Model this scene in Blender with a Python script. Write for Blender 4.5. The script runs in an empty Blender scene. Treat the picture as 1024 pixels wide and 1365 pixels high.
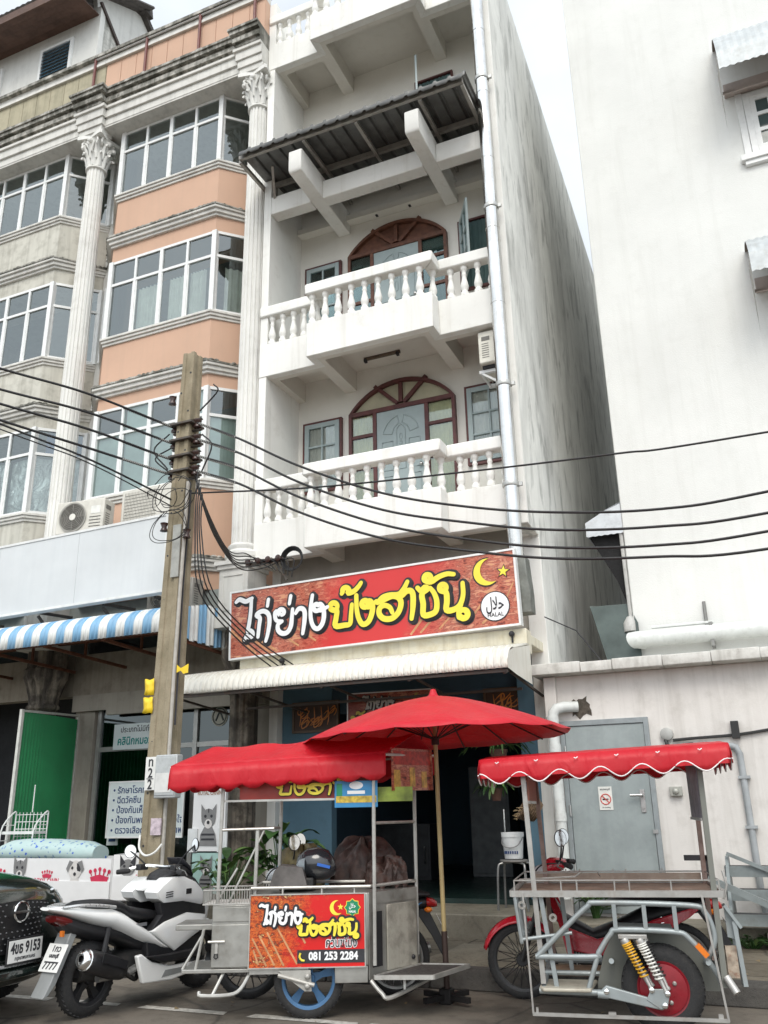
import bpy, math, random
from mathutils import Vector, Matrix
rad = math.radians
random.seed(7)
SC = bpy.context.scene
COL = SC.collection

# ------------------------------------------------------------------ camera
def set_camera():
    yaw, pitch, roll, f = rad(-23.2), rad(19.1), rad(-1.15), 1150.0
    cy, sy, cp, sp, cr, sr = math.cos(yaw), math.sin(yaw), math.cos(pitch), math.sin(pitch), math.cos(roll), math.sin(roll)
    fwd = Vector((sy*cp, cy*cp, sp)); right = Vector((cy, -sy, 0)); up = right.cross(fwd)
    r = cr*right + sr*up; u = -sr*right + cr*up
    cd = bpy.data.cameras.new('camera'); co = bpy.data.objects.new('camera', cd); COL.objects.link(co)
    m = Matrix((( r.x, u.x, -fwd.x, 0), (r.y, u.y, -fwd.y, 0), (r.z, u.z, -fwd.z, 1.45), (0, 0, 0, 1)))
    co.matrix_world = m
    cd.sensor_fit = 'HORIZONTAL'; cd.sensor_width = 36.0; cd.lens = f/1024*36.0
    cd.clip_start = 0.1; cd.clip_end = 2000
    SC.camera = co
set_camera()

# ------------------------------------------------------------------ sky, sun, exposure
SUN_EL, SUN_AZ = rad(48), rad(18)          # azimuth measured from the street side (-Y) towards +X
def set_light():
    w = bpy.data.worlds.new('World'); SC.world = w; w.use_nodes = True
    nt = w.node_tree; nt.nodes.clear()
    out = nt.nodes.new('ShaderNodeOutputWorld'); bg = nt.nodes.new('ShaderNodeBackground')
    sky = nt.nodes.new('ShaderNodeTexSky'); sky.sky_type = 'NISHITA'; sky.sun_disc = False
    sky.sun_elevation = SUN_EL; sky.sun_rotation = rad(180) - SUN_AZ
    sky.air_density = 1.0; sky.dust_density = 4.0; sky.ozone_density = 1.0
    tc = nt.nodes.new('ShaderNodeTexCoord'); mp = nt.nodes.new('ShaderNodeMapping')
    mp.inputs['Scale'].default_value = (1.2, 1.2, 2.2)
    no = nt.nodes.new('ShaderNodeTexNoise'); no.inputs['Scale'].default_value = 2.0; no.inputs['Detail'].default_value = 6; no.inputs['Roughness'].default_value = .55
    rp = nt.nodes.new('ShaderNodeValToRGB'); rp.color_ramp.elements[0].position = .30; rp.color_ramp.elements[1].position = .66
    rp.color_ramp.elements[0].color = (.55, .55, .55, 1); rp.color_ramp.elements[1].color = (.98, .97, .97, 1)
    mx = nt.nodes.new('ShaderNodeMix'); mx.data_type = 'RGBA'
    dp = nt.nodes.new('ShaderNodeVectorMath'); dp.operation = 'DOT_PRODUCT'; nt.links.new(tc.outputs['Generated'], dp.inputs[0])
    dp.inputs[1].default_value = (math.sin(SUN_AZ)*math.cos(SUN_EL), -math.cos(SUN_AZ)*math.cos(SUN_EL), math.sin(SUN_EL))
    gl = nt.nodes.new('ShaderNodeMapRange'); gl.inputs[1].default_value = .1; gl.inputs[2].default_value = 1.; gl.inputs[3].default_value = 7.7; gl.inputs[4].default_value = 15.; gl.clamp = True
    nt.links.new(dp.outputs['Value'], gl.inputs[0])
    cl = nt.nodes.new('ShaderNodeVectorMath'); cl.operation = 'SCALE'; cl.inputs[0].default_value = (.925, .985, 1.035); nt.links.new(gl.outputs[0], cl.inputs['Scale'])
    nt.links.new(cl.outputs[0], mx.inputs[7])           # cloud layer, in the same units as the sky
    nt.links.new(tc.outputs['Generated'], mp.inputs['Vector']); nt.links.new(mp.outputs[0], no.inputs['Vector'])
    nt.links.new(no.outputs['Fac'], rp.inputs['Fac']); nt.links.new(rp.outputs['Color'], mx.inputs[0])
    nt.links.new(sky.outputs[0], mx.inputs[6]); nt.links.new(mx.outputs[2], bg.inputs['Color'])
    bg.inputs['Strength'].default_value = 0.10
    nt.links.new(bg.outputs[0], out.inputs['Surface'])
    sd = bpy.data.lights.new('sun', 'SUN'); sd.energy = 1.0; sd.angle = rad(28); sd.color = (1, .95, .86)
    so = bpy.data.objects.new('sun', sd); COL.objects.link(so)
    d = Vector((math.sin(SUN_AZ)*math.cos(SUN_EL), -math.cos(SUN_AZ)*math.cos(SUN_EL), math.sin(SUN_EL)))
    so.rotation_euler = d.to_track_quat('Z', 'Y').to_euler(); so.location = (0, -5, 30)
set_light()
SC.view_settings.view_transform = 'Standard'
try: SC.view_settings.look = 'None'
except Exception: pass
SC.view_settings.gamma = 1.0; SC.view_settings.exposure = 0.58
SC.cycles.max_bounces = 8; SC.cycles.transparent_max_bounces = 12

# ------------------------------------------------------------------ materials
MATS = {}
def _nodes(name):
    m = bpy.data.materials.new(name); m.use_nodes = True
    nt = m.node_tree; b = nt.nodes['Principled BSDF']
    return m, nt, b
def _n(nt, t, **kw):
    n = nt.nodes.new(t)
    for k, v in kw.items():
        if k in n.inputs: n.inputs[k].default_value = v
        else: setattr(n, k, v)
    return n
def _mixc(nt, fac, a, b, blend='MIX'):
    mx = nt.nodes.new('ShaderNodeMix'); mx.data_type = 'RGBA'; mx.blend_type = blend
    for s, val in ((0, fac), (6, a), (7, b)):
        if isinstance(val, (int, float)): mx.inputs[s].default_value = val
        elif isinstance(val, tuple): mx.inputs[s].default_value = (*val[:3], 1)
        else: nt.links.new(val, mx.inputs[s])
    return mx.outputs[2]
def _ramp(nt, src, p0, p1, v0=0., v1=1.):
    r = nt.nodes.new('ShaderNodeMapRange'); r.inputs[1].default_value = p0; r.inputs[2].default_value = p1
    r.inputs[3].default_value = v0; r.inputs[4].default_value = v1; r.clamp = True
    nt.links.new(src, r.inputs[0]); return r.outputs[0]
def _coords(nt, scale=(1, 1, 1), loc=(0, 0, 0), rot=(0, 0, 0)):
    tc = nt.nodes.new('ShaderNodeTexCoord'); mp = nt.nodes.new('ShaderNodeMapping')
    mp.inputs['Scale'].default_value = scale; mp.inputs['Location'].default_value = loc; mp.inputs['Rotation'].default_value = rot
    nt.links.new(tc.outputs['Object'], mp.inputs['Vector']); return mp.outputs[0]
def _noise(nt, vec, scale, detail=4, rough=.55, dist=0.):
    n = _n(nt, 'ShaderNodeTexNoise'); n.inputs['Scale'].default_value = scale; n.inputs['Detail'].default_value = detail
    n.inputs['Roughness'].default_value = rough; n.inputs['Distortion'].default_value = dist
    nt.links.new(vec, n.inputs['Vector']); return n.outputs['Fac']
def _bump(nt, b, h, strength, dist=.02):
    bp = _n(nt, 'ShaderNodeBump'); bp.inputs['Strength'].default_value = strength; bp.inputs['Distance'].default_value = dist
    nt.links.new(h, bp.inputs['Height']); nt.links.new(bp.outputs[0], b.inputs['Normal'])
def paint(name, col, rough=.5, metal=0., var=.12, scale=7., bump=.04, dirt=0., dirtcol=(.10, .085, .065), coat=0., emit=None):
    """plain painted, plastic, cloth or metal surface with soft wear"""
    if name in MATS: return MATS[name]
    m, nt, b = _nodes(name); v = _coords(nt)
    n1 = _noise(nt, v, scale, 5); n2 = _noise(nt, v, scale*6, 3)
    f = _ramp(nt, n1, .3, .7)
    c = _mixc(nt, f, tuple(x*(1-var) for x in col), tuple(min(1, x*(1+var)) for x in col))
    if dirt > 0:
        d = _ramp(nt, _noise(nt, v, scale*1.7, 7, .65), .5, .72, 0, dirt); c = _mixc(nt, d, c, dirtcol)
    nt.links.new(c, b.inputs['Base Color'])
    nt.links.new(_ramp(nt, n2, .3, .7, max(0, rough-.08), min(1, rough+.1)), b.inputs['Roughness'])
    b.inputs['Metallic'].default_value = metal
    b.inputs['Coat Weight'].default_value = coat; b.inputs['Coat Roughness'].default_value = .08
    if bump: _bump(nt, b, n2, bump, .01)
    MATS[name] = m; return m
def wall(name, col, dirtcol=(.09, .09, .075), blotch=.25, streak=.3, rough=.85, bump=.12, fine=.08, sx=3.2, lo=.52, hi=.78, warm=None, cracks=0.):
    """plaster with rain streaks, blotches and trowel texture"""
    if name in MATS: return MATS[name]
    m, nt, b = _nodes(name); v = _coords(nt); vs = _coords(nt, (sx, sx, .16))
    n0 = _noise(nt, v, .9, 4); n1 = _noise(nt, v, 4.5, 8, .65); n2 = _noise(nt, v, 55, 4, .7)
    s = _noise(nt, vs, 2.2, 8, .62, .4)
    c = _mixc(nt, _ramp(nt, n0, .3, .7), tuple(x*(1-fine) for x in col), tuple(min(.92, x*(1+fine)) for x in col))
    if warm: c = _mixc(nt, _ramp(nt, n1, .45, .75, 0, .5), c, warm)
    c = _mixc(nt, _ramp(nt, n1, lo, hi, 0, blotch), c, dirtcol)
    c = _mixc(nt, _ramp(nt, s, lo-.02, hi-.02, 0, streak), c, dirtcol)
    if cracks:
        vo = _n(nt, 'ShaderNodeTexVoronoi', feature='DISTANCE_TO_EDGE'); vo.inputs['Scale'].default_value = .42
        nd = _n(nt, 'ShaderNodeTexNoise'); nd.inputs['Scale'].default_value = 1.7; nd.inputs['Detail'].default_value = 5; nt.links.new(v, nd.inputs['Vector'])
        nt.links.new(_mixc(nt, .35, v, nd.outputs['Color'], 'ADD'), vo.inputs['Vector'])
        ck = _n(nt, 'ShaderNodeMath', operation='MULTIPLY'); nt.links.new(_ramp(nt, vo.outputs['Distance'], 0, .006, cracks, 0), ck.inputs[0]); nt.links.new(_ramp(nt, n0, .48, .56), ck.inputs[1])
        c = _mixc(nt, ck.outputs[0], c, tuple(x*.45 for x in col))
        c = _mixc(nt, _ramp(nt, _noise(nt, v, .55, 3), .53, .56, 0, .35), c, tuple(min(.9, x*1.10) for x in col))
    nt.links.new(c, b.inputs['Base Color']); b.inputs['Roughness'].default_value = rough
    mm = _n(nt, 'ShaderNodeMath', operation='ADD'); nt.links.new(n1, mm.inputs[0]); nt.links.new(n2, mm.inputs[1])
    _bump(nt, b, mm.outputs[0], bump, .02)
    MATS[name] = m; return m
def glass(name, tint=(.5, .6, .6), refl=.10, rough=.02):
    if name in MATS: return MATS[name]
    m, nt, b = _nodes(name); nt.nodes.remove(b)
    out = nt.nodes['Material Output']
    t = _n(nt, 'ShaderNodeBsdfTransparent', Color=(*tint, 1)); g = _n(nt, 'ShaderNodeBsdfGlossy', Roughness=rough); g.inputs['Color'].default_value = (.8, .87, .88, 1)
    fr = _n(nt, 'ShaderNodeFresnel', IOR=1.5); mp = _ramp(nt, fr.outputs[0], 0, 1, refl, .95)
    v = _coords(nt); nb = _noise(nt, v, 1.3, 2); bp = _n(nt, 'ShaderNodeBump'); bp.inputs['Strength'].default_value = .03; bp.inputs['Distance'].default_value = .1
    nt.links.new(nb, bp.inputs['Height']); nt.links.new(bp.outputs[0], g.inputs['Normal'])
    mx = _n(nt, 'ShaderNodeMixShader'); nt.links.new(mp, mx.inputs[0]); nt.links.new(t.outputs[0], mx.inputs[1]); nt.links.new(g.outputs[0], mx.inputs[2])
    nt.links.new(mx.outputs[0], out.inputs['Surface'])
    MATS[name] = m; return m

# ------------------------------------------------------------------ mesh builder
ROOTM = {}
class MB:
    def __init__(s, M=None): s.v = []; s.f = []; s.M = M
    def add(s, vs, fs):
        o = len(s.v)
        for p in vs:
            p = Vector(p); s.v.append(s.M @ p if s.M else p)
        s.f += [tuple(i+o for i in f) for f in fs]; return s
    def box(s, x0, x1, y0, y1, z0, z1):
        return s.add([(x0,y0,z0),(x1,y0,z0),(x1,y1,z0),(x0,y1,z0),(x0,y0,z1),(x1,y0,z1),(x1,y1,z1),(x0,y1,z1)],
                     [(0,3,2,1),(4,5,6,7),(0,1,5,4),(1,2,6,5),(2,3,7,6),(3,0,4,7)])
    def bar(s, p, q, w, h, up=(0, 0, 1)):
        p = Vector(p); q = Vector(q); d = (q-p).normalized(); up = Vector(up)
        if abs(d.dot(up)) > .98: up = Vector((0, 1, 0))
        a = d.cross(up).normalized()*(w/2); b = a.cross(d).normalized()*(h/2)
        vs = [p-a-b, p+a-b, p+a+b, p-a+b, q-a-b, q+a-b, q+a+b, q-a+b]
        return s.add(vs, [(0,1,2,3)[::-1],(4,5,6,7),(0,1,5,4),(1,2,6,5),(2,3,7,6),(3,0,4,7)])
    def extrude(s, poly, vec):
        n = len(poly); vec = Vector(vec); a = [Vector(p) for p in poly]
        return s.add(a+[p+vec for p in a], [tuple(range(n))[::-1], tuple(range(n, 2*n))]+[(i, (i+1)%n, n+(i+1)%n, n+i) for i in range(n)])
    def prism(s, poly, z0, z1): return s.extrude([(x, y, z0) for x, y in poly], (0, 0, z1-z0))
    def ring(s, outer, inner, z0, z1):
        """band between two plan outlines of equal length (open polylines)"""
        n = len(outer)
        pl = [(x, y) for x, y in outer]+[(x, y) for x, y in reversed(inner)]
        for i in range(n-1): 
            q = [outer[i], outer[i+1], inner[i+1], inner[i]]
            s.prism(q, z0, z1)
        return s
    def tube(s, pts, r, n=8, closed=False, cap=True):
        pts = [Vector(p) for p in pts]; m = len(pts)
        rs = r if isinstance(r, (list, tuple)) else [r]*m
        vs = []; prev = None
        for i, p in enumerate(pts):
            if closed: d = pts[(i+1)%m]-pts[i-1]
            else: d = pts[min(i+1, m-1)]-pts[max(i-1, 0)]
            d.normalize()
            if prev is None:
                a = Vector((0, 0, 1)) if abs(d.z) < .9 else Vector((1, 0, 0)); a = (a-d*a.dot(d)).normalized()
            else:
                a = prev-d*prev.dot(d)
                a = a.normalized() if a.length > 1e-6 else Vector((1, 0, 0))
            prev = a; b = d.cross(a)
            for k in range(n):
                t = 2*math.pi*k/n; vs.append(p+(a*math.cos(t)+b*math.sin(t))*rs[i])
        fs = []
        for i in range(m if closed else m-1):
            j = (i+1) % m
            for k in range(n): fs.append((i*n+k, i*n+(k+1)%n, j*n+(k+1)%n, j*n+k))
        if cap and not closed: fs += [tuple(range(n))[::-1], tuple(range((m-1)*n, m*n))]
        return s.add(vs, fs)
    def lathe(s, prof, c=(0, 0, 0), n=16, axis=(0, 0, 1), cap=True, flute=0., fn=0):
        ax = Vector(axis).normalized(); a = Vector((1, 0, 0)) if abs(ax.x) < .9 else Vector((0, 1, 0))
        a = (a-ax*a.dot(ax)).normalized(); b = ax.cross(a); c = Vector(c); vs = []; m = len(prof)
        for r, z in prof:
            for k in range(n):
                t = 2*math.pi*k/n; rr = r
                if fn: rr = r*(1-flute*max(0, math.sin(t*fn))**.6)
                vs.append(c+ax*z+(a*math.cos(t)+b*math.sin(t))*rr)
        fs = [(i*n+k, i*n+(k+1)%n, (i+1)*n+(k+1)%n, (i+1)*n+k) for i in range(m-1) for k in range(n)]
        if cap: fs += [tuple(range(n))[::-1], tuple(range((m-1)*n, m*n))]
        return s.add(vs, fs)
    def grid(s, rows, thick=None, closed=False):
        h = len(rows); w = len(rows[0]); vs = [p for r in rows for p in r]
        fs = [(i*w+j, i*w+(j+1)%w, (i+1)*w+(j+1)%w, (i+1)*w+j) for i in range(h-1) for j in range(w if closed else w-1)]
        return s.add(vs, fs)
    def loft(s, secs, cap=True):
        n = len(secs[0]); m = len(secs); vs = [p for r in secs for p in r]
        fs = [(i*n+k, i*n+(k+1)%n, (i+1)*n+(k+1)%n, (i+1)*n+k) for i in range(m-1) for k in range(n)]
        if cap: fs += [tuple(range(n))[::-1], tuple(range((m-1)*n, m*n))]
        return s.add(vs, fs)
    def pod(s, st, n=18, p=2.6):
        """body along local x: stations (x, zc, hz, hw[, yc]) with superellipse sections"""
        secs = []
        for q in st:
            x, zc, hz, hw = q[:4]; yc = q[4] if len(q) > 4 else 0.
            sec = []
            for k in range(n):
                t = 2*math.pi*k/n; ct, sn = math.cos(t), math.sin(t)
                sec.append((x, yc+hw*math.copysign(abs(ct)**(2/p), ct), zc+hz*math.copysign(abs(sn)**(2/p), sn)))
            secs.append(sec)
        return s.loft(secs)
    def ball(s, c, r, nu=12, nv=8, jit=0., rng=None):
        c = Vector(c); r = r if isinstance(r, (tuple, list)) else (r, r, r); vs = [c+Vector((0, 0, -r[2]))]
        for i in range(1, nv):
            ph = -math.pi/2+math.pi*i/nv
            for k in range(nu):
                t = 2*math.pi*k/nu; q = 1+(rng.uniform(-jit, jit) if rng else 0)
                vs.append(c+Vector((r[0]*math.cos(ph)*math.cos(t)*q, r[1]*math.cos(ph)*math.sin(t)*q, r[2]*math.sin(ph)*q)))
        vs.append(c+Vector((0, 0, r[2]))); L = len(vs)-1
        fs = [(0, 1+(k+1)%nu, 1+k) for k in range(nu)]
        fs += [(1+i*nu+k, 1+i*nu+(k+1)%nu, 1+(i+1)*nu+(k+1)%nu, 1+(i+1)*nu+k) for i in range(nv-2) for k in range(nu)]
        fs += [(L, 1+(nv-2)*nu+k, 1+(nv-2)*nu+(k+1)%nu) for k in range(nu)]
        return s.add(vs, fs)
    def mesh(s, name, mat, inv=None, smooth=None):
        me = bpy.data.meshes.new(name)
        me.from_pydata([tuple(inv @ p) if inv else tuple(p) for p in s.v], [], s.f)
        me.validate(); me.update()
        if smooth is not None:
            me.polygons.foreach_set('use_smooth', [True]*len(me.polygons))
            try: me.set_sharp_from_angle(angle=rad(smooth))
            except Exception: pass
        if mat: me.materials.append(mat)
        return me
    def clusters(s, gap=.004):
        """separate pieces: islands of faces whose boxes do not meet"""
        par = list(range(len(s.v)))
        def fd(a):
            while par[a] != a: par[a] = par[par[a]]; a = par[a]
            return a
        for f in s.f:
            for i in f[1:]: par[fd(i)] = fd(f[0])
        isl = {}
        for i in range(len(s.v)): isl.setdefault(fd(i), []).append(i)
        L = [[ids, [min(s.v[i][k] for i in ids)-gap/2 for k in range(3)], [max(s.v[i][k] for i in ids)+gap/2 for k in range(3)]] for ids in isl.values()]
        ch = True
        while ch:
            ch = False
            for i in range(len(L)):
                for j in range(i+1, len(L)):
                    if all(L[i][1][k] <= L[j][2][k] and L[j][1][k] <= L[i][2][k] for k in range(3)):
                        L[i] = [L[i][0]+L[j][0], [min(a, b) for a, b in zip(L[i][1], L[j][1])], [max(a, b) for a, b in zip(L[i][2], L[j][2])]]; del L[j]; ch = True; break
                if ch: break
        out = []
        for ids, _, _ in L:
            m = {g: k for k, g in enumerate(sorted(ids))}; c = MB(); c.v = [s.v[g] for g in sorted(ids)]; c.f = [tuple(m[i] for i in f) for f in s.f if f[0] in m]; out.append(c)
        return out
    def pieces(s, name, mat, parent=None, **k): return [c.build(name, mat, parent, **k) for c in s.clusters()][0]
    def build(s, name, mat, parent=None, smooth=40, bevel=0., label=None):
        """link as ONE mesh object; world coordinates, moved into the parent's local space"""
        if parent is not None:
            PM = ROOTM.get(parent.name, Matrix.Identity(4)); o = bpy.data.objects.new(name, s.mesh(name, mat, PM.inverted(), smooth))
            COL.objects.link(o); o.parent = parent; ROOTM[o.name] = PM
        else:
            xs = [p.x for p in s.v]; ys = [p.y for p in s.v]; zs = [p.z for p in s.v]
            L = Vector(((min(xs)+max(xs))/2, (min(ys)+max(ys))/2, min(zs))); PM = Matrix.Translation(L)
            o = bpy.data.objects.new(name, s.mesh(name, mat, PM.inverted(), smooth)); o.location = L
            COL.objects.link(o); ROOTM[o.name] = PM
        if bevel:
            md = o.modifiers.new('bevel', 'BEVEL'); md.width = bevel; md.segments = 2; md.limit_method = 'ANGLE'; md.angle_limit = rad(40)
        if label: o['label'] = label
        return o
def tag(o, label, cat, group=None, kind=None):
    if label: o['label'] = label
    if cat: o['category'] = cat
    if group: o['group'] = group
    if kind: o['kind'] = kind
    return o
def thing(name, label, cat, loc=(0, 0, 0), rz=0., group=None):
    o = bpy.data.objects.new(name, None); COL.objects.link(o); o.empty_display_size = .2
    o.location = loc; o.rotation_euler = (0, 0, rz); ROOTM[o.name] = Matrix.Translation(Vector(loc)) @ Matrix.Rotation(rz, 4, 'Z')
    return tag(o, label, cat, group)
def struct(mb, name, mat, **k):
    o = mb.build(name, mat, **k); o['kind'] = 'structure'; return o
def inst(src, parent, loc=(0, 0, 0), rz=0., name=None):
    """copy of a part that shares its mesh; loc is local to the parent"""
    c = src.copy(); COL.objects.link(c); c.parent = parent; c.location = loc; c.rotation_euler = (0, 0, rz)
    ROOTM[c.name] = ROOTM.get(parent.name, Matrix.Identity(4)); return c
def kids(o): return [c for c in bpy.data.objects if c.parent == o]
def dup(root, loc, rz=None, label=None, group=None):
    def rec(o, par):
        c = o.copy(); COL.objects.link(c)
        if par: c.parent = par
        for ch in kids(o): rec(ch, c)
        return c
    r = rec(root, None); r.location = loc
    if rz is not None: r.rotation_euler = (0, 0, rz)
    if label: r['label'] = label
    if group: r['group'] = group
    return r
def text(body, name, mat, parent, M, size=.1, bold=0., align='CENTER', width=None, depth=.002):
    """lettering as thin solid mesh; M maps the text plane (x right, y up, z out) into the world"""
    cu = bpy.data.curves.new(name, 'FONT'); cu.body = body; cu.size = size; cu.align_x = align; cu.align_y = 'CENTER'
    cu.offset = bold; cu.extrude = depth; cu.resolution_u = 3
    t = bpy.data.objects.new(name, cu); COL.objects.link(t)
    dg = bpy.context.evaluated_depsgraph_get(); me = bpy.data.meshes.new_from_object(t.evaluated_get(dg))
    bpy.data.objects.remove(t)
    sx = 1.
    if width and len(me.vertices):
        xs = [v.co.x for v in me.vertices]; sx = width/max(1e-4, max(xs)-min(xs))
    PM = ROOTM.get(parent.name, Matrix.Identity(4)) if parent else Matrix.Identity(4)
    T = PM.inverted() @ M @ Matrix.Diagonal((sx, 1, 1, 1)); me.transform(T)
    me.materials.clear(); me.materials.append(mat)
    o = bpy.data.objects.new(name, me); COL.objects.link(o)
    if parent: o.parent = parent; ROOTM[o.name] = PM
    return o
def plane_M(o, x, y):
    """frame with origin o, x axis and y axis"""
    x = Vector(x).normalized(); y = Vector(y); y = (y-x*y.dot(x)).normalized(); z = x.cross(y); o = Vector(o)
    return Matrix(((x.x, y.x, z.x, o.x), (x.y, y.y, z.y, o.y), (x.z, y.z, z.z, o.z), (0, 0, 0, 1)))
def smooth2(pts, k=5):
    """Catmull-Rom through 2-D or 3-D points"""
    P = [Vector(p) for p in pts]
    if len(P) < 3: return P
    out = []
    for i in range(len(P)-1):
        a = P[i-1] if i else P[0]*2-P[1]; b = P[i]; c = P[i+1]; d = P[i+2] if i+2 < len(P) else P[-1]*2-P[-2]
        for j in range(k):
            t = j/k; out.append(.5*((2*b)+(c-a)*t+(2*a-5*b+4*c-d)*t*t+(3*b-a-3*c+d)*t*t*t))
    return out+[P[-1]]
def brush(mb, pts, w, M, z=0., taper=(.75, .7), ends=True, n=10, sm=5):
    """brush stroke ribbon in the plane of M; climbs a hair along its length so it never overlaps itself"""
    P = smooth2([Vector((p[0], p[1])) for p in pts], sm); m = len(P); L = []
    for i, p in enumerate(P):
        d = (P[min(i+1, m-1)]-P[max(i-1, 0)]); d = d.normalized() if d.length > 1e-9 else Vector((1, 0))
        t = i/(m-1); hw = w/2*min(1, taper[0]+(1-taper[0])*t*4, taper[1]+(1-taper[1])*(1-t)*4)
        L.append((p, Vector((-d.y, d.x))*hw, z+.0016*t, hw))
    vs = []; fs = []
    for p, nn, zz, hw in L: vs += [M @ Vector((p.x+nn.x, p.y+nn.y, zz)), M @ Vector((p.x-nn.x, p.y-nn.y, zz))]
    for i in range(m-1): fs.append((2*i, 2*i+1, 2*i+3, 2*i+2))
    mb.add(vs, fs)
    if ends:
        for p, nn, zz, hw in (L[0], L[-1]):
            e = -.00015 if p is L[0][0] else .00015
            mb.add([M @ Vector((p.x+hw*math.cos(2*math.pi*k/n), p.y+hw*math.sin(2*math.pi*k/n), zz+e)) for k in range(n)], [tuple(range(n))])
    return mb
# ------------------------------------------------------------------ ground
def ground_mat(name, col, dark, scale=1.2, rough=.9, bump=.25, cracks=0., joints=None, spots=.5, oil=0.):
    m, nt, b = _nodes(name); v = _coords(nt)
    n0 = _noise(nt, v, scale, 6, .6); n1 = _noise(nt, v, scale*9, 6, .65); n2 = _noise(nt, v, 160, 3)
    c = _mixc(nt, _ramp(nt, n0, .35, .65), col, dark)
    c = _mixc(nt, _ramp(nt, n1, .5, .72, 0, spots), c, tuple(x*.45 for x in dark))
    c = _mixc(nt, _ramp(nt, n2, .35, .65, 0, .22), c, tuple(min(1, x*1.7) for x in col))
    if oil: c = _mixc(nt, _ramp(nt, _noise(nt, v, 1.1, 5, .55, .4), .56, .68, 0, oil), c, tuple(x*.3 for x in dark))
    if cracks:
        vo = _n(nt, 'ShaderNodeTexVoronoi', feature='DISTANCE_TO_EDGE'); vo.inputs['Scale'].default_value = .55
        wv = _mixc(nt, .12, v, v); 
        nd = _n(nt, 'ShaderNodeTexNoise'); nd.inputs['Scale'].default_value = 2.5; nt.links.new(v, nd.inputs['Vector'])
        nt.links.new(_mixc(nt, .10, v, nd.outputs['Color'], 'ADD'), vo.inputs['Vector'])
        c = _mixc(nt, _ramp(nt, vo.outputs['Distance'], .0, .012, cracks, 0), c, (.02, .018, .015))
    if joints:
        br = _n(nt, 'ShaderNodeTexBrick'); br.offset = 0.; br.inputs['Scale'].default_value = 1.
        br.inputs['Brick Width'].default_value = joints[0]; br.inputs['Row Height'].default_value = joints[1]; br.inputs['Mortar Size'].default_value = .012
        br.inputs['Color1'].default_value = (1, 1, 1, 1); br.inputs['Color2'].default_value = (.75, .74, .72, 1); br.inputs['Mortar'].default_value = (.22, .2, .17, 1)
        nt.links.new(v, br.inputs['Vector']); c = _mixc(nt, 1., c, br.outputs['Color'], 'MULTIPLY')
    nt.links.new(c, b.inputs['Base Color']); nt.links.new(_ramp(nt, n1, .3, .7, rough-.25, rough), b.inputs['Roughness'])
    mm = _n(nt, 'ShaderNodeMath', operation='ADD'); nt.links.new(n1, mm.inputs[0]); nt.links.new(n2, mm.inputs[1]); _bump(nt, b, mm.outputs[0], bump, .015)
    return m
G_ROAD = ground_mat('asphalt', (.165, .142, .115), (.10, .087, .070), .8, .95, .35, .6, oil=.75)
G_PAVE = ground_mat('pavement_concrete', (.17, .145, .105), (.10, .085, .062), 1.3, .9, .4, .6, (.62, .62))
G_CONC = ground_mat('porch_concrete', (.22, .20, .155), (.13, .115, .085), 1.6, .9, .35, .2)
G_KERB = ground_mat('kerb_concrete', (.085, .078, .068), (.045, .042, .04), 2.5, .9, .4)
G_GREEN = paint('green_floor', (.013, .03, .026), .35, var=.3, scale=3)
def ground():
    b = MB(); n = 24; xs = [-150+300*i/n for i in range(n+1)]
    struct(MB().add([(-400, -400, 0), (400, -400, 0), (400, 600, 0), (-400, 600, 0)], [(0, 1, 2, 3)]), 'road', G_ROAD)
    # painted bay line, broken with wear
    rng = random.Random(3); mb = MB(); x = -9.
    while x < 1.6:
        L = rng.uniform(.25, 1.3); a = rng.uniform(-.012, .012)
        mb.add([(x, 6.34+a, .004), (x+L, 6.34-a, .004), (x+L-.03, 6.44+a, .004), (x+.02, 6.44-a, .004)], [(0, 1, 2, 3)]); x += L+rng.choice((.03, .05, .5, .2))
    struct(mb, 'parking_line', paint('line_paint', (.46, .44, .40), .9, var=.25, scale=14, dirt=.9, dirtcol=(.17, .155, .13)))
    # kerb and pavement
    mb = MB(); x = -40.
    while x < 30:
        mb.extrude([(x, 7.79, .0), (x, 7.82, .145), (x, 7.86, .16), (x, 7.99, .16), (x, 7.99, .0)], (.993, 0, 0)); x += 1.
    struct(mb, 'kerb', G_KERB, bevel=.012)
    struct(MB().box(-40, 30, 7.99, 9.62, -.2, .155), 'pavement', G_PAVE)
    mb = MB(); rows = []
    struct(MB().box(-40, -2.45, 9.62, 10.7, -.2, .385).box(-40, -2.45, 9.6, 9.66, -.2, .39), 'porch', G_CONC, bevel=.015)
    struct(MB().box(-2.45, 30, 9.75, 10.4, -.2, .32), 'side_pavement', G_CONC, bevel=.015)
    struct(MB().box(-6.43, -2.62, 10.7, 20, -.2, .44), 'shop_floor', G_GREEN)
    struct(MB().box(-40, -6.43, 10.7, 20, -.2, .42), 'clinic_floor', G_CONC)
    # rough cement ramp patch on the pavement by the kerb
    rng = random.Random(5); rows = []
    for j in range(9):
        y = 7.9+j*.17; row = []
        for i in range(11):
            xx = -3.25+i*.13; e = min(i, 10-i, j, 8-j); z = .15+min(.07, .028*e)+rng.uniform(-.006, .008)*(e > 0)
            row.append((xx+rng.uniform(-.03, .03), y+rng.uniform(-.03, .03), z if e else .13))
        rows.append(row)
    struct(MB().grid(rows), 'cement_patch', ground_mat('cement_patch', (.24, .215, .16), (.15, .13, .095), 3, .95, .5))
ground()
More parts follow.
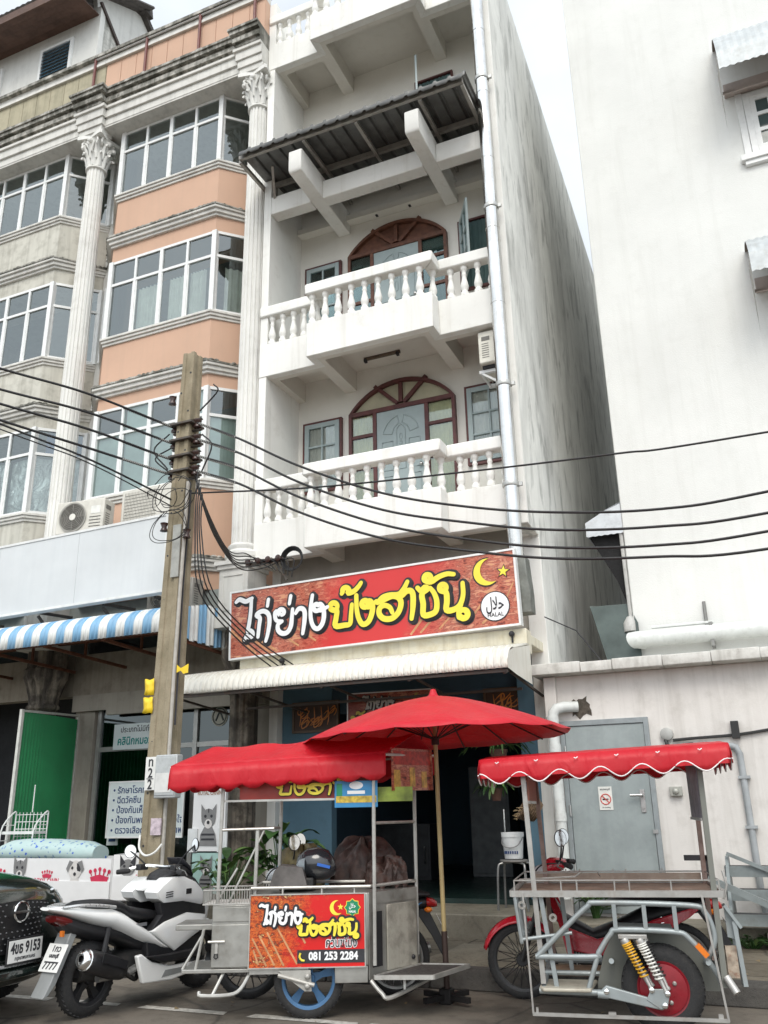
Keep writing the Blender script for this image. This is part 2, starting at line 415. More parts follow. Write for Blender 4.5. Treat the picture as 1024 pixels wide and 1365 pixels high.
# ------------------------------------------------------------------ the narrow white shophouse
W_WHITE = wall('white_plaster', (.80, .795, .76), (.36, .32, .25), .22, .26, lo=.55)
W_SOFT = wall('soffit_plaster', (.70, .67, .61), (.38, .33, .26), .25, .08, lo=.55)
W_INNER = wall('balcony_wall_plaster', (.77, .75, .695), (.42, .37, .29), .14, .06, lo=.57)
def sidewall_mat():
    m, nt, b = _nodes('side_wall_plaster'); v = _coords(nt); vs = _coords(nt, (1.0, .7, .30)); vf = _coords(nt, (3, 2.4, .62))
    n1 = _noise(nt, v, 3.5, 8, .65); n2 = _noise(nt, v, 50, 4); s1 = _noise(nt, vs, 1.1, 8, .65, .6); s2 = _noise(nt, vf, 1.5, 6, .6, .5)
    c = _mixc(nt, _ramp(nt, n1, .3, .7), (.84, .84, .80), (.74, .74, .70))
    # algae and soot run down from the roof edge: less of it next to the street corner
    sx = _n(nt, 'ShaderNodeSeparateXYZ'); nt.links.new(v, sx.inputs[0])
    g = _ramp(nt, sx.outputs['Y'], -4.6, -2.4, .0, 1.)
    f1 = _n(nt, 'ShaderNodeMath', operation='MULTIPLY'); nt.links.new(_ramp(nt, s1, .46, .64), f1.inputs[0]); nt.links.new(g, f1.inputs[1])
    c = _mixc(nt, f1.outputs[0], c, (.56, .56, .53))
    f2 = _n(nt, 'ShaderNodeMath', operation='MULTIPLY'); nt.links.new(_ramp(nt, s2, .53, .64, 0, .5), f2.inputs[0]); nt.links.new(g, f2.inputs[1])
    c = _mixc(nt, f2.outputs[0], c, (.20, .20, .185))
    f3 = _ramp(nt, _noise(nt, vf, 2.3, 5, .6), .55, .68, 0, .5); c = _mixc(nt, f3, c, (.62, .62, .59))
    nt.links.new(c, b.inputs['Base Color']); b.inputs['Roughness'].default_value = .9; _bump(nt, b, n2, .15, .02)
    return m
W_SIDE = sidewall_mat()
M_MAROON = paint('maroon_frame', (.10, .03, .028), .5, var=.3, scale=9)
M_BROWN = paint('brown_timber', (.12, .048, .028), .5, var=.35, scale=12)
M_SASH = paint('grey_blue_sash', (.335, .40, .405), .5, var=.07)
M_DOOR = paint('grey_blue_door', (.34, .405, .41), .5, var=.06)
M_DARK = paint('opening_shade', (.012, .012, .013), .9)
M_STEEL = paint('stainless_pipe', (.62, .62, .61), .16, 1., var=.1, scale=3, dirt=.35, dirtcol=(.40, .36, .30))
M_CURT = None
def curtain_mat(name, col):
    if name in MATS: return MATS[name]
    m, nt, b = _nodes(name); v = _coords(nt); n1 = _noise(nt, v, 5, 4)
    nt.links.new(_mixc(nt, _ramp(nt, n1, .3, .7), tuple(x*.8 for x in col), col), b.inputs['Base Color']); b.inputs['Roughness'].default_value = .9
    MATS[name] = m; return m
M_CY = curtain_mat('yellow_curtain', (.66, .60, .36)); M_CP = curtain_mat('beige_curtain', (.58, .53, .48)); M_CT = curtain_mat('teal_film', (.12, .19, .19))
M_CW = curtain_mat('white_curtain', (.80, .80, .74))
G_CLEAR = glass('window_glass', (.92, .95, .94), .04)
G_TEAL = glass('teal_glass', (.55, .68, .67), .06)

BZ = (4.86, 7.80)
XL, XR = -6.30, -2.62
def white_shophouse():
    root = thing('white_shophouse', 'narrow white four-storey shophouse with balustraded balconies between the pink building and the alley', 'building', (-4.4, 10.7, .16))
    # side walls
    poly = [(10.75, .1), (10.75, 4.84), (10.2, 4.84), (10.2, 15.45), (21, 14.1), (21, .1)]
    MB().extrude([(XR, y, z) for y, z in poly], (-2.40-XR, 0, 0)).build('side_wall', W_SIDE, root, bevel=.01)
    MB().extrude([(-6.43, y, z) for y, z in poly], (.13, 0, 0)).build('party_wall', W_WHITE, root)
    # white painted front edges of the two walls
    MB().box(XR-.002, -2.398, 10.192, 10.24, 4.85, 15.3).build('corner_pier', W_WHITE, root, bevel=.006)
    MB().box(XR-.002, -2.398, 10.742, 10.79, .3, 4.8).build('corner_pier', W_WHITE, root, bevel=.006)
    # back walls of the balconies, one strip per storey, and the floors
    MB().box(XL, XR, 11.25, 11.4, 5.3, 15.3).build('facade_wall', W_INNER, root)
    for k, zb in enumerate(BZ+(13.9,)):
        sl = MB(); out = [(-6.43, 10.192), (-5.45, 10.192), (-5.45, 9.92), (-3.45, 9.92), (-3.45, 10.192), (XR, 10.192)]
        inn = [(-6.43, 10.40), (-5.25, 10.40), (-5.25, 10.12), (-3.65, 10.12), (-3.65, 10.40), (XR, 10.40)]
        sl.ring(out, inn, zb, zb+.45)
        poly = [(-6.29, 10.38), (-5.3, 10.38), (-5.3, 10.10), (-3.6, 10.10), (-3.6, 10.38), (XR, 10.38), (XR, 11.25), (-6.29, 11.25)]
        s = sl.build('floor_slab', W_SOFT, root)
        MB().prism(poly, zb+.34, zb+.448).build('ceiling', W_SOFT, root)
        for a, b in ((-5.45, -5.25), (-3.65, -3.45), (-6.299, -6.18)): MB().box(a, b, 10.401, 11.249, zb+.003, zb+.34).build('beam', W_SOFT, root)
        balcony(root, zb, out, k)
    beams_roof(root)
    for k, zb in enumerate(BZ): openings(root, zb, k)
    ground_front(root)
    # drain pipe with joints and a rain hopper at its foot
    mb = MB(); z = 4.35; px, py = -2.55, 10.06
    while z < 15.2:
        L = min(1.22, 15.2-z); mb.lathe([(.094, z), (.096, z+.01), (.096, z+L-.03), (.101, z+L-.028), (.101, z+L)], (px, py, 0), 18); z += L
    p = mb.build('downpipe', M_STEEL, root)
    for z in (5.3, 6.72, 9.55, 11.9): MB().lathe([(.108, z), (.112, z+.01), (.112, z+.05), (.108, z+.06)], (px, py, 0), 16).box(px+.1, px+.15, py-.02, py+.02, z, z+.05).box(px-.02, px+.02, py+.1, 10.2, z, z+.05).build('pipe_clamp', paint('galv_clamp', (.5, .5, .48), .45, .8), p)
    h = MB().loft([[(px-.13, 9.96, 4.36), (px+.13, 9.96, 4.36), (px+.13, 10.2, 4.36), (px-.13, 10.2, 4.36)], [(px-.14, 9.95, 4.2), (px+.14, 9.95, 4.2), (px+.14, 10.2, 4.2), (px-.14, 10.2, 4.2)], [(px-.10, 9.98, 3.9), (px+.16, 9.98, 3.9), (px+.16, 10.2, 3.9), (px-.1, 10.2, 3.9)], [(px+.0, 10.0, 3.66), (px+.16, 10.0, 3.66), (px+.16, 10.2, 3.66), (px, 10.2, 3.66)]])
    h.build('rain_hopper', paint('hopper_metal', (.20, .21, .19), .5, .4, var=.3, dirt=.4), root, smooth=50, bevel=.01)
    return root
BAL_PROF = [(.046, 0), (.058, .005), (.060, .05), (.044, .07), (.040, .085), (.056, .12), (.060, .16), (.050, .21), (.036, .27), (.030, .32), (.036, .335), (.036, .35), (.029, .36), (.030, .385), (.044, .41), (.052, .42), (.052, .47)]
BAL_SRC = []
def balcony(root, zb, out, k):
    def off(pl, d): 
        (a, b, c, dd, e, f) = pl
        return [(a[0], a[1]-d), (b[0]-d, b[1]-d), (c[0]-d, c[1]-d), (dd[0]+d, dd[1]-d), (e[0]+d, e[1]-d), (f[0], f[1]-d)]
    o1 = off(out, .004); i1 = off(out, -.12); o2 = off(out, .03); i2 = off(out, -.15)
    nm = 'balcony'
    bal = MB().ring(o1, i1, zb-.004, zb+.56).build(nm, W_WHITE, root, bevel=.01)
    MB().ring(o2, i2, zb+1.05, zb+1.23).build('handrail', W_WHITE, bal, bevel=.02)
    if not BAL_SRC:
        b = MB().lathe([(r, z*1.045+.0) for r, z in BAL_PROF], (0, 0, 0), 14)
        me = b.mesh('baluster', W_WHITE, None, 50); BAL_SRC.append(me)
    pts = [(-6.22+.2*i, 10.25) for i in range(4)]+[(-5.36+.1975*i+.0, 9.98) for i in range(10)]
    pts = [(-6.24+.19*i, 10.25) for i in range(4)]+[(-5.385+.2215*i*.98, 9.98) for i in range(9)]+[(-3.27+.205*i, 10.25) for i in range(4)]
    pts += [(-5.385, 10.16), (-3.515, 10.16)]
    if k == 2: pts = pts[:8]
    PM = ROOTM[root.name].inverted()
    for x, y in pts:
        o = bpy.data.objects.new('baluster', BAL_SRC[0]); COL.objects.link(o); o.parent = bal
        o.location = PM @ Vector((x, y, zb+.56)); o.rotation_euler = (0, 0, random.uniform(0, 6)); ROOTM[o.name] = ROOTM[root.name]
def beams_roof(root):
    z0, z1 = 10.80, 11.14
    for a, b in ((-6.299, -5.56), (-5.34, -3.61), (-3.39, XR)): MB().box(a, b, 10.2, 10.42, z0, z1).build('cross_beam', W_WHITE, root, bevel=.015)
    for x in (-5.45, -3.50): MB().extrude([(x-.11, 9.50, z0+.02), (x-.11, 9.47, z0+.06), (x-.11, 9.47, z1+.06), (x-.11, 9.52, z1+.10), (x-.11, 11.25, z1+.10), (x-.11, 11.25, z0+.02)], (.22, 0, 0)).build('concrete_beam', W_WHITE, root, bevel=.015)
    MB().box(-6.29, XR, 11.08, 11.249, 10.98, 11.08).build('wall_ledge', W_INNER, root)
    # dark corrugated metal roof resting on the beams
    rows = []; xs = []; x = -6.42
    prof = []
    while x < -2.60:
        prof += [(x, 0), (x+.15, 0), (x+.172, .035), (x+.205, .035)]; x += .225
    for y, z in ((9.36, 11.36), (9.38, 11.46), (10.3, 11.50), (11.24, 11.56)):
        rows.append([(px, y, z+h) for px, h in prof])
    b = MB().grid(rows)
    o = b.build('metal_roof', paint('dark_roof_sheet', (.13, .13, .125), .45, .5, var=.25, scale=5, dirt=.3, dirtcol=(.16, .15, .13)), root, smooth=30)
    md = o.modifiers.new('thick', 'SOLIDIFY'); md.thickness = .006
    st = MB(); stm = paint('purlin_steel', (.36, .34, .31), .5, .5, dirt=.4)
    for y, z in ((9.45, 11.40), (10.28, 11.43), (11.1, 11.48)): st.bar((-6.45, y, z), (-2.68, y, z), .05, .09)
    for xx in (-6.45, -5.30, -4.4, -3.36, -2.70): st.bar((xx, 9.47, 11.35), (xx, 11.2, 11.41), .05, .06)
    st.bar((-6.28, 10.3, 11.1), (-6.28, 10.3, 11.4), .05, .05).bar((-6.28, 10.3, 11.05), (-6.05, 9.8, 11.38), .04, .04)
    st.build('roof_purlin', stm, root)
def panes(mb, x0, x1, z0, z1, y, nx, nz, bw):
    """glazing bars of a sash"""
    for i in range(1, nx): x = x0+(x1-x0)*i/nx; mb.box(x-bw/2, x+bw/2, y-.012, y+.012, z0, z1)
    for j in range(1, nz): z = z0+(z1-z0)*j/nz; mb.box(x0, x1, y-.0145, y+.0145, z-bw/2, z+bw/2)
def drape(mb, x0, x1, z0, z1, y, amp=.012, f=22, rng=random):
    n = max(8, int((x1-x0)*70)); ph = rng.uniform(0, 6)
    rows = []
    for z in (z0, z0*.4+z1*.6, z1): rows.append([(x0+(x1-x0)*i/n, y+amp*math.sin(ph+f*2*math.pi*(x1-x0)*i/n/1.6)*(1 if z < z1 else .6)+amp*.4*math.sin(i*1.7), z) for i in range(n+1)])
    mb.grid(rows)
def window_unit(root, x0, x1, z0, z1, curtain, open_sash=None, fm=M_MAROON, nz=3, gl=None):
    Y = 11.25
    fr = MB().box(x0, x0+.035, Y-.06, Y-.001, z0, z1).box(x1-.035, x1, Y-.06, Y-.001, z0, z1).box(x0+.035, x1-.035, Y-.06, Y-.001, z1-.035, z1).box(x0+.035, x1-.035, Y-.06, Y-.001, z0, z0+.035)
    w = fr.build('window', fm, root)
    c = MB(); drape(c, x0+.04, x1-.04, z0+.035, z1-.035, Y-.018); c.build('curtain', curtain, w, smooth=80)
    def sash(M=None):
        a, b = x0+.037, x1-.037; s = MB(M); sw = .075
        s.box(a, a+sw, Y-.075, Y-.04, z0+.04, z1-.04).box(b-sw, b, Y-.075, Y-.04, z0+.04, z1-.04).box(a+sw, b-sw, Y-.0745, Y-.0405, z1-.04-sw, z1-.04).box(a+sw, b-sw, Y-.0745, Y-.0405, z0+.04, z0+.04+sw)
        panes(s, a+sw, b-sw, z0+.04+sw, z1-.04-sw, Y-.058, 2, nz, .03)
        so = s.build('sash', M_SASH, w, bevel=.005)
        MB(M).box(a+sw, b-sw, Y-.05, Y-.046, z0+.1, z1-.1).build('pane', gl or G_CLEAR, w)
    if open_sash is None: sash()
    else:
        h = Vector((x0+.037, Y-.055, 0)); sash(Matrix.Translation(h) @ Matrix.Rotation(-open_sash, 4, 'Z') @ Matrix.Translation(-h))
    return w
def arch_pts(xc, hw, zs, rise, n=20):
    """segmental arch from left springing to right springing"""
    Rr = (hw*hw+rise*rise)/(2*rise); a = math.asin(hw/Rr)
    return [(xc+Rr*math.sin(-a+2*a*i/n), zs+rise-Rr+Rr*math.cos(-a+2*a*i/n)) for i in range(n+1)]
def openings(root, zb, k):
    Y = 11.25; z0 = zb+.46; zt = zb+2.52; x0, x1 = -5.36, -3.60; xc = (x0+x1)/2; hw = (x1-x0)/2; crown = .46
    fm = (M_MAROON, M_BROWN)[k]
    zl = zt-.02
    A = arch_pts(xc, hw, zl, crown); B = arch_pts(xc, hw-.05, zl, crown-.055)
    fr = MB()
    for i in range(len(A)-1): fr.extrude([(A[i][0], Y-.09, A[i][1]), (A[i+1][0], Y-.09, A[i+1][1]), (B[i+1][0], Y-.09, B[i+1][1]), (B[i][0], Y-.09, B[i][1])], (0, .089, 0))
    fr.box(x0, x0+.05, Y-.09, Y-.001, z0, zl).box(x1-.05, x1, Y-.09, Y-.001, z0, zl)
    fr.box(x0+.05, x1-.05, Y-.085, Y-.001, zt-.07, zt)
    d0, d1 = -4.89, -4.09
    fr.box(d0-.06, d0, Y-.08, Y-.001, z0, zt-.07).box(d1, d1+.06, Y-.08, Y-.001, z0, zt-.07)
    for a, b in ((x0+.05, d0-.06), (d1+.06, x1-.05)):
        for z in (zt-.42, zt-.95): fr.box(a, b, Y-.075, Y-.001, z-.025, z+.025)
    ap = (xc, zt)
    for ang in (48, 90, 132):
        t = rad(ang); L = .37 if ang == 90 else .58
        fr.bar((xc+.08*math.cos(t), Y-.05, zt+.04*math.sin(t)), (xc+L*math.cos(t)*1.12, Y-.05, zt+min(.40, L*math.sin(t))), .06, .05, (0, 1, 0))
    d = fr.build('arched_door', fm, root)
    # fan light and side lights
    cm = (M_CY, M_BROWN)[k]
    fan = MB().add([(x, Y-.02, z) for x, z in B]+[(x0+.05, Y-.02, zt)], [tuple(range(len(B)))]).build('fan_light', (curtain_mat('pale_yellow_panel', (.50, .47, .34)), M_BROWN)[k], d)
    side = MB(); cu = MB()
    for a, b in ((x0+.05, d0-.06), (d1+.06, x1-.05)):
        side.box(a, b, Y-.055, Y-.052, z0, zt-.07)
        drape(cu, a, b, z0, zt-.07, Y-.025, .010, 26)
    side.build('pane', (G_CLEAR, G_TEAL)[k], d); cu.build('curtain', (M_CY, M_CT)[k], d, smooth=80)
    # moulded door leaf
    lf = MB().box(d0, d1, Y-.065, Y-.03, z0, zt-.07).build('door_leaf', M_DOOR, d, bevel=.006)
    mo = MB(); cx = (d0+d1)/2; yt = Y-.068; ztop = zt-.12
    def outline(pts, w=.018): mo.tube([(cx+x, yt, ztop+z) for x, z in pts], w/2, 6, closed=True)
    outline([(-.07, -.95)]+[(-.07, -.40)]+[(.075*math.cos(t), -.36+.14*math.sin(t)) for t in [math.pi*(1-i/6) for i in range(7)]]+[(.07, -.40), (.07, -.95)])
    outline([(.025*math.cos(t), -.42+.05*math.sin(t)) for t in [i*math.pi/4 for i in range(8)]], .014); outline([(.02*math.cos(t), -.52+.03*math.sin(t)) for t in [i*math.pi/4 for i in range(8)]], .014)
    outline([(.03*math.cos(t), -.70+.10*math.sin(t)) for t in [i*math.pi/4 for i in range(8)]], .014)
    for sg in (-1, 1):
        a0, a1 = (rad(100), rad(165)) if sg < 0 else (rad(15), rad(80))
        arc = [a0+(a1-a0)*i/6 for i in range(7)]
        outline([(.30*math.cos(t), -.42+.36*math.sin(t)) for t in arc]+[(.15*math.cos(t), -.42+.23*math.sin(t)) for t in reversed(arc)])
        for za, zc in ((-.48, -.95), (-1.05, -1.5), (-1.6, -1.9)): outline([(sg*.13, za), (sg*.31, za), (sg*.31, zc), (sg*.13, zc)])
    mo.build('door_moulding', M_DOOR, lf, smooth=60)
    MB().ball((d1-.07, Y-.10, z0+1.0), .03, 8, 6).build('handle', M_STEEL, lf)
    # casements either side
    if k == 0:
        window_unit(root, -6.19, -5.50, z0+.85, zt+.0, M_CP)
        window_unit(root, -3.45, -2.70, z0+.85, zt+.06, M_CP)
    else:
        window_unit(root, -6.19, -5.50, z0+.75, zt+.0, M_CT, gl=G_TEAL, nz=3)
        window_unit(root, -3.41, -2.70, z0+.85, zt+.08, M_CT, open_sash=rad(62), gl=G_TEAL, nz=3)
        window_unit(root, -4.05, -3.35, 12.25, 13.55, M_CT, open_sash=rad(70), gl=G_TEAL, nz=3)
def ground_front(root):
    # wall behind the sign, beam and ground-floor piers
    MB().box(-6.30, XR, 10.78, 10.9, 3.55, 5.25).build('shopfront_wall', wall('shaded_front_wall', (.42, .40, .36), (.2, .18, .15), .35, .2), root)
    MB().box(-6.42, -2.46, 9.93, 10.15, 3.18, 3.46).box(-6.42, -2.46, 10.15, 10.78, 3.3, 3.42).build('sign_beam', wall('yellowed_beam', (.72, .68, .55), (.30, .24, .15), .3, .45, lo=.5, warm=(.70, .58, .33)), root, bevel=.01)
    blue = wall('blue_paint', (.10, .19, .255), (.05, .075, .09), .3, .2); blue2 = wall('blue_inner_paint', (.045, .085, .12), (.02, .03, .04), .3, .2)  # second blue: same paint with the shop interior's dimness put into the colour
    MB().box(-6.31, -5.52, 10.90, 11.06, .43, 3.42).build('blue_pier', blue, root, bevel=.01)
    MB().box(-2.84, XR-.001, 10.76, 11.1, .43, 3.42).build('blue_pier', blue, root, bevel=.01)
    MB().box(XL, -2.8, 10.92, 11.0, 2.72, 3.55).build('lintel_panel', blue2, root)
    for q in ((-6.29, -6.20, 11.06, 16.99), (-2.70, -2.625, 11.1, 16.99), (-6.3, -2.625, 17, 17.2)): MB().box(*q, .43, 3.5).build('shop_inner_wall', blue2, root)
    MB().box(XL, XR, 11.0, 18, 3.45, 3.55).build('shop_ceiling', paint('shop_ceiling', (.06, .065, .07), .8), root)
SHOP = white_shophouse()
# ------------------------------------------------------------------ the row of older shophouses on the left
W_PINK = wall('pink_render', (.575, .375, .27), (.42, .31, .235), .10, .22, lo=.5, fine=.06)
W_CREAM = wall('mouldy_cream_render', (.57, .555, .49), (.16, .15, .115), .55, .5, lo=.48)
W_TRIM = wall('trim_plaster', (.66, .65, .61), (.15, .145, .125), .35, .30, lo=.5)
W_COLUMN = wall('column_plaster', (.74, .735, .70), (.30, .28, .24), .3, .30, lo=.52)
W_MOULD = wall('moss_black_moulding', (.50, .485, .44), (.06, .06, .045), .8, .7, lo=.44, hi=.6, bump=.5)
W_SOOT = wall('grey_green_parapet', (.42, .38, .27), (.14, .135, .09), .4, .5, lo=.47)
M_ALU = paint('white_aluminium', (.76, .77, .76), .4, var=.06, dirt=.15, dirtcol=(.4, .4, .38))
W_ROOM = paint('room_paint', (.30, .33, .32), .9)
M_FOIL = None
def foil_mat():
    m, nt, b = _nodes('crumpled_foil'); v = _coords(nt, (1, 1, .7)); n1 = _noise(nt, v, 5, 5, .5, 1.5)
    nt.links.new(_mixc(nt, _ramp(nt, n1, .35, .65), (.62, .64, .62), (.85, .86, .85)), b.inputs['Base Color'])
    b.inputs['Metallic'].default_value = .65; b.inputs['Roughness'].default_value = .3; _bump(nt, b, n1, 1., .12); return m
M_FOIL = foil_mat()
DX = -3.62
def plan(d, dx=0., back=None, x0=-9.73, x1=-7.49, y0=10.35, cant=.62):
    """outline of a canted bay, grown by d"""
    k = .414*d; e = d*.414
    p = [(x0-cant-e, y0+cant), (x0-k, y0-d), (x1+k, y0-d), (x1+cant+e, y0+cant)]
    if back: p = [(p[0][0], back)]+p+[(p[3][0], back)]
    return [(x+dx, y) for x, y in p]
def bay_band(root, name, mat, z0, z1, d, dx, bevel=0.):
    mb = MB().prism(plan(d, dx, 11.2), z0, z1); return mb.build(name, mat, root, bevel=bevel)
def moulding(root, name, mat, z0, steps, dx):
    mb = MB(); z = z0
    for h, d in steps: mb.prism(plan(d, dx, 11.1), z, z+h); z += h
    return mb.build(name, mat, root, bevel=.008)
def bay_window(root, z0, z1, dx, style):
    P = plan(-.015, dx); F = .05; zt = z0+(z1-z0)*.69
    fr = MB()
    segs = [(P[0], P[1], 1), (P[1], P[2], 4), (P[2], P[3], 1)]
    for i, (a, b, n) in enumerate(segs):
        a = Vector((*a, 0)); b = Vector((*b, 0)); up = Vector((0, 0, 1)); e = (b-a).normalized()
        for z, h in ((z0+.025, .05), (zt, .05), (z1-.025, .05)): fr.bar(a+e*.03+up*z, b-e*.03+up*z, .05, h)
        for j in range(1, n):
            p = a+(b-a)*j/n; fr.bar(p+up*(z0+.05), p+up*(z1-.05), .045 if j != 2 else .07, .055)
    for p in P: fr.box(p[0]-.045, p[0]+.045, p[1]-.045, p[1]+.045, z0, z1)
    gl = MB(); cu = MB(); fo = MB(); rng = random.Random(int(z0*10)+int(dx*7))
    sl = fr
    for i, (a, b, n) in enumerate(segs):
        a = Vector((*a, 0)); b = Vector((*b, 0)); nrm = (b-a).cross(Vector((0, 0, 1))).normalized()
        gl.add([a+Vector((0, 0, z0)), b+Vector((0, 0, z0)), b+Vector((0, 0, z1)), a+Vector((0, 0, z1))], [(0, 1, 2, 3)])
        for j in range(n):
            p = a+(b-a)*(j+.06)/n; q = a+(b-a)*(j+.94)/n
            # sliding sash edges
            o = -nrm*(.0 if j in (0, 3) else .02)
            for s_ in (p, q): sl.bar(s_-nrm*0+Vector((0, 0, z0+.05)), s_+Vector((0, 0, zt-.03)), .028, .03)
            if style == 'foil' and not (i == 1 and j == 0):
                inn = -nrm*.08; fo.add([p+inn+Vector((0, 0, z0+.05)), q+inn+Vector((0, 0, z0+.05)), q+inn+Vector((0, 0, zt-.05)), p+inn+Vector((0, 0, zt-.05))], [(0, 1, 2, 3)])
            hang = {'curtain': (i == 1 and j in (1, 2, 3)) or i == 2, 'frosted': True}.get(style, False)
            if hang and style == 'curtain':
                m = 26; inn = -nrm*.09; f0, f1 = {1: (.0, .95), 2: (.25, 1.0), 3: (.0, .62)}.get(j, (.2, 1.)); pp = p+(q-p)*f0; qq = p+(q-p)*f1
                rows = [[pp+(qq-pp)*k/m+inn+nrm*.022*math.sin(k*1.35+z*.8)+Vector((0, 0, z)) for k in range(m+1)] for z in (z0+.02, z0+.5, zt-.14-.02*rng.random())]
                cu.grid(rows)
            if style == 'frosted':
                inn = -nrm*.05; top = z1-.04 if j % 2 else zt
                cu.add([p+inn+Vector((0, 0, z0+.05)), q+inn+Vector((0, 0, z0+.05)), q+inn+Vector((0, 0, top)), p+inn+Vector((0, 0, top))], [(0, 1, 2, 3)])
    w = fr.build('bay_window', M_ALU, root)
    gl.build('glazing', G_BAY, w)
    if cu.v: cu.build('curtain', M_CW if style == 'curtain' else paint('pale_green_film', (.50, .58, .54), .6, var=.2, scale=2.), w, smooth=80)
    if fo.v: fo.build('foil_sheet', M_FOIL, w)
    if style == 'foil':
        P2 = plan(-.09, dx); a, b = P2[2], P2[3]
        MB().add([(a[0]+.12, a[1]+.12, zt+.03), (b[0], b[1], zt+.03), (b[0], b[1], z1-.05), (a[0]+.12, a[1]+.12, z1-.05)], [(0, 1, 2, 3)]).build('blue_sheet', paint('blue_sheet', (.01, .05, .22), .6), w)
    return w
G_BAY = glass('bay_glass', (.80, .87, .85), .15, .015)
def column(root, x, y=10.27, short=False):
    zb, zt = 5.02, 13.10
    c = MB().lathe([(.185, zb), (.183, zb+2), (.178, zb+5), (.165, zt)], (x, y, 0), 96, flute=.13, fn=16).build('column', W_COLUMN, root, smooth=30)
    MB().lathe([(.25, zb-.16), (.25, zb-.10), (.27, zb-.08), (.27, zb-.02), (.235, zb), (.215, zb+.03), (.23, zb+.06), (.23, zb+.09), (.20, zb+.12)], (x, y, 0), 28).build('column_base', W_COLUMN, c)
    # corinthian capital: bell, two rows of curled leaves, corner volutes, abacus
    cap = MB().lathe([(.165, zt), (.20, zt+.02), (.20, zt+.05), (.165, zt+.07), (.165, zt+.15), (.18, zt+.4), (.235, zt+.60), (.25, zt+.66)], (x, y, 0), 24)
    for row, (n, z, L, r0, w) in enumerate(((10, zt+.07, .26, .17, .095), (10, zt+.22, .30, .185, .09))):
        for k in range(n):
            t = 2*math.pi*(k+.5*row)/n; d = Vector((math.cos(t), math.sin(t), 0)); s_ = Vector((-d.y, d.x, 0)); rows = []
            for u, ro, wz in ((0, .005, 1.), (.35, .022, 1.15), (.7, .045, 1.), (.92, .085, .85), (1., .115, .6), (.95, .125, .5), (.84, .118, .3)):
                ctr = Vector((x, y, z+L*u))+d*(r0+ro); rows.append([ctr-s_*w/2*wz-d*.02, ctr-s_*w/4*wz+d*.006, ctr+d*.018, ctr+s_*w/4*wz+d*.006, ctr+s_*w/2*wz-d*.02])
            cap.grid(rows)
    for k in range(4):
        t = math.pi/4+k*math.pi/2; d = Vector((math.cos(t), math.sin(t), 0))
        for sg in (-1, 1):
            s_ = Vector((-d.y, d.x, 0))*sg; pts = []
            for i in range(22):
                a = i/21*3.6*math.pi; r = .078*(1-i/26); pts.append(Vector((x, y, zt+.57))+d*(.255+r*math.cos(a+1.2))+s_*(.05-.02*i/21)+Vector((0, 0, r*math.sin(a+1.2))))
            cap.tube(pts, [.026-.0006*i for i in range(22)], 6)
    for k in range(4):
        t = k*math.pi/2; d = Vector((math.cos(t), math.sin(t), 0)); cap.ball(Vector((x, y, zt+.60))+d*.25, (.05, .05, .055), 8, 6)
        for sg in (-1, 1):
            s_ = Vector((-d.y, d.x, 0))*sg; cap.tube([Vector((x, y, zt+.40+.16*i/8))+d*(.20+.03*i/8)+s_*(.02+.10*i/8)+Vector((0, 0, .03*math.sin(i/8*3)))for i in range(9)], .022, 6)
    ab = [(x+.30*sx+ox, y+.30*sy+oy) for sx, sy, ox, oy in ((-1, -1, 0, .03), (-1, -1, .03, 0), (0, -1, 0, .06), (1, -1, -.03, 0), (1, -1, 0, .03), (1, 0, -.06, 0), (1, 1, 0, -.03), (1, 1, -.03, 0), (0, 1, 0, -.06), (-1, 1, .03, 0), (-1, 1, 0, -.03), (-1, 0, .06, 0))]
    cap.prism(ab, zt+.66, zt+.74); cap.build('capital', W_COLUMN, c, smooth=50)
    # pedestal
    pd = MB().box(x-.24, x+.24, y-.24, y+.26, 4.06, 4.74).box(x-.27, x+.27, y-.27, y+.28, 4.74, 4.80).box(x-.30, x+.30, y-.30, y+.30, 4.80, 4.86).box(x-.28, x+.28, y-.28, y+.28, 3.90, 4.058)
    for a in (-.17, .17): pd.box(x+a-.012, x+a+.012, y-.252, y-.2405, 4.14, 4.66)
    pd.box(x-.155, x+.155, y-.252, y-.2405, 4.14, 4.165).box(x-.155, x+.155, y-.252, y-.2405, 4.635, 4.66)
    pd.build('pedestal', W_TRIM, c, bevel=.006)
    # dirty ground-floor shaft and its bulbous capital
    MB().lathe([(.24, .3), (.24, .6), (.20, .64), (.195, 2.9), (.20, 3.0), (.25, 3.03), (.25, 3.07), (.22, 3.1), (.23, 3.2), (.30, 3.42), (.34, 3.5), (.34, 3.62), (.30, 3.66), (.30, 3.9)], (x+(.02 if x > -8 else 0), y+.12, 0), 40, flute=.10, fn=12).build('ground_column', W_GCOL, c, smooth=30)
W_GCOL = wall('sooty_column', (.30, .26, .21), (.035, .03, .026), .75, .85, lo=.42, hi=.6, bump=.6)
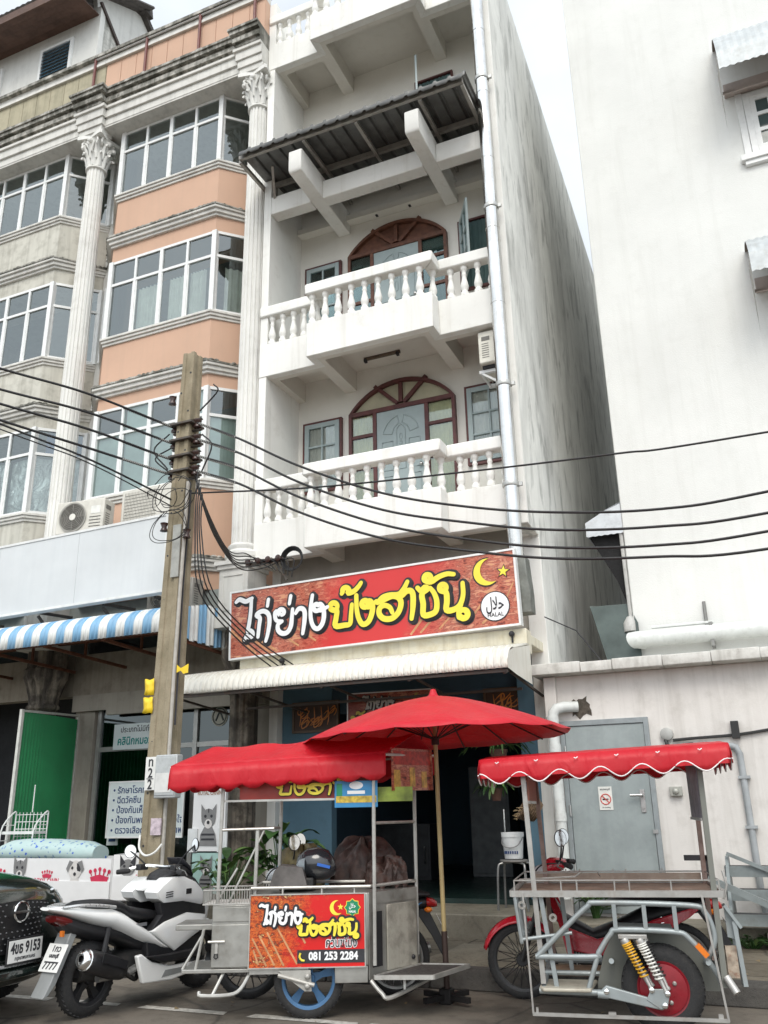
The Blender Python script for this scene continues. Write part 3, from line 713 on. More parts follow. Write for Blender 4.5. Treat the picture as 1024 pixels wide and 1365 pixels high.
def entablature(root, x0, x1, cols, pinkm, pilaster):
    zb = 13.86
    e = MB().box(x0, x1, 10.06, 11.2, zb+.10, zb+.26).box(x0, x1, 10.02, 11.2, zb+.26, zb+.44).box(x0, x1, 9.98, 11.2, zb+.44, zb+.50); e.build('architrave', W_TRIM, root, bevel=.006)
    for c in cols:
        for z0, z1, d in ((zb-.02, zb+.10, .0), (zb+.10, zb+.26, .03), (zb+.26, zb+.44, .06), (zb+.44, zb+.51, .10)): MB().box(c-.27-d, min(c+.27+d, -6.435), 10.0-d, 10.3, z0, z1).build('column_block', W_TRIM, root, bevel=.004)
    rng = random.Random(8)
    for z0, z1, d in ((zb+.505, zb+.58, .0), (zb+.58, zb+.68, .05), (zb+.68, zb+.74, .02), (zb+.74, zb+.82, .09), (zb+.82, zb+.87, .12)):
        mb = MB().box(x0, x1, 10.02-d, 11.2, z0, z1-.002)
        for c in cols: mb.box(c-.30-d, min(c+.30+d, -6.435), 9.89-d, 10.019-d, z0, z1-.002)
        # broken, mossy top
        x = x0
        if z1 > zb+.85:
            while x < x1-.1:
                L = rng.uniform(.04, .22); mb.box(x, x+L, 9.91, 10.05, z1-.001, z1+rng.uniform(.005, .035)); x += L+rng.uniform(.0, .25)
        mb.build('cornice', W_MOULD, root)
    # parapet of grooved panels, coping and pipe posts
    pz0, pz1 = zb+.87, 15.46
    mb = MB(); x = x0
    while x < x1-.01:
        e2 = min(x+.365, x1); mb.box(x+.006, e2-.006, 10.03, 10.2, pz0, pz1); x = e2
    mb.box(x0, x1, 10.045, 10.2, pz0, pz1-.003)
    mb.build('parapet', pinkm, root)
    MB().box(x0, x1, 9.98, 10.22, pz1, pz1+.06).box(x0, x1, 10.01, 10.22, pz1+.06, pz1+.20).build('parapet_band', W_TRIM, root)
    MB().box(x0, x1, 9.93, 10.26, pz1+.2, pz1+.27).box(x0, x1, 9.97, 10.26, pz1+.27, pz1+.33).build('coping', W_MOULD, root)
    if pilaster:
        mp = paint('red_oxide_post', (.14, .035, .03), .5, dirt=.2)
        for x in (-10.30, -9.05, -7.82, -6.62): MB().tube([(x, 9.97, pz0+.02), (x, 9.97, pz1+.22)], .028, 8).build('railing_post', mp, root)
        MB().tube([(-10.30, 9.97, pz1+.18), (-6.5, 9.97, pz1+.18)], .018, 6).build('railing_pipe', paint('pale_pipe', (.55, .54, .52), .5, dirt=.4), root)
def row_house(name, label, dx, wm, dirty, styles, cols, pilaster):
    xl, xr = -10.05+dx, -6.44+dx
    if dx == 0: xr = -6.436
    root = thing(name, label, 'building', ((xl+xr)/2, 10.6, .16))
    # solid storeys, each with a canted bay
    for z0, z1, d, nm in ((4.62, 4.90, 0, 'bay_apron'), (5.10, 6.22, 0, 'bay_apron'), (7.98, 8.20, 0, 'bay_head'), (8.44, 9.22, 0, 'bay_apron'), (10.97, 11.26, 0, 'bay_head'), (11.5, 12.29, 0, 'bay_apron')):
        bay_band(root, nm, wm, z0, z1, d, dx)
        MB().box(xl, xr, 11.2, 15, z0, z1).build('floor_slab', W_ROOM, root)
    tr = W_TRIM if not dirty else wm
    for z, tm in ((4.90, W_TRIM), (8.20, W_TRIM), (11.26, W_TRIM)):
        moulding(root, 'string_course', tm, z, ((.05, .05), (.07, .09), (.05, .13)), dx)
        mb = MB().prism(plan(.145, dx, 11.1), z+.17, z+.20); rng = random.Random(int(z*9))
        P = plan(.12, dx)
        for (a, b) in ((P[0], P[1]), (P[1], P[2]), (P[2], P[3])):
            n = max(2, int(((b[0]-a[0])**2+(b[1]-a[1])**2)**.5/.09))
            for i in range(n):
                if rng.random() < .75:
                    t = (i+.5)/n; px, py = a[0]+(b[0]-a[0])*t, a[1]+(b[1]-a[1])*t; mb.ball((px, py+.03, z+.205), (.055*rng.uniform(.7, 1.2), .06, .035*rng.uniform(.5, 1.2)), 7, 4)
        mb.build('mossy_ledge', W_MOULD, root)
    for z in (6.22, 9.22, 12.29): moulding(root, 'sill', W_TRIM, z, ((.05, .03), (.05, .06), (.045, .085)), dx)
    for (z0, z1), st in zip(((6.37, 7.98), (9.37, 10.97), (12.44, 13.92)), styles): bay_window(root, z0, z1, dx, st)
    # room shells behind the glass, walls between the units
    for z0, z1 in ((6.22, 7.98), (9.22, 10.97), (12.29, 13.96)): MB().box(xl, xr, 14.9, 15, z0, z1).build('room_wall', W_ROOM, root)
    MB().box(xl-.06, xl+.04, 10.98, 15, 4.3, 15.2).build('party_wall', wm, root)
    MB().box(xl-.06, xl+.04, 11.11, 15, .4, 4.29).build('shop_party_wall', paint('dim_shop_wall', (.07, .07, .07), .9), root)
    MB().box(xl, xr, 10.07, 15, 13.925, 13.965).build('soffit', W_TRIM, root)
    MB().box(xl, xr, 10.5, 15, 14.75, 14.85).build('roof_deck', W_TRIM, root)
    for a, b in ((xl+.04, -10.36+.02+dx), (-6.88+dx, xr)): MB().box(a, b, 10.98, 11.1, 4.3, 13.92).build('wing_wall', wm if not dirty else W_TRIM, root)
    entablature(root, xl, xr, cols, (W_PINK, W_SOOT)[dirty], pilaster)
    for c in cols: column(root, c)
    # first-floor soffit, dark recess and ground-floor beam
    MB().box(xl, xr, 10.5, 15, 4.3, 4.615).build('floor_slab', W_ROOM, root)
    MB().box(xl, xr, 10.75, 10.95, 3.25, 3.9).build('ground_beam', wall('ground_beam_plaster', (.36, .32, .26), (.08, .07, .06), .5, .4, lo=.46), root)
    MB().box(xl, xr, 10.95, 14, 3.6, 3.66).build('shop_ceiling', W_ROOM, root)
    return root
PINK = row_house('pink_shophouse', 'salmon pink shophouse with canted window bays adjoining the white shophouse', 0., W_PINK, 0, ('frosted', 'curtain', 'plain'), (-6.64, -10.27), True)
CREAM = row_house('cream_shophouse', 'stained cream shophouse with mouldy window bays, next to the pink shophouse', DX, W_CREAM, 1, ('foil', 'plain', 'plain'), (-13.9,), False)

def roof_house():
    root = thing('rooftop_house', 'white rendered rooftop house with brown eaves and louvred windows above the stained parapet', 'house', (-15, 13, 14.85))
    ww = wall('grey_white_render', (.66, .66, .63), (.24, .24, .22), .22, .25, lo=.5)
    gm = wall('mouldy_gable', (.60, .60, .56), (.13, .13, .115), .7, .5, lo=.44, hi=.62)
    MB().box(-24, -11.9, 11.5, 11.65, 14.85, 19.5).build('wall', ww, root)
    # gable end with a raised raking parapet behind
    MB().extrude([(-11.92, 11.652, 14.85), (-11.92, 11.652, 19.4), (-11.92, 13.0, 18.1), (-11.92, 13.6, 14.85)], (-.1, 0, 0)).build('lower_gable', gm, root)
    MB().extrude([(-12.03, 11.652, 14.85), (-12.03, 11.5, 19.6), (-12.03, 11.3, 20.4), (-12.03, 13.0, 20.75), (-12.03, 14.2, 19.7), (-12.03, 14.2, 14.85)], (-.12, 0, 0)).build('gable', ww, root)
    MB().bar((-11.88, 11.45, 19.55), (-11.88, 13.2, 17.9), .05, .08).build('verge_trim', paint('dark_timber', (.05, .035, .03), .7), root)
    rf = paint('dark_roof_tile', (.07, .062, .056), .8, var=.35, scale=9)
    rows = []
    for i in range(150): 
        x = -24+i*.083; rows.append([(x, 10.65, 19.30+.03*(i % 2)), (x, 13.0, 20.85+.03*(i % 2))])
    o = MB().grid(rows).build('roof', rf, root, smooth=None); md = o.modifiers.new('t', 'SOLIDIFY'); md.thickness = .05
    MB().extrude([(-11.9, 12.9, 20.95), (-11.9, 14.3, 19.85), (-11.9, 14.3, 19.7), (-11.9, 12.9, 20.78)], (-1, 0, 0)).extrude([(-11.8, 12.85, 20.75), (-11.8, 13.15, 20.75), (-11.8, 13.1, 21.0), (-11.8, 12.9, 21.0)], (-3, 0, 0)).build('ridge', rf, root)
    eb = paint('brown_eave_board', (.10, .055, .04), .7, var=.3, scale=3)
    MB().bar((-24, 10.66, 19.19), (-11.93, 10.66, 19.19), .04, .22).build('fascia', eb, root)
    mb = MB()
    for k in range(5): mb.box(-24, -11.95, 10.69+k*.165, 10.84+k*.165, 19.13+.022*k, 19.16+.022*k)
    mb.build('eave_boards', eb, root)
    for x0, x1 in ((-13.62, -12.63), (-15.75, -14.83)):
        w = MB().box(x0, x0+.07, 11.44, 11.498, 17.55, 18.83).box(x1-.07, x1, 11.44, 11.498, 17.55, 18.83).box(x0+.07, x1-.07, 11.44, 11.498, 18.76, 18.83).box(x0+.07, x1-.07, 11.44, 11.498, 17.55, 17.62).box(x0+.07, x1-.07, 11.45, 11.498, 17.86, 17.90).build('louvre_window', M_ALU, root)
        mb = MB()
        for k in range(11): z = 17.64+k*.105; mb.extrude([(x0+.07, 11.44, z), (x0+.07, 11.45, z), (x0+.07, 11.49, z+.10), (x0+.07, 11.48, z+.10)], (x1-x0-.14, 0, 0))
        mb.build('louvre_blades', paint('blue_glass_louvre', (.05, .10, .14), .12, var=.2), w)
    MB().box(-11.62, -11.48, 13.0, 13.2, 14.8, 19.2).build('brick_pier', paint('bare_brick', (.40, .17, .09), .9, var=.35, scale=14), root)
    return root
roof_house()
# ------------------------------------------------------------------ tall white building and the low annex on the right
def tall():
    root = thing('tall_white_building', 'tall plain white rendered building with tin window hoods behind the low annex', 'building', (2, 14, .3))
    wm = wall('cool_white_render', (.725, .73, .705), (.50, .50, .46), .18, .24, lo=.53, fine=.05, bump=.25)
    MB().box(-1.43, 9, 11.6, 22, .3, 15.6).build('wall', wm, root, bevel=.015)
    def win(x0, x1, z0, z1):
        fr = MB().box(x0, x0+.09, 11.56, 11.6, z0, z1).box(x1-.09, x1, 11.56, 11.6, z0, z1).box(x0+.09, x1-.09, 11.56, 11.6, z1-.09, z1).box(x0+.09, x1-.09, 11.56, 11.6, z0, z0+.09)
        fr.box(x0-.17, x1+.17, 11.50, 11.599, z0-.10, z0-.002).box(x0-.12, x1+.12, 11.53, 11.599, z0-.17, z0-.10).box(x0-.1, x0-.003, 11.575, 11.599, z0, z1+.05)
        w = fr.build('window', M_ALU, root, bevel=.006)
        s = MB(); n = 3
        xs = [x0+.09, (x0+x1)/2-.035, (x0+x1)/2+.035, x1-.09]
        for a, b in ((xs[0], xs[1]), (xs[2], xs[3])):
            s.box(a, a+.07, 11.565, 11.597, z0+.09, z1-.09).box(b-.07, b, 11.565, 11.597, z0+.09, z1-.09)
            for k in range(4): z = z0+.09+(z1-z0-.24)*k/3; s.box(a+.07, b-.07, 11.568, 11.597, z, z+.06)
            s.box((a+b)/2-.02, (a+b)/2+.02, 11.57, 11.596, z0+.09, z1-.09)
        s.build('sash', M_ALU, w)
        MB().box(x0+.09, x1-.09, 11.59, 11.5985, z0+.09, z1-.09).build('pane', paint('dark_green_pane', (.07, .10, .10), .06, var=.25, scale=1.5), w)
    def hood(x0, x1, z0, z1, out=.72):
        """bull-nosed corrugated hood"""
        L = []; n = 9
        for i in range(n+1): t = math.pi/2*i/n*.8; L.append((11.59-out*math.sin(t)/math.sin(math.pi/2*.8), z1-(z1-z0-.30)*(1-math.cos(t))/(1-math.cos(math.pi/2*.8))))
        L.append((L[-1][0]-.01, z0))
        m = int((x1-x0)/.05); rows = [[(x0+(x1-x0)*j/m, y, z+.02*(j % 2)) for j in range(m+1)] for y, z in L]
        o = MB().grid(rows).build('window_hood', paint('white_tin', (.46, .49, .50), .5, .2, dirt=.25, dirtcol=(.3, .27, .22)), root, smooth=None); md = o.modifiers.new('t', 'SOLIDIFY'); md.thickness = .006
        sd = MB()
        for k in range(5): y = L[-1][0]+k*.10; sd.add([(x0-.004, y, L[-2][1]), (x0-.004, y+.10, L[-2][1]+.06), (x0-.004, y+.10, z0-.16-.12*k+.1*(k < 1)), (x0-.004, y+.05, z0-.12-.12*k), (x0-.004, y, z0-.10*k)], [(0, 1, 2, 3, 4)])
        o2 = sd.build('hood_cheek', paint('rusty_tin_cheek', (.30, .29, .27), .6, dirt=.5), o)
        MB().grid([[(x0+(x1-x0)*j/m, y, z-.02+.012*(j % 2)) for j in range(m+1)] for y, z in L[:-1]]).build('hood_lining', paint('brown_tin_lining', (.20, .165, .14), .7, dirt=.4), o, smooth=None)
        MB().box(x0+.05, x1, 11.5, 11.599, z0+.1, z0+.28).box(x0+.02, x1, 11.35, 11.38, z0-.02, z0+.02).build('hood_batten', paint('pink_board', (.42, .36, .33), .8), o)
    win(1.02, 2.3, 10.40, 11.5); hood(.74, 2.6, 11.45, 12.5); win(1.05, 2.3, 7.1, 8.1); hood(.68, 2.6, 8.05, 8.85)
    # hood over an opening in the alley side
    L = [(-1.44, 5.42), (-1.66, 5.33), (-1.92, 5.18), (-1.93, 5.0)]
    MB().add([(-1.435, 11.61, 5.40), (-1.66, 11.61, 5.32), (-1.93, 11.61, 5.18), (-1.93, 11.61, 4.98)]+[(-1.93+.5*i/12, 11.61, 4.98-.01*(i % 2)+.0*i) for i in range(1, 13)], [tuple(range(16))]).build('hood_cheek', paint('alley_tin_cheek', (.60, .63, .66), .5, dirt=.2), root)
    m = 60; o = MB().grid([[(x, 11.62+2.2*j/m, z+.012*(j % 2)) for j in range(m+1)] for x, z in L]).build('alley_hood', paint('alley_tin', (.60, .64, .68), .45, .3), root, smooth=None); md = o.modifiers.new('t', 'SOLIDIFY'); md.thickness = .006
    MB().extrude([(-1.90, 11.72, 4.98), (-1.46, 11.72, 5.30), (-1.46, 11.72, 3.9), (-1.60, 11.72, 4.35)], (0, 2, 0)).build('alley_opening_shade', M_DARK, root)  # solid black block stands in for shade under the hood and its opening
    MB().tube([(-1.47, 11.66, 5.3), (-1.46, 11.66, 3.7)], .03, 8).build('alley_pipe', paint('pvc_grey', (.52, .52, .50), .5, dirt=.3), root)
    MB().lathe([(.10, 0), (.10, .12), (.05, .2)], (-1.47, 11.66, 3.62), 12).build('pipe_trap', paint('pvc_grey', (.5,)*3), root)
    pvc = paint('pvc_white', (.66, .68, .66), .5, var=.1, dirt=.3, dirtcol=(.3, .3, .27))
    MB().tube(smooth2([(-1.30, 11.5, 3.45), (-1.36, 11.45, 3.46), (-1.25, 11.42, 3.47), (1, 11.42, 3.47), (9, 11.42, 3.47)]), .105, 14).build('drain_pipe', pvc, root)
    MB().tube([(-1.2, 11.5, 3.62), (-.6, 11.5, 3.62), (-.55, 11.5, 3.62), (-.45, 11.5, 3.62)], .02, 6).build('thin_pipe', pvc, root)
    for x in (-.48,): MB().box(x-.02, x+.02, 11.36, 11.6, 3.3, 3.6).tube([(x-.05, 11.55, 3.6), (x-.05, 11.55, 3.9)], .022, 6).build('pipe_bracket', paint('bracket_steel', (.25, .25, .24), .6, .5), root)
tall()
def annex():
    root = thing('low_annex', 'low pinkish white annex with a grey steel door at the foot of the tall building', 'building', (-1, 10.8, .32))
    wm = wall('pinkish_plaster', (.70, .67, .635), (.30, .27, .23), .34, .34, lo=.5, cracks=.3)
    MB().box(-2.395, 9, 10.4, 11.55, .3, 2.93).build('wall', wm, root, bevel=.01)
    MB().box(-2.40, -2.26, 10.33, 10.399, .3, 2.92).build('pilaster', wm, root, bevel=.008)
    cap = MB(); rng = random.Random(2); x = -2.5
    while x < 9: L = rng.uniform(.35, .6); cap.extrude([(x, 10.16, 2.93), (x, 10.15, 2.99), (x, 10.16, 3.05+rng.uniform(-.006, .01)), (x, 11.58, 3.08), (x, 11.58, 2.93)], (L-.004, 0, 0)); x += L
    cap.build('roof_slab', wall('weathered_slab', (.66, .65, .61), (.16, .14, .11), .6, .5, lo=.48), root, bevel=.008)
    dm = wall('grey_steel_door', (.315, .355, .355), (.19, .22, .22), .5, .25, rough=.5, bump=.03, lo=.42, hi=.7)
    d0, d1 = -2.20, -1.30
    fr = MB().box(d0-.055, d0, 10.35, 10.399, .33, 2.40).box(d1, d1+.055, 10.35, 10.399, .33, 2.40).box(d0, d1, 10.35, 10.399, 2.34, 2.40)
    d = fr.build('steel_door', paint('grey_door_frame', (.27, .30, .31), .5, dirt=.2), root, bevel=.004)
    MB().box(d0+.004, d1-.004, 10.365, 10.398, .35, 2.335).build('door_leaf', dm, d, bevel=.004)
    h = MB().box(-1.42, -1.37, 10.35, 10.364, 1.38, 1.62).tube([(-1.395, 10.36, 1.56), (-1.395, 10.30, 1.56), (-1.52, 10.295, 1.56)], .014, 8).lathe([(.018, 0), (.018, .03)], (-1.395, 10.335, 1.43), 10, (0, 1, 0))
    h.build('handle', paint('satin_steel', (.5, .5, .49), .35, .8), d)
    for z in (.75, 1.35, 2.0): MB().lathe([(.013, z), (.013, z+.12)], (d0-.005, 10.345, 0), 8).build('hinge', paint('satin_steel', (.5, .5, .49)), d)
    MB().box(d1-.02, d1+.03, 10.34, 10.364, 1.16, 1.20).build('latch', paint('satin_steel', (.5, .5, .49)), d)
    # plumbing: white pipe with an elbow into the wall
    pvc = MATS['pvc_white']
    MB().tube([(-2.30, 10.24, .5), (-2.30, 10.24, 2.42), (-2.29, 10.245, 2.49), (-2.25, 10.26, 2.54), (-2.18, 10.30, 2.56), (-2.02, 10.36, 2.56)], .062, 14).build('waste_pipe', pvc, root)
    for z, r in ((1.3, .07), (2.36, .072), (2.05, .07)): MB().lathe([(r, z), (r, z+.09)], (-2.30, 10.24, 0), 14).build('pipe_collar', pvc, root)
    rng = random.Random(4); MB().add([(-1.99+.14*math.cos(a)*rng.uniform(.6, 1.15), 10.3965, 2.55+.13*math.sin(a)*rng.uniform(.6, 1.3)) for a in [i*2*math.pi/18 for i in range(18)]], [tuple(range(18))]).build('broken_hole', paint('broken_plaster', (.09, .075, .06), .95, var=.5, scale=20), root)
    # electrical conduits
    gc = paint('grey_conduit', (.33, .35, .36), .6, var=.15); bk = paint('black_cable', (.02, .02, .02), .6)
    MB().tube([(-.62, 10.36, 2.05), (-.42, 10.36, 2.05), (-.36, 10.36, 2.03), (-.33, 10.36, 1.96), (-.32, 10.36, .6), (-.30, 10.36, .34)], .035, 10).build('conduit', gc, root)
    for z in (1.2, 1.7): MB().box(-.38, -.26, 10.32, 10.398, z, z+.03).build('conduit_clip', gc, root)
    MB().tube(smooth2([(-1.0, 10.37, 2.13), (-.8, 10.36, 2.14), (-.3, 10.37, 2.16), (.4, 10.37, 2.22), (2, 10.37, 2.2), (8, 10.37, 2.2)]), .016, 6).build('wall_cable', bk, root)
    j = MB().lathe([(.07, 0), (.07, .05), (.055, .06)], (-1.06, 10.399, 2.20), 14, (0, -1, 0)); j.build('junction_box', paint('junction_grey', (.42, .42, .40), .6, dirt=.3), root)
    MB().tube(smooth2([(-1.08, 10.36, 2.14), (-1.05, 10.33, 2.07), (-.95, 10.34, 2.06), (-.8, 10.36, 2.08), (-.78, 10.36, 2.02)]), .02, 6).box(-.84, -.70, 10.32, 10.398, 2.02, 2.06).build('wall_cable', bk, root)
    MB().box(-.38, -.30, 10.32, 10.398, 2.12, 2.30).build('cable_clip', bk, root)
    return root
ANNEX = annex()
def annex_fittings():
    gm = paint('galvanised_box', (.40, .40, .36), .5, .4, dirt=.3)
    t = tag(MB().box(-1.10, -.97, 10.34, 10.399, 1.54, 1.64).lathe([(.035, 0), (.03, .02), (.012, .03)], (-1.035, 10.34, 1.59), 14, (0, -1, 0)).build('switch_box', gm, bevel=.006), 'small galvanised switch box with a round knob on the annex wall beside the door handle', 'switch')
    # no smoking notice on the door
    s = thing('no_smoking_sign', 'small white no smoking notice with red ring on the grey steel door', 'sign', (-1.80, 10.36, 1.42))
    MB().box(-1.875, -1.725, 10.358, 10.363, 1.41, 1.66).build('notice_sheet', paint('notice_white', (.72, .72, .68), .6), s)
    red = paint('notice_red', (.55, .09, .07), .6); bk = paint('print_black', (.03, .03, .035), .7)
    MB().tube([(-1.80+.055*math.cos(a), 10.357, 1.525+.055*math.sin(a)) for a in [i*math.pi/12 for i in range(24)]], .006, 6, closed=True).bar((-1.838, 10.356, 1.563), (-1.762, 10.356, 1.487), .006, .011).build('red_ring', red, s)
    MB().box(-1.835, -1.775, 10.3555, 10.3575, 1.516, 1.532).build('cigarette', bk, s)
    MB().box(-1.770, -1.765, 10.3555, 10.3575, 1.516, 1.532).build('cigarette_tip', red, s)
    X = (1, 0, 0); Z = (0, 0, 1)
    text('เขตปลอดบุหรี่', 'thai_heading', bk, s, plane_M((-1.80, 10.3575, 1.63), X, Z), .026, .0006, width=.11, depth=.0005)
    text('No Smoking', 'english_line', bk, s, plane_M((-1.80, 10.3575, 1.437), X, Z), .018, .0004, width=.09, depth=.0005)
    # folded sheet-metal cover lying in the alley mouth and a guy cable
    tag(MB().add([(-1.99, 11.7, 4.02), (-1.50, 11.75, 4.02), (-1.36, 11.5, 3.70), (-1.36, 11.5, 3.05), (-1.76, 11.5, 3.05)], [(0, 1, 2, 3, 4)]).extrude([(-2.0, 11.72, 4.03), (-1.76, 11.52, 3.05), (-1.70, 11.54, 3.05), (-1.94, 11.74, 4.03)], (0, .3, 0)).build('metal_cover', paint('dull_zinc', (.09, .115, .11), .5, .3, var=.3, scale=3)), 'dull zinc sheet cover propped in the alley mouth between the white buildings', 'sheet')
    tag(MB().tube([(-2.39, 10.64, 3.72), (-2.0, 10.6, 3.5), (-1.72, 10.55, 3.09)], .008, 5).build('guy_cable', bk), 'thin dark cable sloping from the shophouse corner to the annex roof', 'cable')
annex_fittings()
# brush strokes of the shop lettering, in metres on a 4.0 x 0.9 sign
INK_A = (((0.089,0.764),(0.145,0.793),(0.238,0.753),(0.307,0.771),(0.343,0.785)),
  ((0.333,0.777),(0.324,0.602),(0.304,0.448),(0.282,0.34),(0.299,0.342),(0.326,0.336),(0.349,0.319),(0.36,0.296),(0.356,0.273),(0.339,0.257),(0.313,0.253),(0.286,0.261),(0.266,0.28),(0.236,0.227)),
  ((0.443,0.242),(0.459,0.385),(0.47,0.494),(0.418,0.536),(0.463,0.575),(0.539,0.579),(0.606,0.521),(0.619,0.409),(0.593,0.26),(0.565,0.172)),
  ((0.601,0.732),(0.588,0.644)),
  ((0.809,0.494),(0.837,0.507),(0.842,0.536),(0.821,0.562),(0.787,0.569),(0.762,0.552),(0.762,0.522),(0.787,0.498),(0.721,0.551),(0.707,0.486),(0.733,0.426),(0.813,0.407)),
  ((0.813,0.407),(0.754,0.371),(0.756,0.295),(0.816,0.245),(0.894,0.25),(0.947,0.326),(0.965,0.454),(0.974,0.551)),
  ((0.947,0.734),(0.928,0.63)),
  ((1.023,0.49),(1.067,0.542),(1.13,0.533),(1.159,0.473),(1.15,0.345),(1.127,0.206)),
  ((1.275,0.698),(1.246,0.527),(1.251,0.375),(1.289,0.274),(1.351,0.243),(1.412,0.296),(1.441,0.394),(1.433,0.503),(1.395,0.56),(1.362,0.558),(1.331,0.568),(1.302,0.558),(1.29,0.533),(1.298,0.505),(1.323,0.484),(1.355,0.481),(1.379,0.497),(1.387,0.476),(1.495,0.512)))
INK_B = (((1.605,0.465),(1.628,0.487),(1.628,0.519),(1.606,0.547),(1.571,0.557),(1.54,0.545),(1.528,0.516),(1.539,0.484),(1.57,0.464),(1.623,0.446),(1.61,0.352),(1.599,0.252),(1.724,0.245),(1.807,0.256),(1.824,0.367),(1.841,0.501)),
  ((1.7,0.666),(1.712,0.685),(1.713,0.714),(1.734,0.734),(1.765,0.735),(1.793,0.716),(1.803,0.687),(1.791,0.661),(1.872,0.671),(1.943,0.726),(1.979,0.77)),
  ((1.908,0.612),(1.908,0.441),(1.932,0.312),(1.986,0.226),(2.066,0.249),(2.119,0.351),(2.132,0.454),(2.097,0.512),(2.064,0.507),(2.037,0.525),(2.007,0.524),(1.986,0.505),(1.985,0.476),(2.004,0.451),(2.035,0.442),(2.062,0.453),(2.083,0.435),(2.187,0.498)),
  ((2.208,0.483),(2.273,0.534),(2.374,0.551),(2.496,0.545),(2.565,0.599),(2.623,0.692)),
  ((2.203,0.475),(2.294,0.499),(2.407,0.532),(2.494,0.504),(2.525,0.427),(2.485,0.318),(2.394,0.251),(2.284,0.261),(2.224,0.326),(2.232,0.402),(2.296,0.43),(2.37,0.395),(2.402,0.324)),
  ((2.552,0.521),(2.607,0.568),(2.664,0.568),(2.692,0.508),(2.683,0.354),(2.658,0.214)),
  ((2.757,0.593),(2.802,0.549),(2.852,0.588),(2.889,0.562),(2.822,0.521),(2.81,0.469),(2.822,0.377),(2.818,0.243),(2.911,0.235),(2.985,0.274),(3.002,0.394),(2.971,0.501),(2.924,0.569)),
  ((2.917,0.659),(2.938,0.679),(2.939,0.709),(2.919,0.733),(2.889,0.74),(2.864,0.726),(2.856,0.698),(2.869,0.671),(2.942,0.646),(3.048,0.693),(3.157,0.715),(3.244,0.698)),
  ((3.09,0.505),(3.122,0.514),(3.135,0.543),(3.122,0.574),(3.09,0.587),(3.06,0.574),(3.052,0.542),(3.07,0.513),(3.13,0.479),(3.135,0.376),(3.123,0.261),(3.226,0.259),(3.305,0.313),(3.348,0.429),(3.351,0.571)),
  ((3.313,0.312),(3.282,0.236),(3.28,0.161),(3.298,0.151),(3.327,0.135),(3.358,0.138),(3.381,0.158),(3.388,0.188),(3.376,0.217),(3.349,0.235),(3.317,0.235),(3.292,0.217)))
# ------------------------------------------------------------------ shop signs, awnings
def grill_mat(name, halves, horiz=True, red=(.60, .03, .028), fire=False):
    """printed picture of grilled skewers fading into red"""
    m, nt, b = _nodes(name); v = _coords(nt); vd = _coords(nt, (1, 1, 1), rot=(0, rad(38), 0))
    vo = _n(nt, 'ShaderNodeTexVoronoi', feature='SMOOTH_F1'); vo.inputs['Scale'].default_value = 9.; vo.inputs['Smoothness'].default_value = .4
    n1 = _n(nt, 'ShaderNodeTexNoise'); n1.inputs['Scale'].default_value = 6.; n1.inputs['Detail'].default_value = 8; n1.inputs['Roughness'].default_value = .7
    nt.links.new(v, n1.inputs['Vector']); nt.links.new(_mixc(nt, .25, v, n1.outputs['Color'], 'ADD'), vo.inputs['Vector'])
    vst = _coords(nt, (2.2, 2.2, 14), rot=(0, rad(-40), 0)); fibre = _noise(nt, vst, 2.2, 6, .65, .6)
    r = _n(nt, 'ShaderNodeValToRGB'); e = r.color_ramp.elements
    e[0].position = .22; e[0].color = (.04, .012, .012, 1); e[1].position = .82; e[1].color = (.62, .30, .15, 1)
    for p, c in ((.36, (.12, .022, .016, 1)), (.46, (.34, .06, .03, 1)), (.56, (.55, .17, .10, 1)), (.64, (.26, .05, .03, 1)), (.73, (.60, .25, .16, 1))):
        q = e.new(p); q.color = c
    if fire:
        for el, c in zip(list(e), ((.012, .006, .005), (.85, .50, .20), (.07, .012, .008), (.36, .04, .012), (.70, .16, .03), (.28, .03, .012), (.72, .26, .06))): el.color = (*c, 1)
        vo.inputs['Scale'].default_value = 22.; n1.inputs['Scale'].default_value = 11.
    mm = _n(nt, 'ShaderNodeMath', operation='MULTIPLY_ADD'); nt.links.new(vo.outputs['Distance'], mm.inputs[0]); mm.inputs[1].default_value = .45; nt.links.new(fibre, mm.inputs[2])
    m2 = _n(nt, 'ShaderNodeMath', operation='SUBTRACT'); nt.links.new(mm.outputs[0], m2.inputs[0]); m2.inputs[1].default_value = .12
    nt.links.new(m2.outputs[0], r.inputs['Fac'])
    sx = _n(nt, 'ShaderNodeSeparateXYZ'); nt.links.new(v, sx.inputs[0])
    nx = _n(nt, 'ShaderNodeMath', operation='MULTIPLY_ADD'); nt.links.new(n1.outputs['Fac'], nx.inputs[0]); nx.inputs[1].default_value = .6; 
    az = _n(nt, 'ShaderNodeMath', operation='MULTIPLY_ADD'); nt.links.new(sx.outputs['Z'], az.inputs[0]); az.inputs[1].default_value = halves[2]; nt.links.new(sx.outputs['X'], az.inputs[2])
    nt.links.new(az.outputs[0], nx.inputs[2])
    f = _ramp(nt, nx.outputs[0], *halves[0], 1, 0)
    if halves[1]:
        g = _ramp(nt, nx.outputs[0], *halves[1], 0, 1); mx = _n(nt, 'ShaderNodeMath', operation='MAXIMUM'); nt.links.new(f, mx.inputs[0]); nt.links.new(g, mx.inputs[1]); f = mx.outputs[0]
    nt.links.new(_mixc(nt, f, red, r.outputs['Color']), b.inputs['Base Color']); b.inputs['Roughness'].default_value = .32
    return m
P_WHITE = paint('print_white', (.82, .83, .84), .4, var=.02, bump=0); P_YELLOW = paint('print_yellow', (.84, .70, .06), .4, var=.05, bump=0)
P_BLACK = paint('print_black', (.025, .025, .03), .5); P_STICK = paint('print_skewer', (.52, .26, .12), .5, var=.3, scale=14)
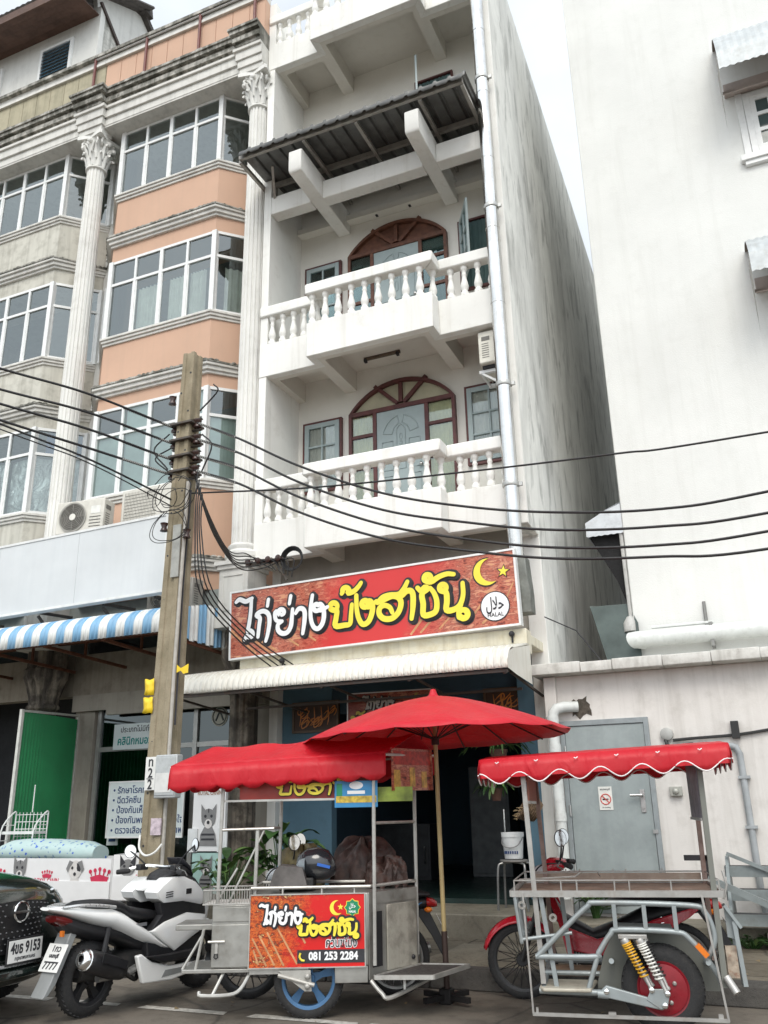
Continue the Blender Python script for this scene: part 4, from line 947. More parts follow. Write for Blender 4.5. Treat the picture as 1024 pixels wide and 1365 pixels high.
P_RED = paint('print_red', (.55, .03, .03), .4); P_GREEN = paint('print_green', (.01, .22, .10), .4); P_NAVY = paint('print_navy', (.03, .06, .16), .5)
def lettering(parent, M, ink, mat, w, edge, z=.004, name='lettering', shadow=(.02, -.02)):
    a = MB(); 
    for i, s in enumerate(ink): brush(a, s, w+2*edge, M, z+.0018*i, (1, 1), n=12, sm=4)
    if shadow:
        for i, s in enumerate(ink): brush(a, [(x+shadow[0], y+shadow[1]) for x, y in s], w+2*edge*.8, M, z-.003-.0001*i, (1, 1), n=12, sm=4)
    a.build(name+'_outline', P_BLACK, parent, smooth=None)
    b = MB()
    for i, s in enumerate(ink): brush(b, s, w, M, z+.0018*len(ink)+.003+.0018*i, (.8, .75), n=12, sm=4)
    b.build(name, mat, parent, smooth=None)
def warp(ink, box0, box1):
    """map strokes from one box to another"""
    return [[(box1[0]+(x-box0[0])*(box1[2]-box1[0])/(box0[2]-box0[0]), box1[1]+(y-box0[1])*(box1[3]-box1[1])/(box0[3]-box0[1])) for x, y in s] for s in ink]
def bounds(ink):
    xs = [p[0] for s in ink for p in s]; ys = [p[1] for s in ink for p in s]; return min(xs), min(ys), max(xs), max(ys)
def crescent(M, c, R_, r_, z, open_ang, n=22):
    """crescent moon, opening towards open_ang"""
    d = R_*.42; cx, cy = c[0]+d*math.cos(open_ang), c[1]+d*math.sin(open_ang); ri = r_
    a0 = math.acos((R_*R_+d*d-ri*ri)/(2*R_*d)); b0 = math.pi-math.acos((ri*ri+d*d-R_*R_)/(2*ri*d))
    o = [(c[0]+R_*math.cos(open_ang+a0+(2*math.pi-2*a0)*i/n), c[1]+R_*math.sin(open_ang+a0+(2*math.pi-2*a0)*i/n)) for i in range(n+1)]
    q = [(cx+ri*math.cos(open_ang+b0+(2*math.pi-2*b0)*i/n), cy+ri*math.sin(open_ang+b0+(2*math.pi-2*b0)*i/n)) for i in range(n+1)]
    vs = [M @ Vector((x, y, z)) for x, y in o]+[M @ Vector((x, y, z)) for x, y in q]
    return vs, [(i, i+1, n+2+i, n+1+i) for i in range(n)]
def starpoly(M, c, r, z, n=5, inner=.42, rot=math.pi/2):
    pts = []
    for i in range(2*n): t = rot+math.pi*i/n; rr = r if i % 2 == 0 else r*inner; pts.append(M @ Vector((c[0]+rr*math.cos(t), c[1]+rr*math.sin(t), z)))
    return pts
def disc(mb, M, c, r, z, n=28): mb.add([M @ Vector((c[0]+r*math.cos(2*math.pi*k/n), c[1]+r*math.sin(2*math.pi*k/n), z)) for k in range(n)], [tuple(range(n))])
def main_sign():
    s = thing('shop_sign', 'large red shop sign with white and yellow Thai lettering and grilled skewers above the awning', 'sign', (-4.5, 9.85, 3.42))
    M = plane_M((-6.515, 9.85, 3.425), (4.0, 0, .083), (0, 0, 1))
    MB(M).box(0, 4.0, 0, .9, -.09, 0).build('sign_face', grill_mat('sign_print', ((-.75, -.25), (.75, 1.35), -.35)), s)
    fr = MB(M).box(-.025, 4.025, -.025, 0, -.1, .012).box(-.025, 4.025, .9, .925, -.1, .012).box(-.025, 0, 0, .9, -.1, .012).box(4.0, 4.025, 0, .9, -.1, .012)
    fr.build('sign_frame', M_ALU, s)
    sk = MB(M); rng = random.Random(11)
    for x0, y0, x1, y1 in ((.08, .42, .62, .02), (.02, .36, .40, .03), (.30, .30, .72, .03), (.55, .40, 1.05, .06), (.95, .35, 1.3, .1), (2.75, .03, 3.15, .40), (3.0, .05, 3.3, .32), (3.35, .06, 3.62, .36), (3.55, .05, 3.9, .30), (2.62, .02, 2.78, .2), (3.75, .10, 3.97, .5), (3.4, .55, 3.6, .85)):
        sk.bar((x0, y0, .0), (x1, y1, .0), .022*rng.uniform(.8, 1.4), .004, (0, 0, 1))
    sk.build('printed_skewers', P_STICK, s, smooth=None)
    lettering(s, M, INK_A, P_WHITE, .066, .024, .006, 'white_words'); lettering(s, M, INK_B, P_YELLOW, .075, .026, .006, 'yellow_words')
    k = MB(); vs, fs = crescent(M, (3.655, .675), .185, .162, .006, rad(15)); k.add(vs, fs); st = starpoly(M, (3.862, .655), .095, .006, rot=rad(80)); k.add(st, [tuple(range(10))]); k.build('crescent_outline', P_BLACK, s, smooth=None)
    k = MB(); vs, fs = crescent(M, (3.655, .675), .168, .150, .010, rad(15)); k.add(vs, fs); st = starpoly(M, (3.862, .655), .072, .010, rot=rad(80)); k.add(st, [tuple(range(10))]); k.build('crescent_and_star', P_YELLOW, s, smooth=None)
    k = MB(); disc(k, M, (3.725, .24), .185, .006); k.build('halal_ring', P_BLACK, s, smooth=None)
    k = MB(); disc(k, M, (3.725, .24), .172, .009); k.build('halal_disc', P_WHITE, s, smooth=None)
    text('\uFEDD\uFEFC\uFEA3', 'arabic_word', P_BLACK, s, M @ Matrix.Translation((3.725, .265, .012)), .21, .003, width=.22, depth=.001)
    text('HALAL', 'halal_word', P_BLACK, s, M @ Matrix.Translation((3.725, .135, .012)), .07, .0005, width=.20, depth=.001)
    for x, y in ((-5.75, 3.34), (-2.63, 3.40)):
        tag(MB().ball((x, 9.90, y), (.035, .05, .035), 10, 7).tube([(x, 9.92, y-.02), (x, 9.92, y-.10)], .012, 6).build('lamp_socket', P_BLACK), 'black lamp socket on the yellowed beam under the '+('left end of the red sign' if x < -5 else 'halal badge of the red sign'), 'lamp socket')
main_sign()
def bullnose(root, x0, x1, yb, zb, yf, zf, zd, mats, pitch, name='sheet', stripe=None, end=True):
    """curved corrugated awning: flat back, rounded nose and a short drop"""
    L = [(yb, zb)]; n = 7
    for i in range(n+1):
        t = math.pi/2*i/n; L.append((yf+.30*(1-math.sin(t)), zf-(.22)*(1-math.cos(t))))
    L.append((yf, zd)); st = x0; idx = 0
    groups = {}
    k = int(round((x1-x0)/pitch))
    for i in range(k):
        a = x0+pitch*i; g = idx if not stripe else (i//stripe) % 2; mb = groups.setdefault(g, MB()); rows = []
        for y, z in L: rows.append([(a+pitch*f, y-.0, z+h) if z > zd+.02 else (a+pitch*f, y-h*1., z) for f, h in ((0, 0), (.22, 0), (.38, .022), (.62, .022), (.78, 0), (1, 0))])
        mb.grid(rows)
    for g, mb in groups.items():
        o = mb.build(name, mats[g], root, smooth=35); md = o.modifiers.new('t', 'SOLIDIFY'); md.thickness = .005
    return L
def awnings():
    yel = wall('aged_white_tin', (.74, .72, .65), (.40, .33, .20), .28, .30, rough=.5, bump=.02, lo=.5, sx=6)
    r = thing('white_awning', 'white corrugated bullnose awning with rusty streaks below the red shop sign', 'awning', (-4.6, 9.5, 2.8))
    bullnose(r, -7.0, -2.44, 9.97, 3.27, 8.95, 3.12, 2.86, [yel], .08, 'sheet')
    MB().add([(-2.44, 8.94, 2.86), (-2.44, 8.95, 2.95), (-2.44, 9.02, 3.05), (-2.44, 9.2, 3.11), (-2.44, 9.97, 3.26), (-2.44, 9.97, 2.80), (-2.44, 9.3, 2.83)], [(0, 1, 2, 3, 4, 5, 6)]).build('end_panel', yel, r, smooth=None)
    st = paint('awning_steel', (.10, .085, .075), .6, .3, dirt=.4, dirtcol=(.16, .06, .03))
    f = MB()
    for y, z in ((9.0, 2.84), (9.45, 2.99), (9.9, 3.1)): f.bar((-6.98, y, z), (-2.46, y, z), .035, .035)
    for x in (-6.9, -5.8, -4.7, -3.6, -2.5): f.bar((x, 9.0, 2.82), (x, 10.0, 3.10), .03, .03).bar((x, 9.25, 2.86), (x, 10.7, 2.75), .025, .025)
    f.bar((-6.4, 10.1, 2.78), (-2.6, 10.1, 2.78), .03, .03)
    f.build('awning_frame', st, r)
    blue = wall('blue_tin', (.20, .40, .60), (.35, .40, .44), .25, .25, rough=.5, bump=.02, lo=.5, sx=6); wh = wall('white_tin_stripe', (.74, .75, .73), (.33, .30, .25), .35, .25, rough=.5, bump=.02, lo=.5, sx=6)
    r = thing('blue_striped_awning', 'blue and white striped corrugated awning over the clinic behind the power pole', 'awning', (-9.5, 9.6, 3.6))
    bullnose(r, -15.0, -6.92, 10.4, 4.24, 8.86, 4.02, 3.66, [blue, wh], .072, 'sheet', stripe=2)
    # striped return panel at the right-hand end
    for g in (0, 1):
        mb = MB()
        for i in range(16):
            if (i//2) % 2 != g: continue
            y0 = 8.88+i*.095; rows = [[(-6.915+h, y0+.095*f, z0) for f, h in ((0, 0), (.25, 0), (.4, .02), (.6, .02), (.75, 0), (1, 0))] for z0 in (min(4.2, 3.98+(y0-8.88)*.25), 3.64+.02*(i % 2))]
            mb.grid(rows)
        o = mb.build('return_panel', (blue, wh)[g], r, smooth=35)
    rust = paint('rusty_steel', (.17, .07, .04), .85, .2, var=.35, scale=10)
    f = MB()
    for y, z in ((8.9, 3.68), (9.6, 3.85), (10.3, 4.0)): f.bar((-14.9, y, z), (-6.95, y, z), .045, .045)
    for x in (-14, -12.6, -11.2, -9.9, -8.9, -7.9, -6.98): f.bar((x, 8.9, 3.66), (x, 10.6, 3.60), .04, .04).bar((x, 9.7, 3.64), (x, 9.7, 3.86), .03, .03)
    f.build('awning_frame', rust, r)
    MB().add([(-15, 9.0, 3.98), (-7.0, 9.0, 3.98), (-7.0, 10.6, 4.16), (-15, 10.6, 4.16)], [(0, 1, 2, 3)]).build('awning_lining', paint('dark_tin', (.12, .115, .11), .8, var=.4, scale=4), r)  # dark grey mottled sheet just beneath the striped ones
    # blank signboard on struts
    r = thing('blank_signboard', 'blank pale grey signboard standing above the blue striped awning', 'signboard', (-9.5, 9.2, 4.2))
    M = plane_M((-15.2, 9.36, 4.24), (8.0, -.17, .08), (0, 0, 1))
    pm = wall('blank_panel', (.62, .645, .655), (.50, .53, .55), .2, .25, rough=.45, bump=.01, lo=.5)
    for k in range(6): MB(M).box(max(0, 8.0-1.56*(k+1)), 8.0-1.56*k-.004, 0, 1.05, -.10, 0).build('panel', pm, r)
    MB(M).box(-.03, 8.03, -.035, 0, -.12, .012).box(-.03, 8.03, 1.05, 1.085, -.12, .012).box(8.0, 8.035, 0, 1.05, -.12, .012).build('edge_trim', paint('pale_trim', (.70, .71, .70), .4), r)
    f = MB()
    for x in (-14, -12.5, -11, -9.6, -8.4, -7.5): f.bar((x, 9.42, 4.25), (x+.15, 9.6, 3.95), .04, .04).bar((x, 9.42, 4.3), (x, 10.1, 4.35), .04, .04)
    f.pieces('sign_strut', paint('dark_strut', (.06, .055, .05), .7), r)
    # hanging fascia fittings: bracket box, red-brown clamps at its right-hand end
    MB().bar((-7.13, 9.30, 4.25), (-7.13, 9.30, 5.45), .05, .05).build('end_post', paint('pale_trim', (.7,)*3), r)
    return
awnings()
def condenser(name, loc, rz, label, grp, w=.82, h=.56, d=.28, fan=True, body=(.62, .60, .54), grille=False):
    t = thing(name, label, 'air conditioner', loc, rz, grp); M = ROOTM[t.name]
    cm = paint('ac_casing_%d' % int(body[0]*100), body, .5, var=.08, dirt=.3, dirtcol=(.36, .33, .27))
    MB(M).box(-w/2, w/2, 0, d, .04, h).build('casing', cm, t, bevel=.015)
    MB(M).box(-w/2+.08, -w/2+.16, .02, d-.02, 0, .04).box(w/2-.16, w/2-.08, .02, d-.02, 0, .04).build('feet', P_BLACK, t)
    if fan:
        cx = -w/2+h*.52; cz = h*.53; R_ = h*.40
        g = MB(M).lathe([(R_, -.004), (R_+.012, -.018), (R_-.012, -.018)], (cx, 0, cz), 28, (0, 1, 0), cap=False)
        for i in range(1, 8): r_ = R_*i/8; g.tube([(cx+r_*math.cos(a), -.014, cz+r_*math.sin(a)) for a in [k*math.pi/12 for k in range(24)]], .0045, 5, closed=True)
        for k in range(8): a = k*math.pi/4; g.tube([(cx, -.016, cz), (cx+R_*math.cos(a), -.016, cz+R_*math.sin(a))], .004, 5)
        g.build('fan_grille', paint('ac_grille', (.30, .29, .26), .5), t)
        b = MB(M); disc(b, Matrix.Identity(4), (0, 0), .1, 0) if False else None
        MB(M).lathe([(R_*.98, 0), (R_*.98, .001)], (cx, -.003, cz), 28, (0, 1, 0)).build('fan_well', paint('fan_well', (.10, .095, .085), .8), t)
        MB(M).lathe([(.055, -.02), (.05, -.026)], (cx, 0, cz), 16, (0, 1, 0)).build('fan_hub', paint('fan_hub', (.70, .68, .62), .5), t)
        MB(M).box(w/2-.22, w/2-.06, -.004, 0, h*.58, h*.80).build('rating_label', paint('label_grey', (.70, .70, .66), .5), t)
        f = MB(M)
        for k in range(4): f.box(w/2-.24, w/2-.05, -.006, -.001, .12+k*.05, .128+k*.05)
        f.build('louvre_slots', P_BLACK, t)
    sl = MB(M)
    for k in range(7): sl.box(w/2-.001, w/2+.004, .05, d*.55, .12+k*.035, .13+k*.035)
    sl.box(w/2-.001, w/2+.004, .05, d*.62, h*.72, h*.84)
    sl.build('side_vents', paint('vent_shadow', (.16, .155, .14), .7), t)
    if grille:
        f = MB(M)
        for k in range(22): f.box(-w/2+.06+k*(w*.55)/22, -w/2+.064+k*(w*.55)/22, -.006, -.001, .06, h-.05)
        for k in range(12): f.box(-w/2+.06, -w/2+.06+w*.55, -.007, -.001, .06+k*(h-.11)/12, .064+k*(h-.11)/12)
        f.build('mesh_grille', paint('ac_mesh', (.33, .32, .29), .6), t)
    return t
condenser('condenser', (-9.12, 9.55, 5.46), rad(8), 'white air conditioner with round fan grille above the blank signboard beside the fluted column', 'air conditioners on the facades')
condenser('condenser', (-8.05, 9.85, 5.46), 0, 'pale air conditioner with meshed front half hidden behind the power pole', 'air conditioners on the facades', w=1.1, h=.72, fan=False, grille=True)
condenser('condenser', (-7.75, 10.05, 4.22), 0, 'dusty air conditioner with fan tucked between the blank signboard and striped awning', 'air conditioners on the facades', w=.8, h=.5, body=(.40, .38, .34))
condenser('condenser', (-2.93, 10.66, 7.22), rad(-90), 'cream air conditioner hung under the corner of the upper balcony, beside the downpipe', 'air conditioners on the facades', w=.75, h=.53, d=.27, body=(.70, .68, .60))
tag(MB().box(-2.97, -2.63, 10.40, 10.45, 7.17, 7.215).box(-2.97, -2.63, 10.85, 10.90, 7.17, 7.215).bar((-2.93, 10.42, 7.17), (-2.64, 10.42, 6.95), .03, .03).bar((-2.95, 10.45, 7.19), (-2.95, 10.85, 7.19), .03, .03).build('ac_shelf', M_ALU), 'white steel shelf bracket carrying the cream air conditioner by the downpipe', 'bracket')
for k, (x0, x1, y, z) in enumerate(((-4.84, -4.18, 11.20, 11.02), (-4.95, -4.35, 10.9, 8.10))):
    t = thing('fluorescent_fixture', ('rusty bare fluorescent fitting on the wall above the brown arched door' if k == 0 else 'rusty bare fluorescent fitting on the soffit above the maroon arched door'), 'light fitting', ((x0+x1)/2, y, z))
    MB().box(x0, x1, y-.03, y+.02, z, z+.05).build('batten', paint('rusty_batten', (.12, .085, .06), .8, var=.4, scale=15, dirt=.5), t)
    MB().box(x0+.01, x0+.05, y-.06, y+.0, z-.05, z).box(x1-.05, x1-.01, y-.06, y+.0, z-.05, z).build('tube_holder', P_BLACK, t)
# ------------------------------------------------------------------ clinic shopfront on the left, things inside the shop
def clinic():
    r = thing('clinic_shopfront', 'dark glazed clinic shopfront with aluminium frames behind the power pole', 'shopfront', (-8.2, 10.9, .42))
    gd = glass('shop_glass', (.16, .21, .22), .07)
    fr = MB()
    for x in (-9.55, -8.35, -7.75, -6.95): fr.box(x-.035, x+.035, 10.86, 10.94, .44, 3.26)
    for z in (.46, 2.42, 3.22): fr.box(-9.58, -6.92, 10.87, 10.93, z-.035, z+.035)
    fr.build('frame', paint('grey_aluminium', (.40, .40, .38), .4, .4, dirt=.2), r)
    MB().box(-9.55, -6.93, 10.895, 10.905, .45, 3.25).build('glazing', gd, r)
    MB().box(-10.3, -6.45, 13.0, 13.1, .42, 3.6).build('back_wall', paint('clinic_wall', (.10, .12, .12), .9), r)
    MB().box(-9.5, -8.4, 11.3, 11.35, .6, 1.5).build('display_card', paint('pink_display', (.34, .16, .20), .7, var=.4, scale=3), r)
    MB().box(-9.3, -8.5, 11.25, 11.29, 1.55, 2.15).build('display_poster', paint('blue_display', (.10, .22, .28), .6, var=.5, scale=5), r)
    # grey plaster piers around it
    pm = wall('worn_grey_plaster', (.36, .33, .28), (.12, .11, .09), .4, .3)
    MB().box(-9.98, -9.60, 10.80, 11.1, .42, 3.3).build('pier', pm, r); MB().box(-6.93, -6.44, 10.86, 11.1, .42, 3.6).build('pier', pm, r)
    MB().box(-9.98, -6.44, 10.7, 10.749, 3.0, 3.25).box(-9.3, -6.5, 10.70, 10.78, 2.92, 3.0).build('shutter_box', pm, r)
    return r
CL = clinic()
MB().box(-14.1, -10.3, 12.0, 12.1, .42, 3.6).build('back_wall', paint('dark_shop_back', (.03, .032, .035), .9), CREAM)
X = (1, 0, 0); Z = (0, 0, 1)
def board(name, label, cat, x0, x1, y, z0, z1, mat, edge=None, group=None):
    s = thing(name, label, cat, ((x0+x1)/2, y, z0), 0, group); MB().box(x0, x1, y-.012, y, z0, z1).build('panel', mat, s)
    if edge:
        MB().box(x0-.02, x0, y-.02, y+.005, z0-.02, z1+.02).box(x1, x1+.02, y-.02, y+.005, z0-.02, z1+.02).box(x0, x1, y-.02, y+.005, z0-.02, z0).box(x0, x1, y-.02, y+.005, z1, z1+.02).build('frame', edge, s)
    return s
def T(body, s, x, y, z, size, mat, width=None, bold=.001, al='CENTER', name='lettering'):
    return text(body, name, mat, s, plane_M((x, y, z), X, Z), size, bold, align=al, width=width, depth=.001)
pale = paint('pale_board', (.62, .68, .68), .5, var=.04); teal = paint('print_teal', (.0, .22, .20), .5)
s = board('clinic_name_sign', 'white clinic name sign with black and teal Thai letters inside the glass', 'sign', -9.23, -8.1, 10.85, 2.40, 2.78, pale)
T('ประเภทไม่มีที่พักค้างคืน', s, -8.62, 10.836, 2.69, .11, P_BLACK, .95); T('คลินิกหมอว่างเพชร', s, -8.62, 10.836, 2.52, .16, teal, 1.05, .004)
s = board('service_list_board', 'white service list board with navy Thai lines and bullets left of the pole', 'sign', -9.0, -7.70, 10.6, 1.17, 1.91, pale, M_ALU)
for i, t in enumerate(('รักษาโรคทั่วไป', 'ฉีดวัคซีน', 'ป้องกันเห็บหมัด', 'ป้องกันพยาธิหนอนหัวใจ', 'ตรวจเลือด ตรวจสุขภาพ')):
    T('• '+t, s, -8.94, 10.586, 1.80-i*.137, .125, P_NAVY, None, .002, 'LEFT')
s = board('no_dogs_sign', 'small white and blue prohibition sign beside the service list board', 'sign', -9.12, -8.92, 10.75, 1.05, 1.5, pale)
MB().tube([(-9.02+.075*math.cos(a), 10.73, 1.30+.075*math.sin(a)) for a in [i*math.pi/10 for i in range(20)]], .01, 6, closed=True).bar((-9.07, 10.73, 1.35), (-8.97, 10.73, 1.25), .015, .015).box(-9.08, -8.96, 10.732, 10.737, 1.10, 1.14).build('prohibition_mark', P_NAVY, s)
# round clinic badge on the transom glass
b = thing('round_badge', 'round cream badge stuck on the dark transom glass above the red canopy', 'sticker', (-7.35, 10.85, 2.6))
k = MB(); Mb = plane_M((-7.35, 10.885, 2.80), X, Z); disc(k, Mb, (0, 0), .14, 0); k.build('disc', paint('badge_cream', (.34, .33, .27), .6), b, smooth=None)
MB().tube([Mb @ Vector((.115*math.cos(a), .115*math.sin(a), .004)) for a in [i*math.pi/12 for i in range(24)]], .008, 5, closed=True).tube([Mb @ Vector(p) for p in ((-.06, -.06, .004), (-.02, .03, .004), (.0, .07, .004), (.03, .03, .004), (.07, -.06, .004))], .014, 6).build('emblem', paint('badge_dark', (.05, .06, .06), .6), b)
# green corrugated door leaf swung open
def green_door():
    p = Vector((-9.62, 9.35, 0)); q = Vector((-9.85, 10.72, 0)); e = (q-p).normalized(); L = (q-p).length; z0, z1 = .50, 2.88
    t = thing('green_shutter_door', 'green corrugated metal door leaf in a pale frame standing open behind the wire rack', 'door', (p.x, p.y, .4))
    n = Vector((e.y, -e.x, 0)); rows = []
    m = 40
    for z in (z0, z1): rows.append([p+e*(L*i/m)+n*(.012 if i % 2 else -.012)+Vector((0, 0, z)) for i in range(m+1)])
    MB().grid(rows).build('sheet', paint('green_sheet', (.012, .23, .075), .4, var=.15, scale=2), t, smooth=None)
    f = MB(); up = Vector((0, 0, 1))
    f.bar(p+up*.42, p+up*2.9, .045, .045).bar(q+up*.42, q+up*2.96, .03, .03).bar(p+up*2.88, q+up*2.94, .03, .03).bar(p+up*.48, q+up*.48, .05, .05)
    f.build('door_frame', paint('pale_frame', (.58, .58, .54), .5, dirt=.25), t)
green_door()
# white wire rack
def wire_rack():
    t = thing('wire_rack', 'white wire display rack with curved sides in front of the green door', 'rack', (-9.2, 9.25, .4)); w = paint('white_wire', (.66, .68, .66), .5)
    x0, x1, y0, y1, zb, zt = -9.48, -8.92, 9.08, 9.32, .42, 1.52
    f = MB()
    for x in (x0, x1):
        f.tube(smooth2([(x, y0, zb), (x, y0, 1.1), (x, y0+.03, 1.35), (x, y1-.04, zt), (x, y1, zt)], 3), .010, 6).tube([(x, y1, zb), (x, y1, zt)], .010, 6)
        for k in range(5): z = .6+k*.19; f.tube([(x, y0+(.02 if k > 3 else 0), z), (x, y1, z)], .005, 5)
        f.tube([(x, (y0+y1)/2, zb), (x, (y0+y1)/2, 1.45)], .005, 5)
    f.build('side_grid', w, t)
    b = MB()
    for k in range(12): z = .50+k*.09; b.tube([(x0, y1, z), (x1, y1, z)], .005, 5)
    for k in range(1, 9): x = x0+(x1-x0)*k/9; b.tube([(x, y1, zb), (x, y1, zt)], .005, 5)
    b.tube([((x0+x1)/2, y1, zt), ((x0+x1)/2, y1, zt+.35)], .008, 5).build('back_grid', w, t)
    for z in (.86, 1.25): MB().box(x0, x1, y0+.02, y1, z, z+.035).build('shelf', w, t)
wire_rack()
# two white promotional bins printed with cats and dogs
P_GREY = paint('print_grey', (.20, .20, .20), .6); P_PALE = paint('print_pale_fur', (.62, .60, .58), .6); P_LOGO = paint('print_logo_red', (.55, .03, .08), .5)
def pet(s, M, kind, cx, cy, k):
    """printed animal bust: shoulders, head, ears, face"""
    body = P_GREY if kind != 'dog' else P_PALE
    a = MB(); n = 16
    a.add([M @ Vector((cx+k*x, cy+k*y, .004)) for x, y in ((-.11, -.20), (-.10, -.08), (-.05, .0), (.05, .0), (.10, -.08), (.12, -.20))], [tuple(range(6))])
    a.add([M @ Vector((cx+k*.095*math.cos(t), cy+k*(.09+.10*math.sin(t)), .006)) for t in [i*2*math.pi/n for i in range(n)]], [tuple(range(n))]); a.build('printed_animal', body, s, smooth=None)
    e = MB()
    for sg in (-1, 1):
        pts = ((.03, .15), (.095, .10), (.10, .24)) if kind != 'dog' else ((.03, .17), (.09, .19), (.13, .10), (.10, .06), (.07, .12))
        e.add([M @ Vector((cx+sg*k*x, cy+k*y, .008)) for x, y in pts], [tuple(range(len(pts)))])
    e.build('printed_ears', P_GREY if kind != 'siam' else P_BLACK, s, smooth=None)
    f = MB()
    for sg in (-1, 1): disc(f, M, (cx+sg*k*.04, cy+k*.11), k*.017, .009, 10)
    disc(f, M, (cx, cy+k*.045), k*.02, .009, 10)
    if kind == 'dog': f.add([M @ Vector((cx+k*x, cy+k*y, .0075)) for x, y in ((.02, .16), (.09, .15), (.08, .07), (.03, .08))], [(0, 1, 2, 3)])
    if kind == 'cat':
        for q in (-.06, 0, .06): f.add([M @ Vector((cx+k*x, cy+k*y, .0075)) for x, y in ((q-.008, .19), (q+.008, .19), (q+.004, .145), (q-.004, .145))], [(0, 1, 2, 3)])
        for q in (-.14, -.09): f.add([M @ Vector((cx+k*x, cy+k*y, .0065)) for x, y in ((-.09, q), (.09, q), (.08, q+.02), (-.08, q+.02))], [(0, 1, 2, 3)])
    f.build('printed_face', P_BLACK, s, smooth=None)
    if kind == 'cat':
        f = MB(); disc(f, M, (cx, cy+k*.03), k*.05, .007, 12); f.build('printed_muzzle', P_PALE, s, smooth=None)
def crown(s, M, cx, cy, k):
    c = MB()
    c.add([M @ Vector((cx+k*x, cy+k*y, .004)) for x, y in ((-.10, 0), (.10, 0), (.12, .05), (0, .075), (-.12, .05))], [tuple(range(5))])
    for i in range(5): t = (i-2)*.055; disc(c, M, (cx+k*t*1.1, cy+k*(.125-abs(i-2)*.012)), k*.021, .004, 10)
    for i in range(5): t = (i-2)*.055; c.bar(M @ Vector((cx+k*t*.9, cy+k*.06, .004)), M @ Vector((cx+k*t*1.1, cy+k*.12, .004)), k*.016, .002)
    c.build('printed_crown', P_LOGO, s, smooth=None)
bw = paint('white_card', (.74, .74, .74), .5, var=.03)
def bin_(name, label, A, B, z0, z1, depth, faces):
    A = Vector((*A, 0)); B = Vector((*B, 0)); e = (B-A).normalized(); L = (B-A).length; n = Vector((-e.y, e.x, 0))
    t = thing(name, label, 'display bin', ((A+B)/2).to_tuple()[:2]+(z0,)); up = Vector((0, 0, 1))
    def q(a, b, c, d, **k): pass
    w = MB(); th = .015
    w.bar(A+up*(z0+z1)/2, B+up*(z0+z1)/2, th, z1-z0).bar(A+n*depth+up*(z0+z1)/2, B+n*depth+up*(z0+z1)/2, th, z1-z0)
    w.bar(A+n*.008+up*(z0+z1)/2, A+n*(depth-.008)+up*(z0+z1)/2, th, z1-z0).bar(B+n*.008+up*(z0+z1)/2, B+n*(depth-.008)+up*(z0+z1)/2, th, z1-z0)
    w.build('side_panel', bw, t)
    MB().bar(A-n*.012+e*.0+up*(z0+.14), B-n*.012+up*(z0+.14), .012, .26).build('front_lip', bw, t)
    M = plane_M(A-n*.009+up*z0, e, up)
    for f in faces: f(t, M, L)
    return t
def logo(t, M, x, y, k=1.): crown(t, M, x, y+.05*k, .5*k); text('ROYAL CANIN', 'brand_word', P_LOGO, t, M @ Matrix.Translation((x, y+.02*k, .003)), .07*k, .001, width=.30*k, depth=.001)
bin_('display_bin', 'white promotional bin printed with cat and dog portraits standing along the kerb', (-9.75, 8.72), (-7.30, 8.72), .46, .98, .6,
     [lambda t, M, L: (pet(t, M, 'siam', .32, .36, .8), crown(t, M, .68, .27, 1.0), pet(t, M, 'cat', 1.05, .30, 1.05), logo(t, M, 1.49, .24, 1.25), pet(t, M, 'dog', 1.92, .30, 1.05), crown(t, M, 2.29, .26, 1.15))])
bin_('display_bin', 'grey-white promotional bin end with a slim cat print beside the pole foot', (-7.28, 8.73), (-6.78, 8.93), .52, 1.02, .5, [lambda t, M, L: (pet(t, M, 'siam', .17, .27, .95), logo(t, M, .40, .24, .85))])
for nm, x0, x1 in (('bin_plinth', -9.7, -7.34), ('bin_plinth', -7.2, -6.85)):
    tag(MB().box(x0, x1, 8.8, 9.2, .155, .458 if x0 < -9 else .518).build(nm, paint('dark_plinth', (.06, .055, .05), .9)), 'dark low platform under the '+('long promotional bin with pet prints' if x0 < -9 else 'short promotional bin by the pole'), 'platform')
# rolled mattress wrapped in floral cloth
def floral():
    m, nt, b = _nodes('floral_cloth'); v = _coords(nt); vo = _n(nt, 'ShaderNodeTexVoronoi'); vo.inputs['Scale'].default_value = 15
    nd = _n(nt, 'ShaderNodeTexNoise'); nd.inputs['Scale'].default_value = 14; nt.links.new(v, nd.inputs['Vector']); nt.links.new(_mixc(nt, .07, v, nd.outputs['Color'], 'ADD'), vo.inputs['Vector'])
    c = _mixc(nt, _ramp(nt, vo.outputs['Distance'], .22, .30, 1, 0), (.42, .55, .54), (.06, .14, .50)); sx = _n(nt, 'ShaderNodeSeparateColor'); nt.links.new(vo.outputs['Color'], sx.inputs[0])
    c2 = _mixc(nt, _ramp(nt, vo.outputs['Distance'], .25, .36, 1, 0), (.44, .56, .55), (.22, .33, .42)); c = _mixc(nt, _ramp(nt, sx.outputs[0], .45, .55), c, c2)
    nt.links.new(c, b.inputs['Base Color']); b.inputs['Roughness'].default_value = .8; return m
rng = random.Random(9); secs = []
for i in range(25):
    u = i/24; x = -9.25+1.55*u; r = .165*(.7+.3*min(1, 8*u, 8*(1-u)))*(1+.03*math.sin(9*u)); secs.append([(x, 8.98+r*1.25*math.cos(a), 1.035+.02*math.sin(4*u)+r*.85*math.sin(a)*(1+.06*math.sin(3*a+u*7))) for a in [k*2*math.pi/18 for k in range(18)]])
tag(MB().loft(secs).build('rolled_mattress', floral(), smooth=60), 'rolled mattress in pale floral cloth lying on the promotional bin', 'mattress')
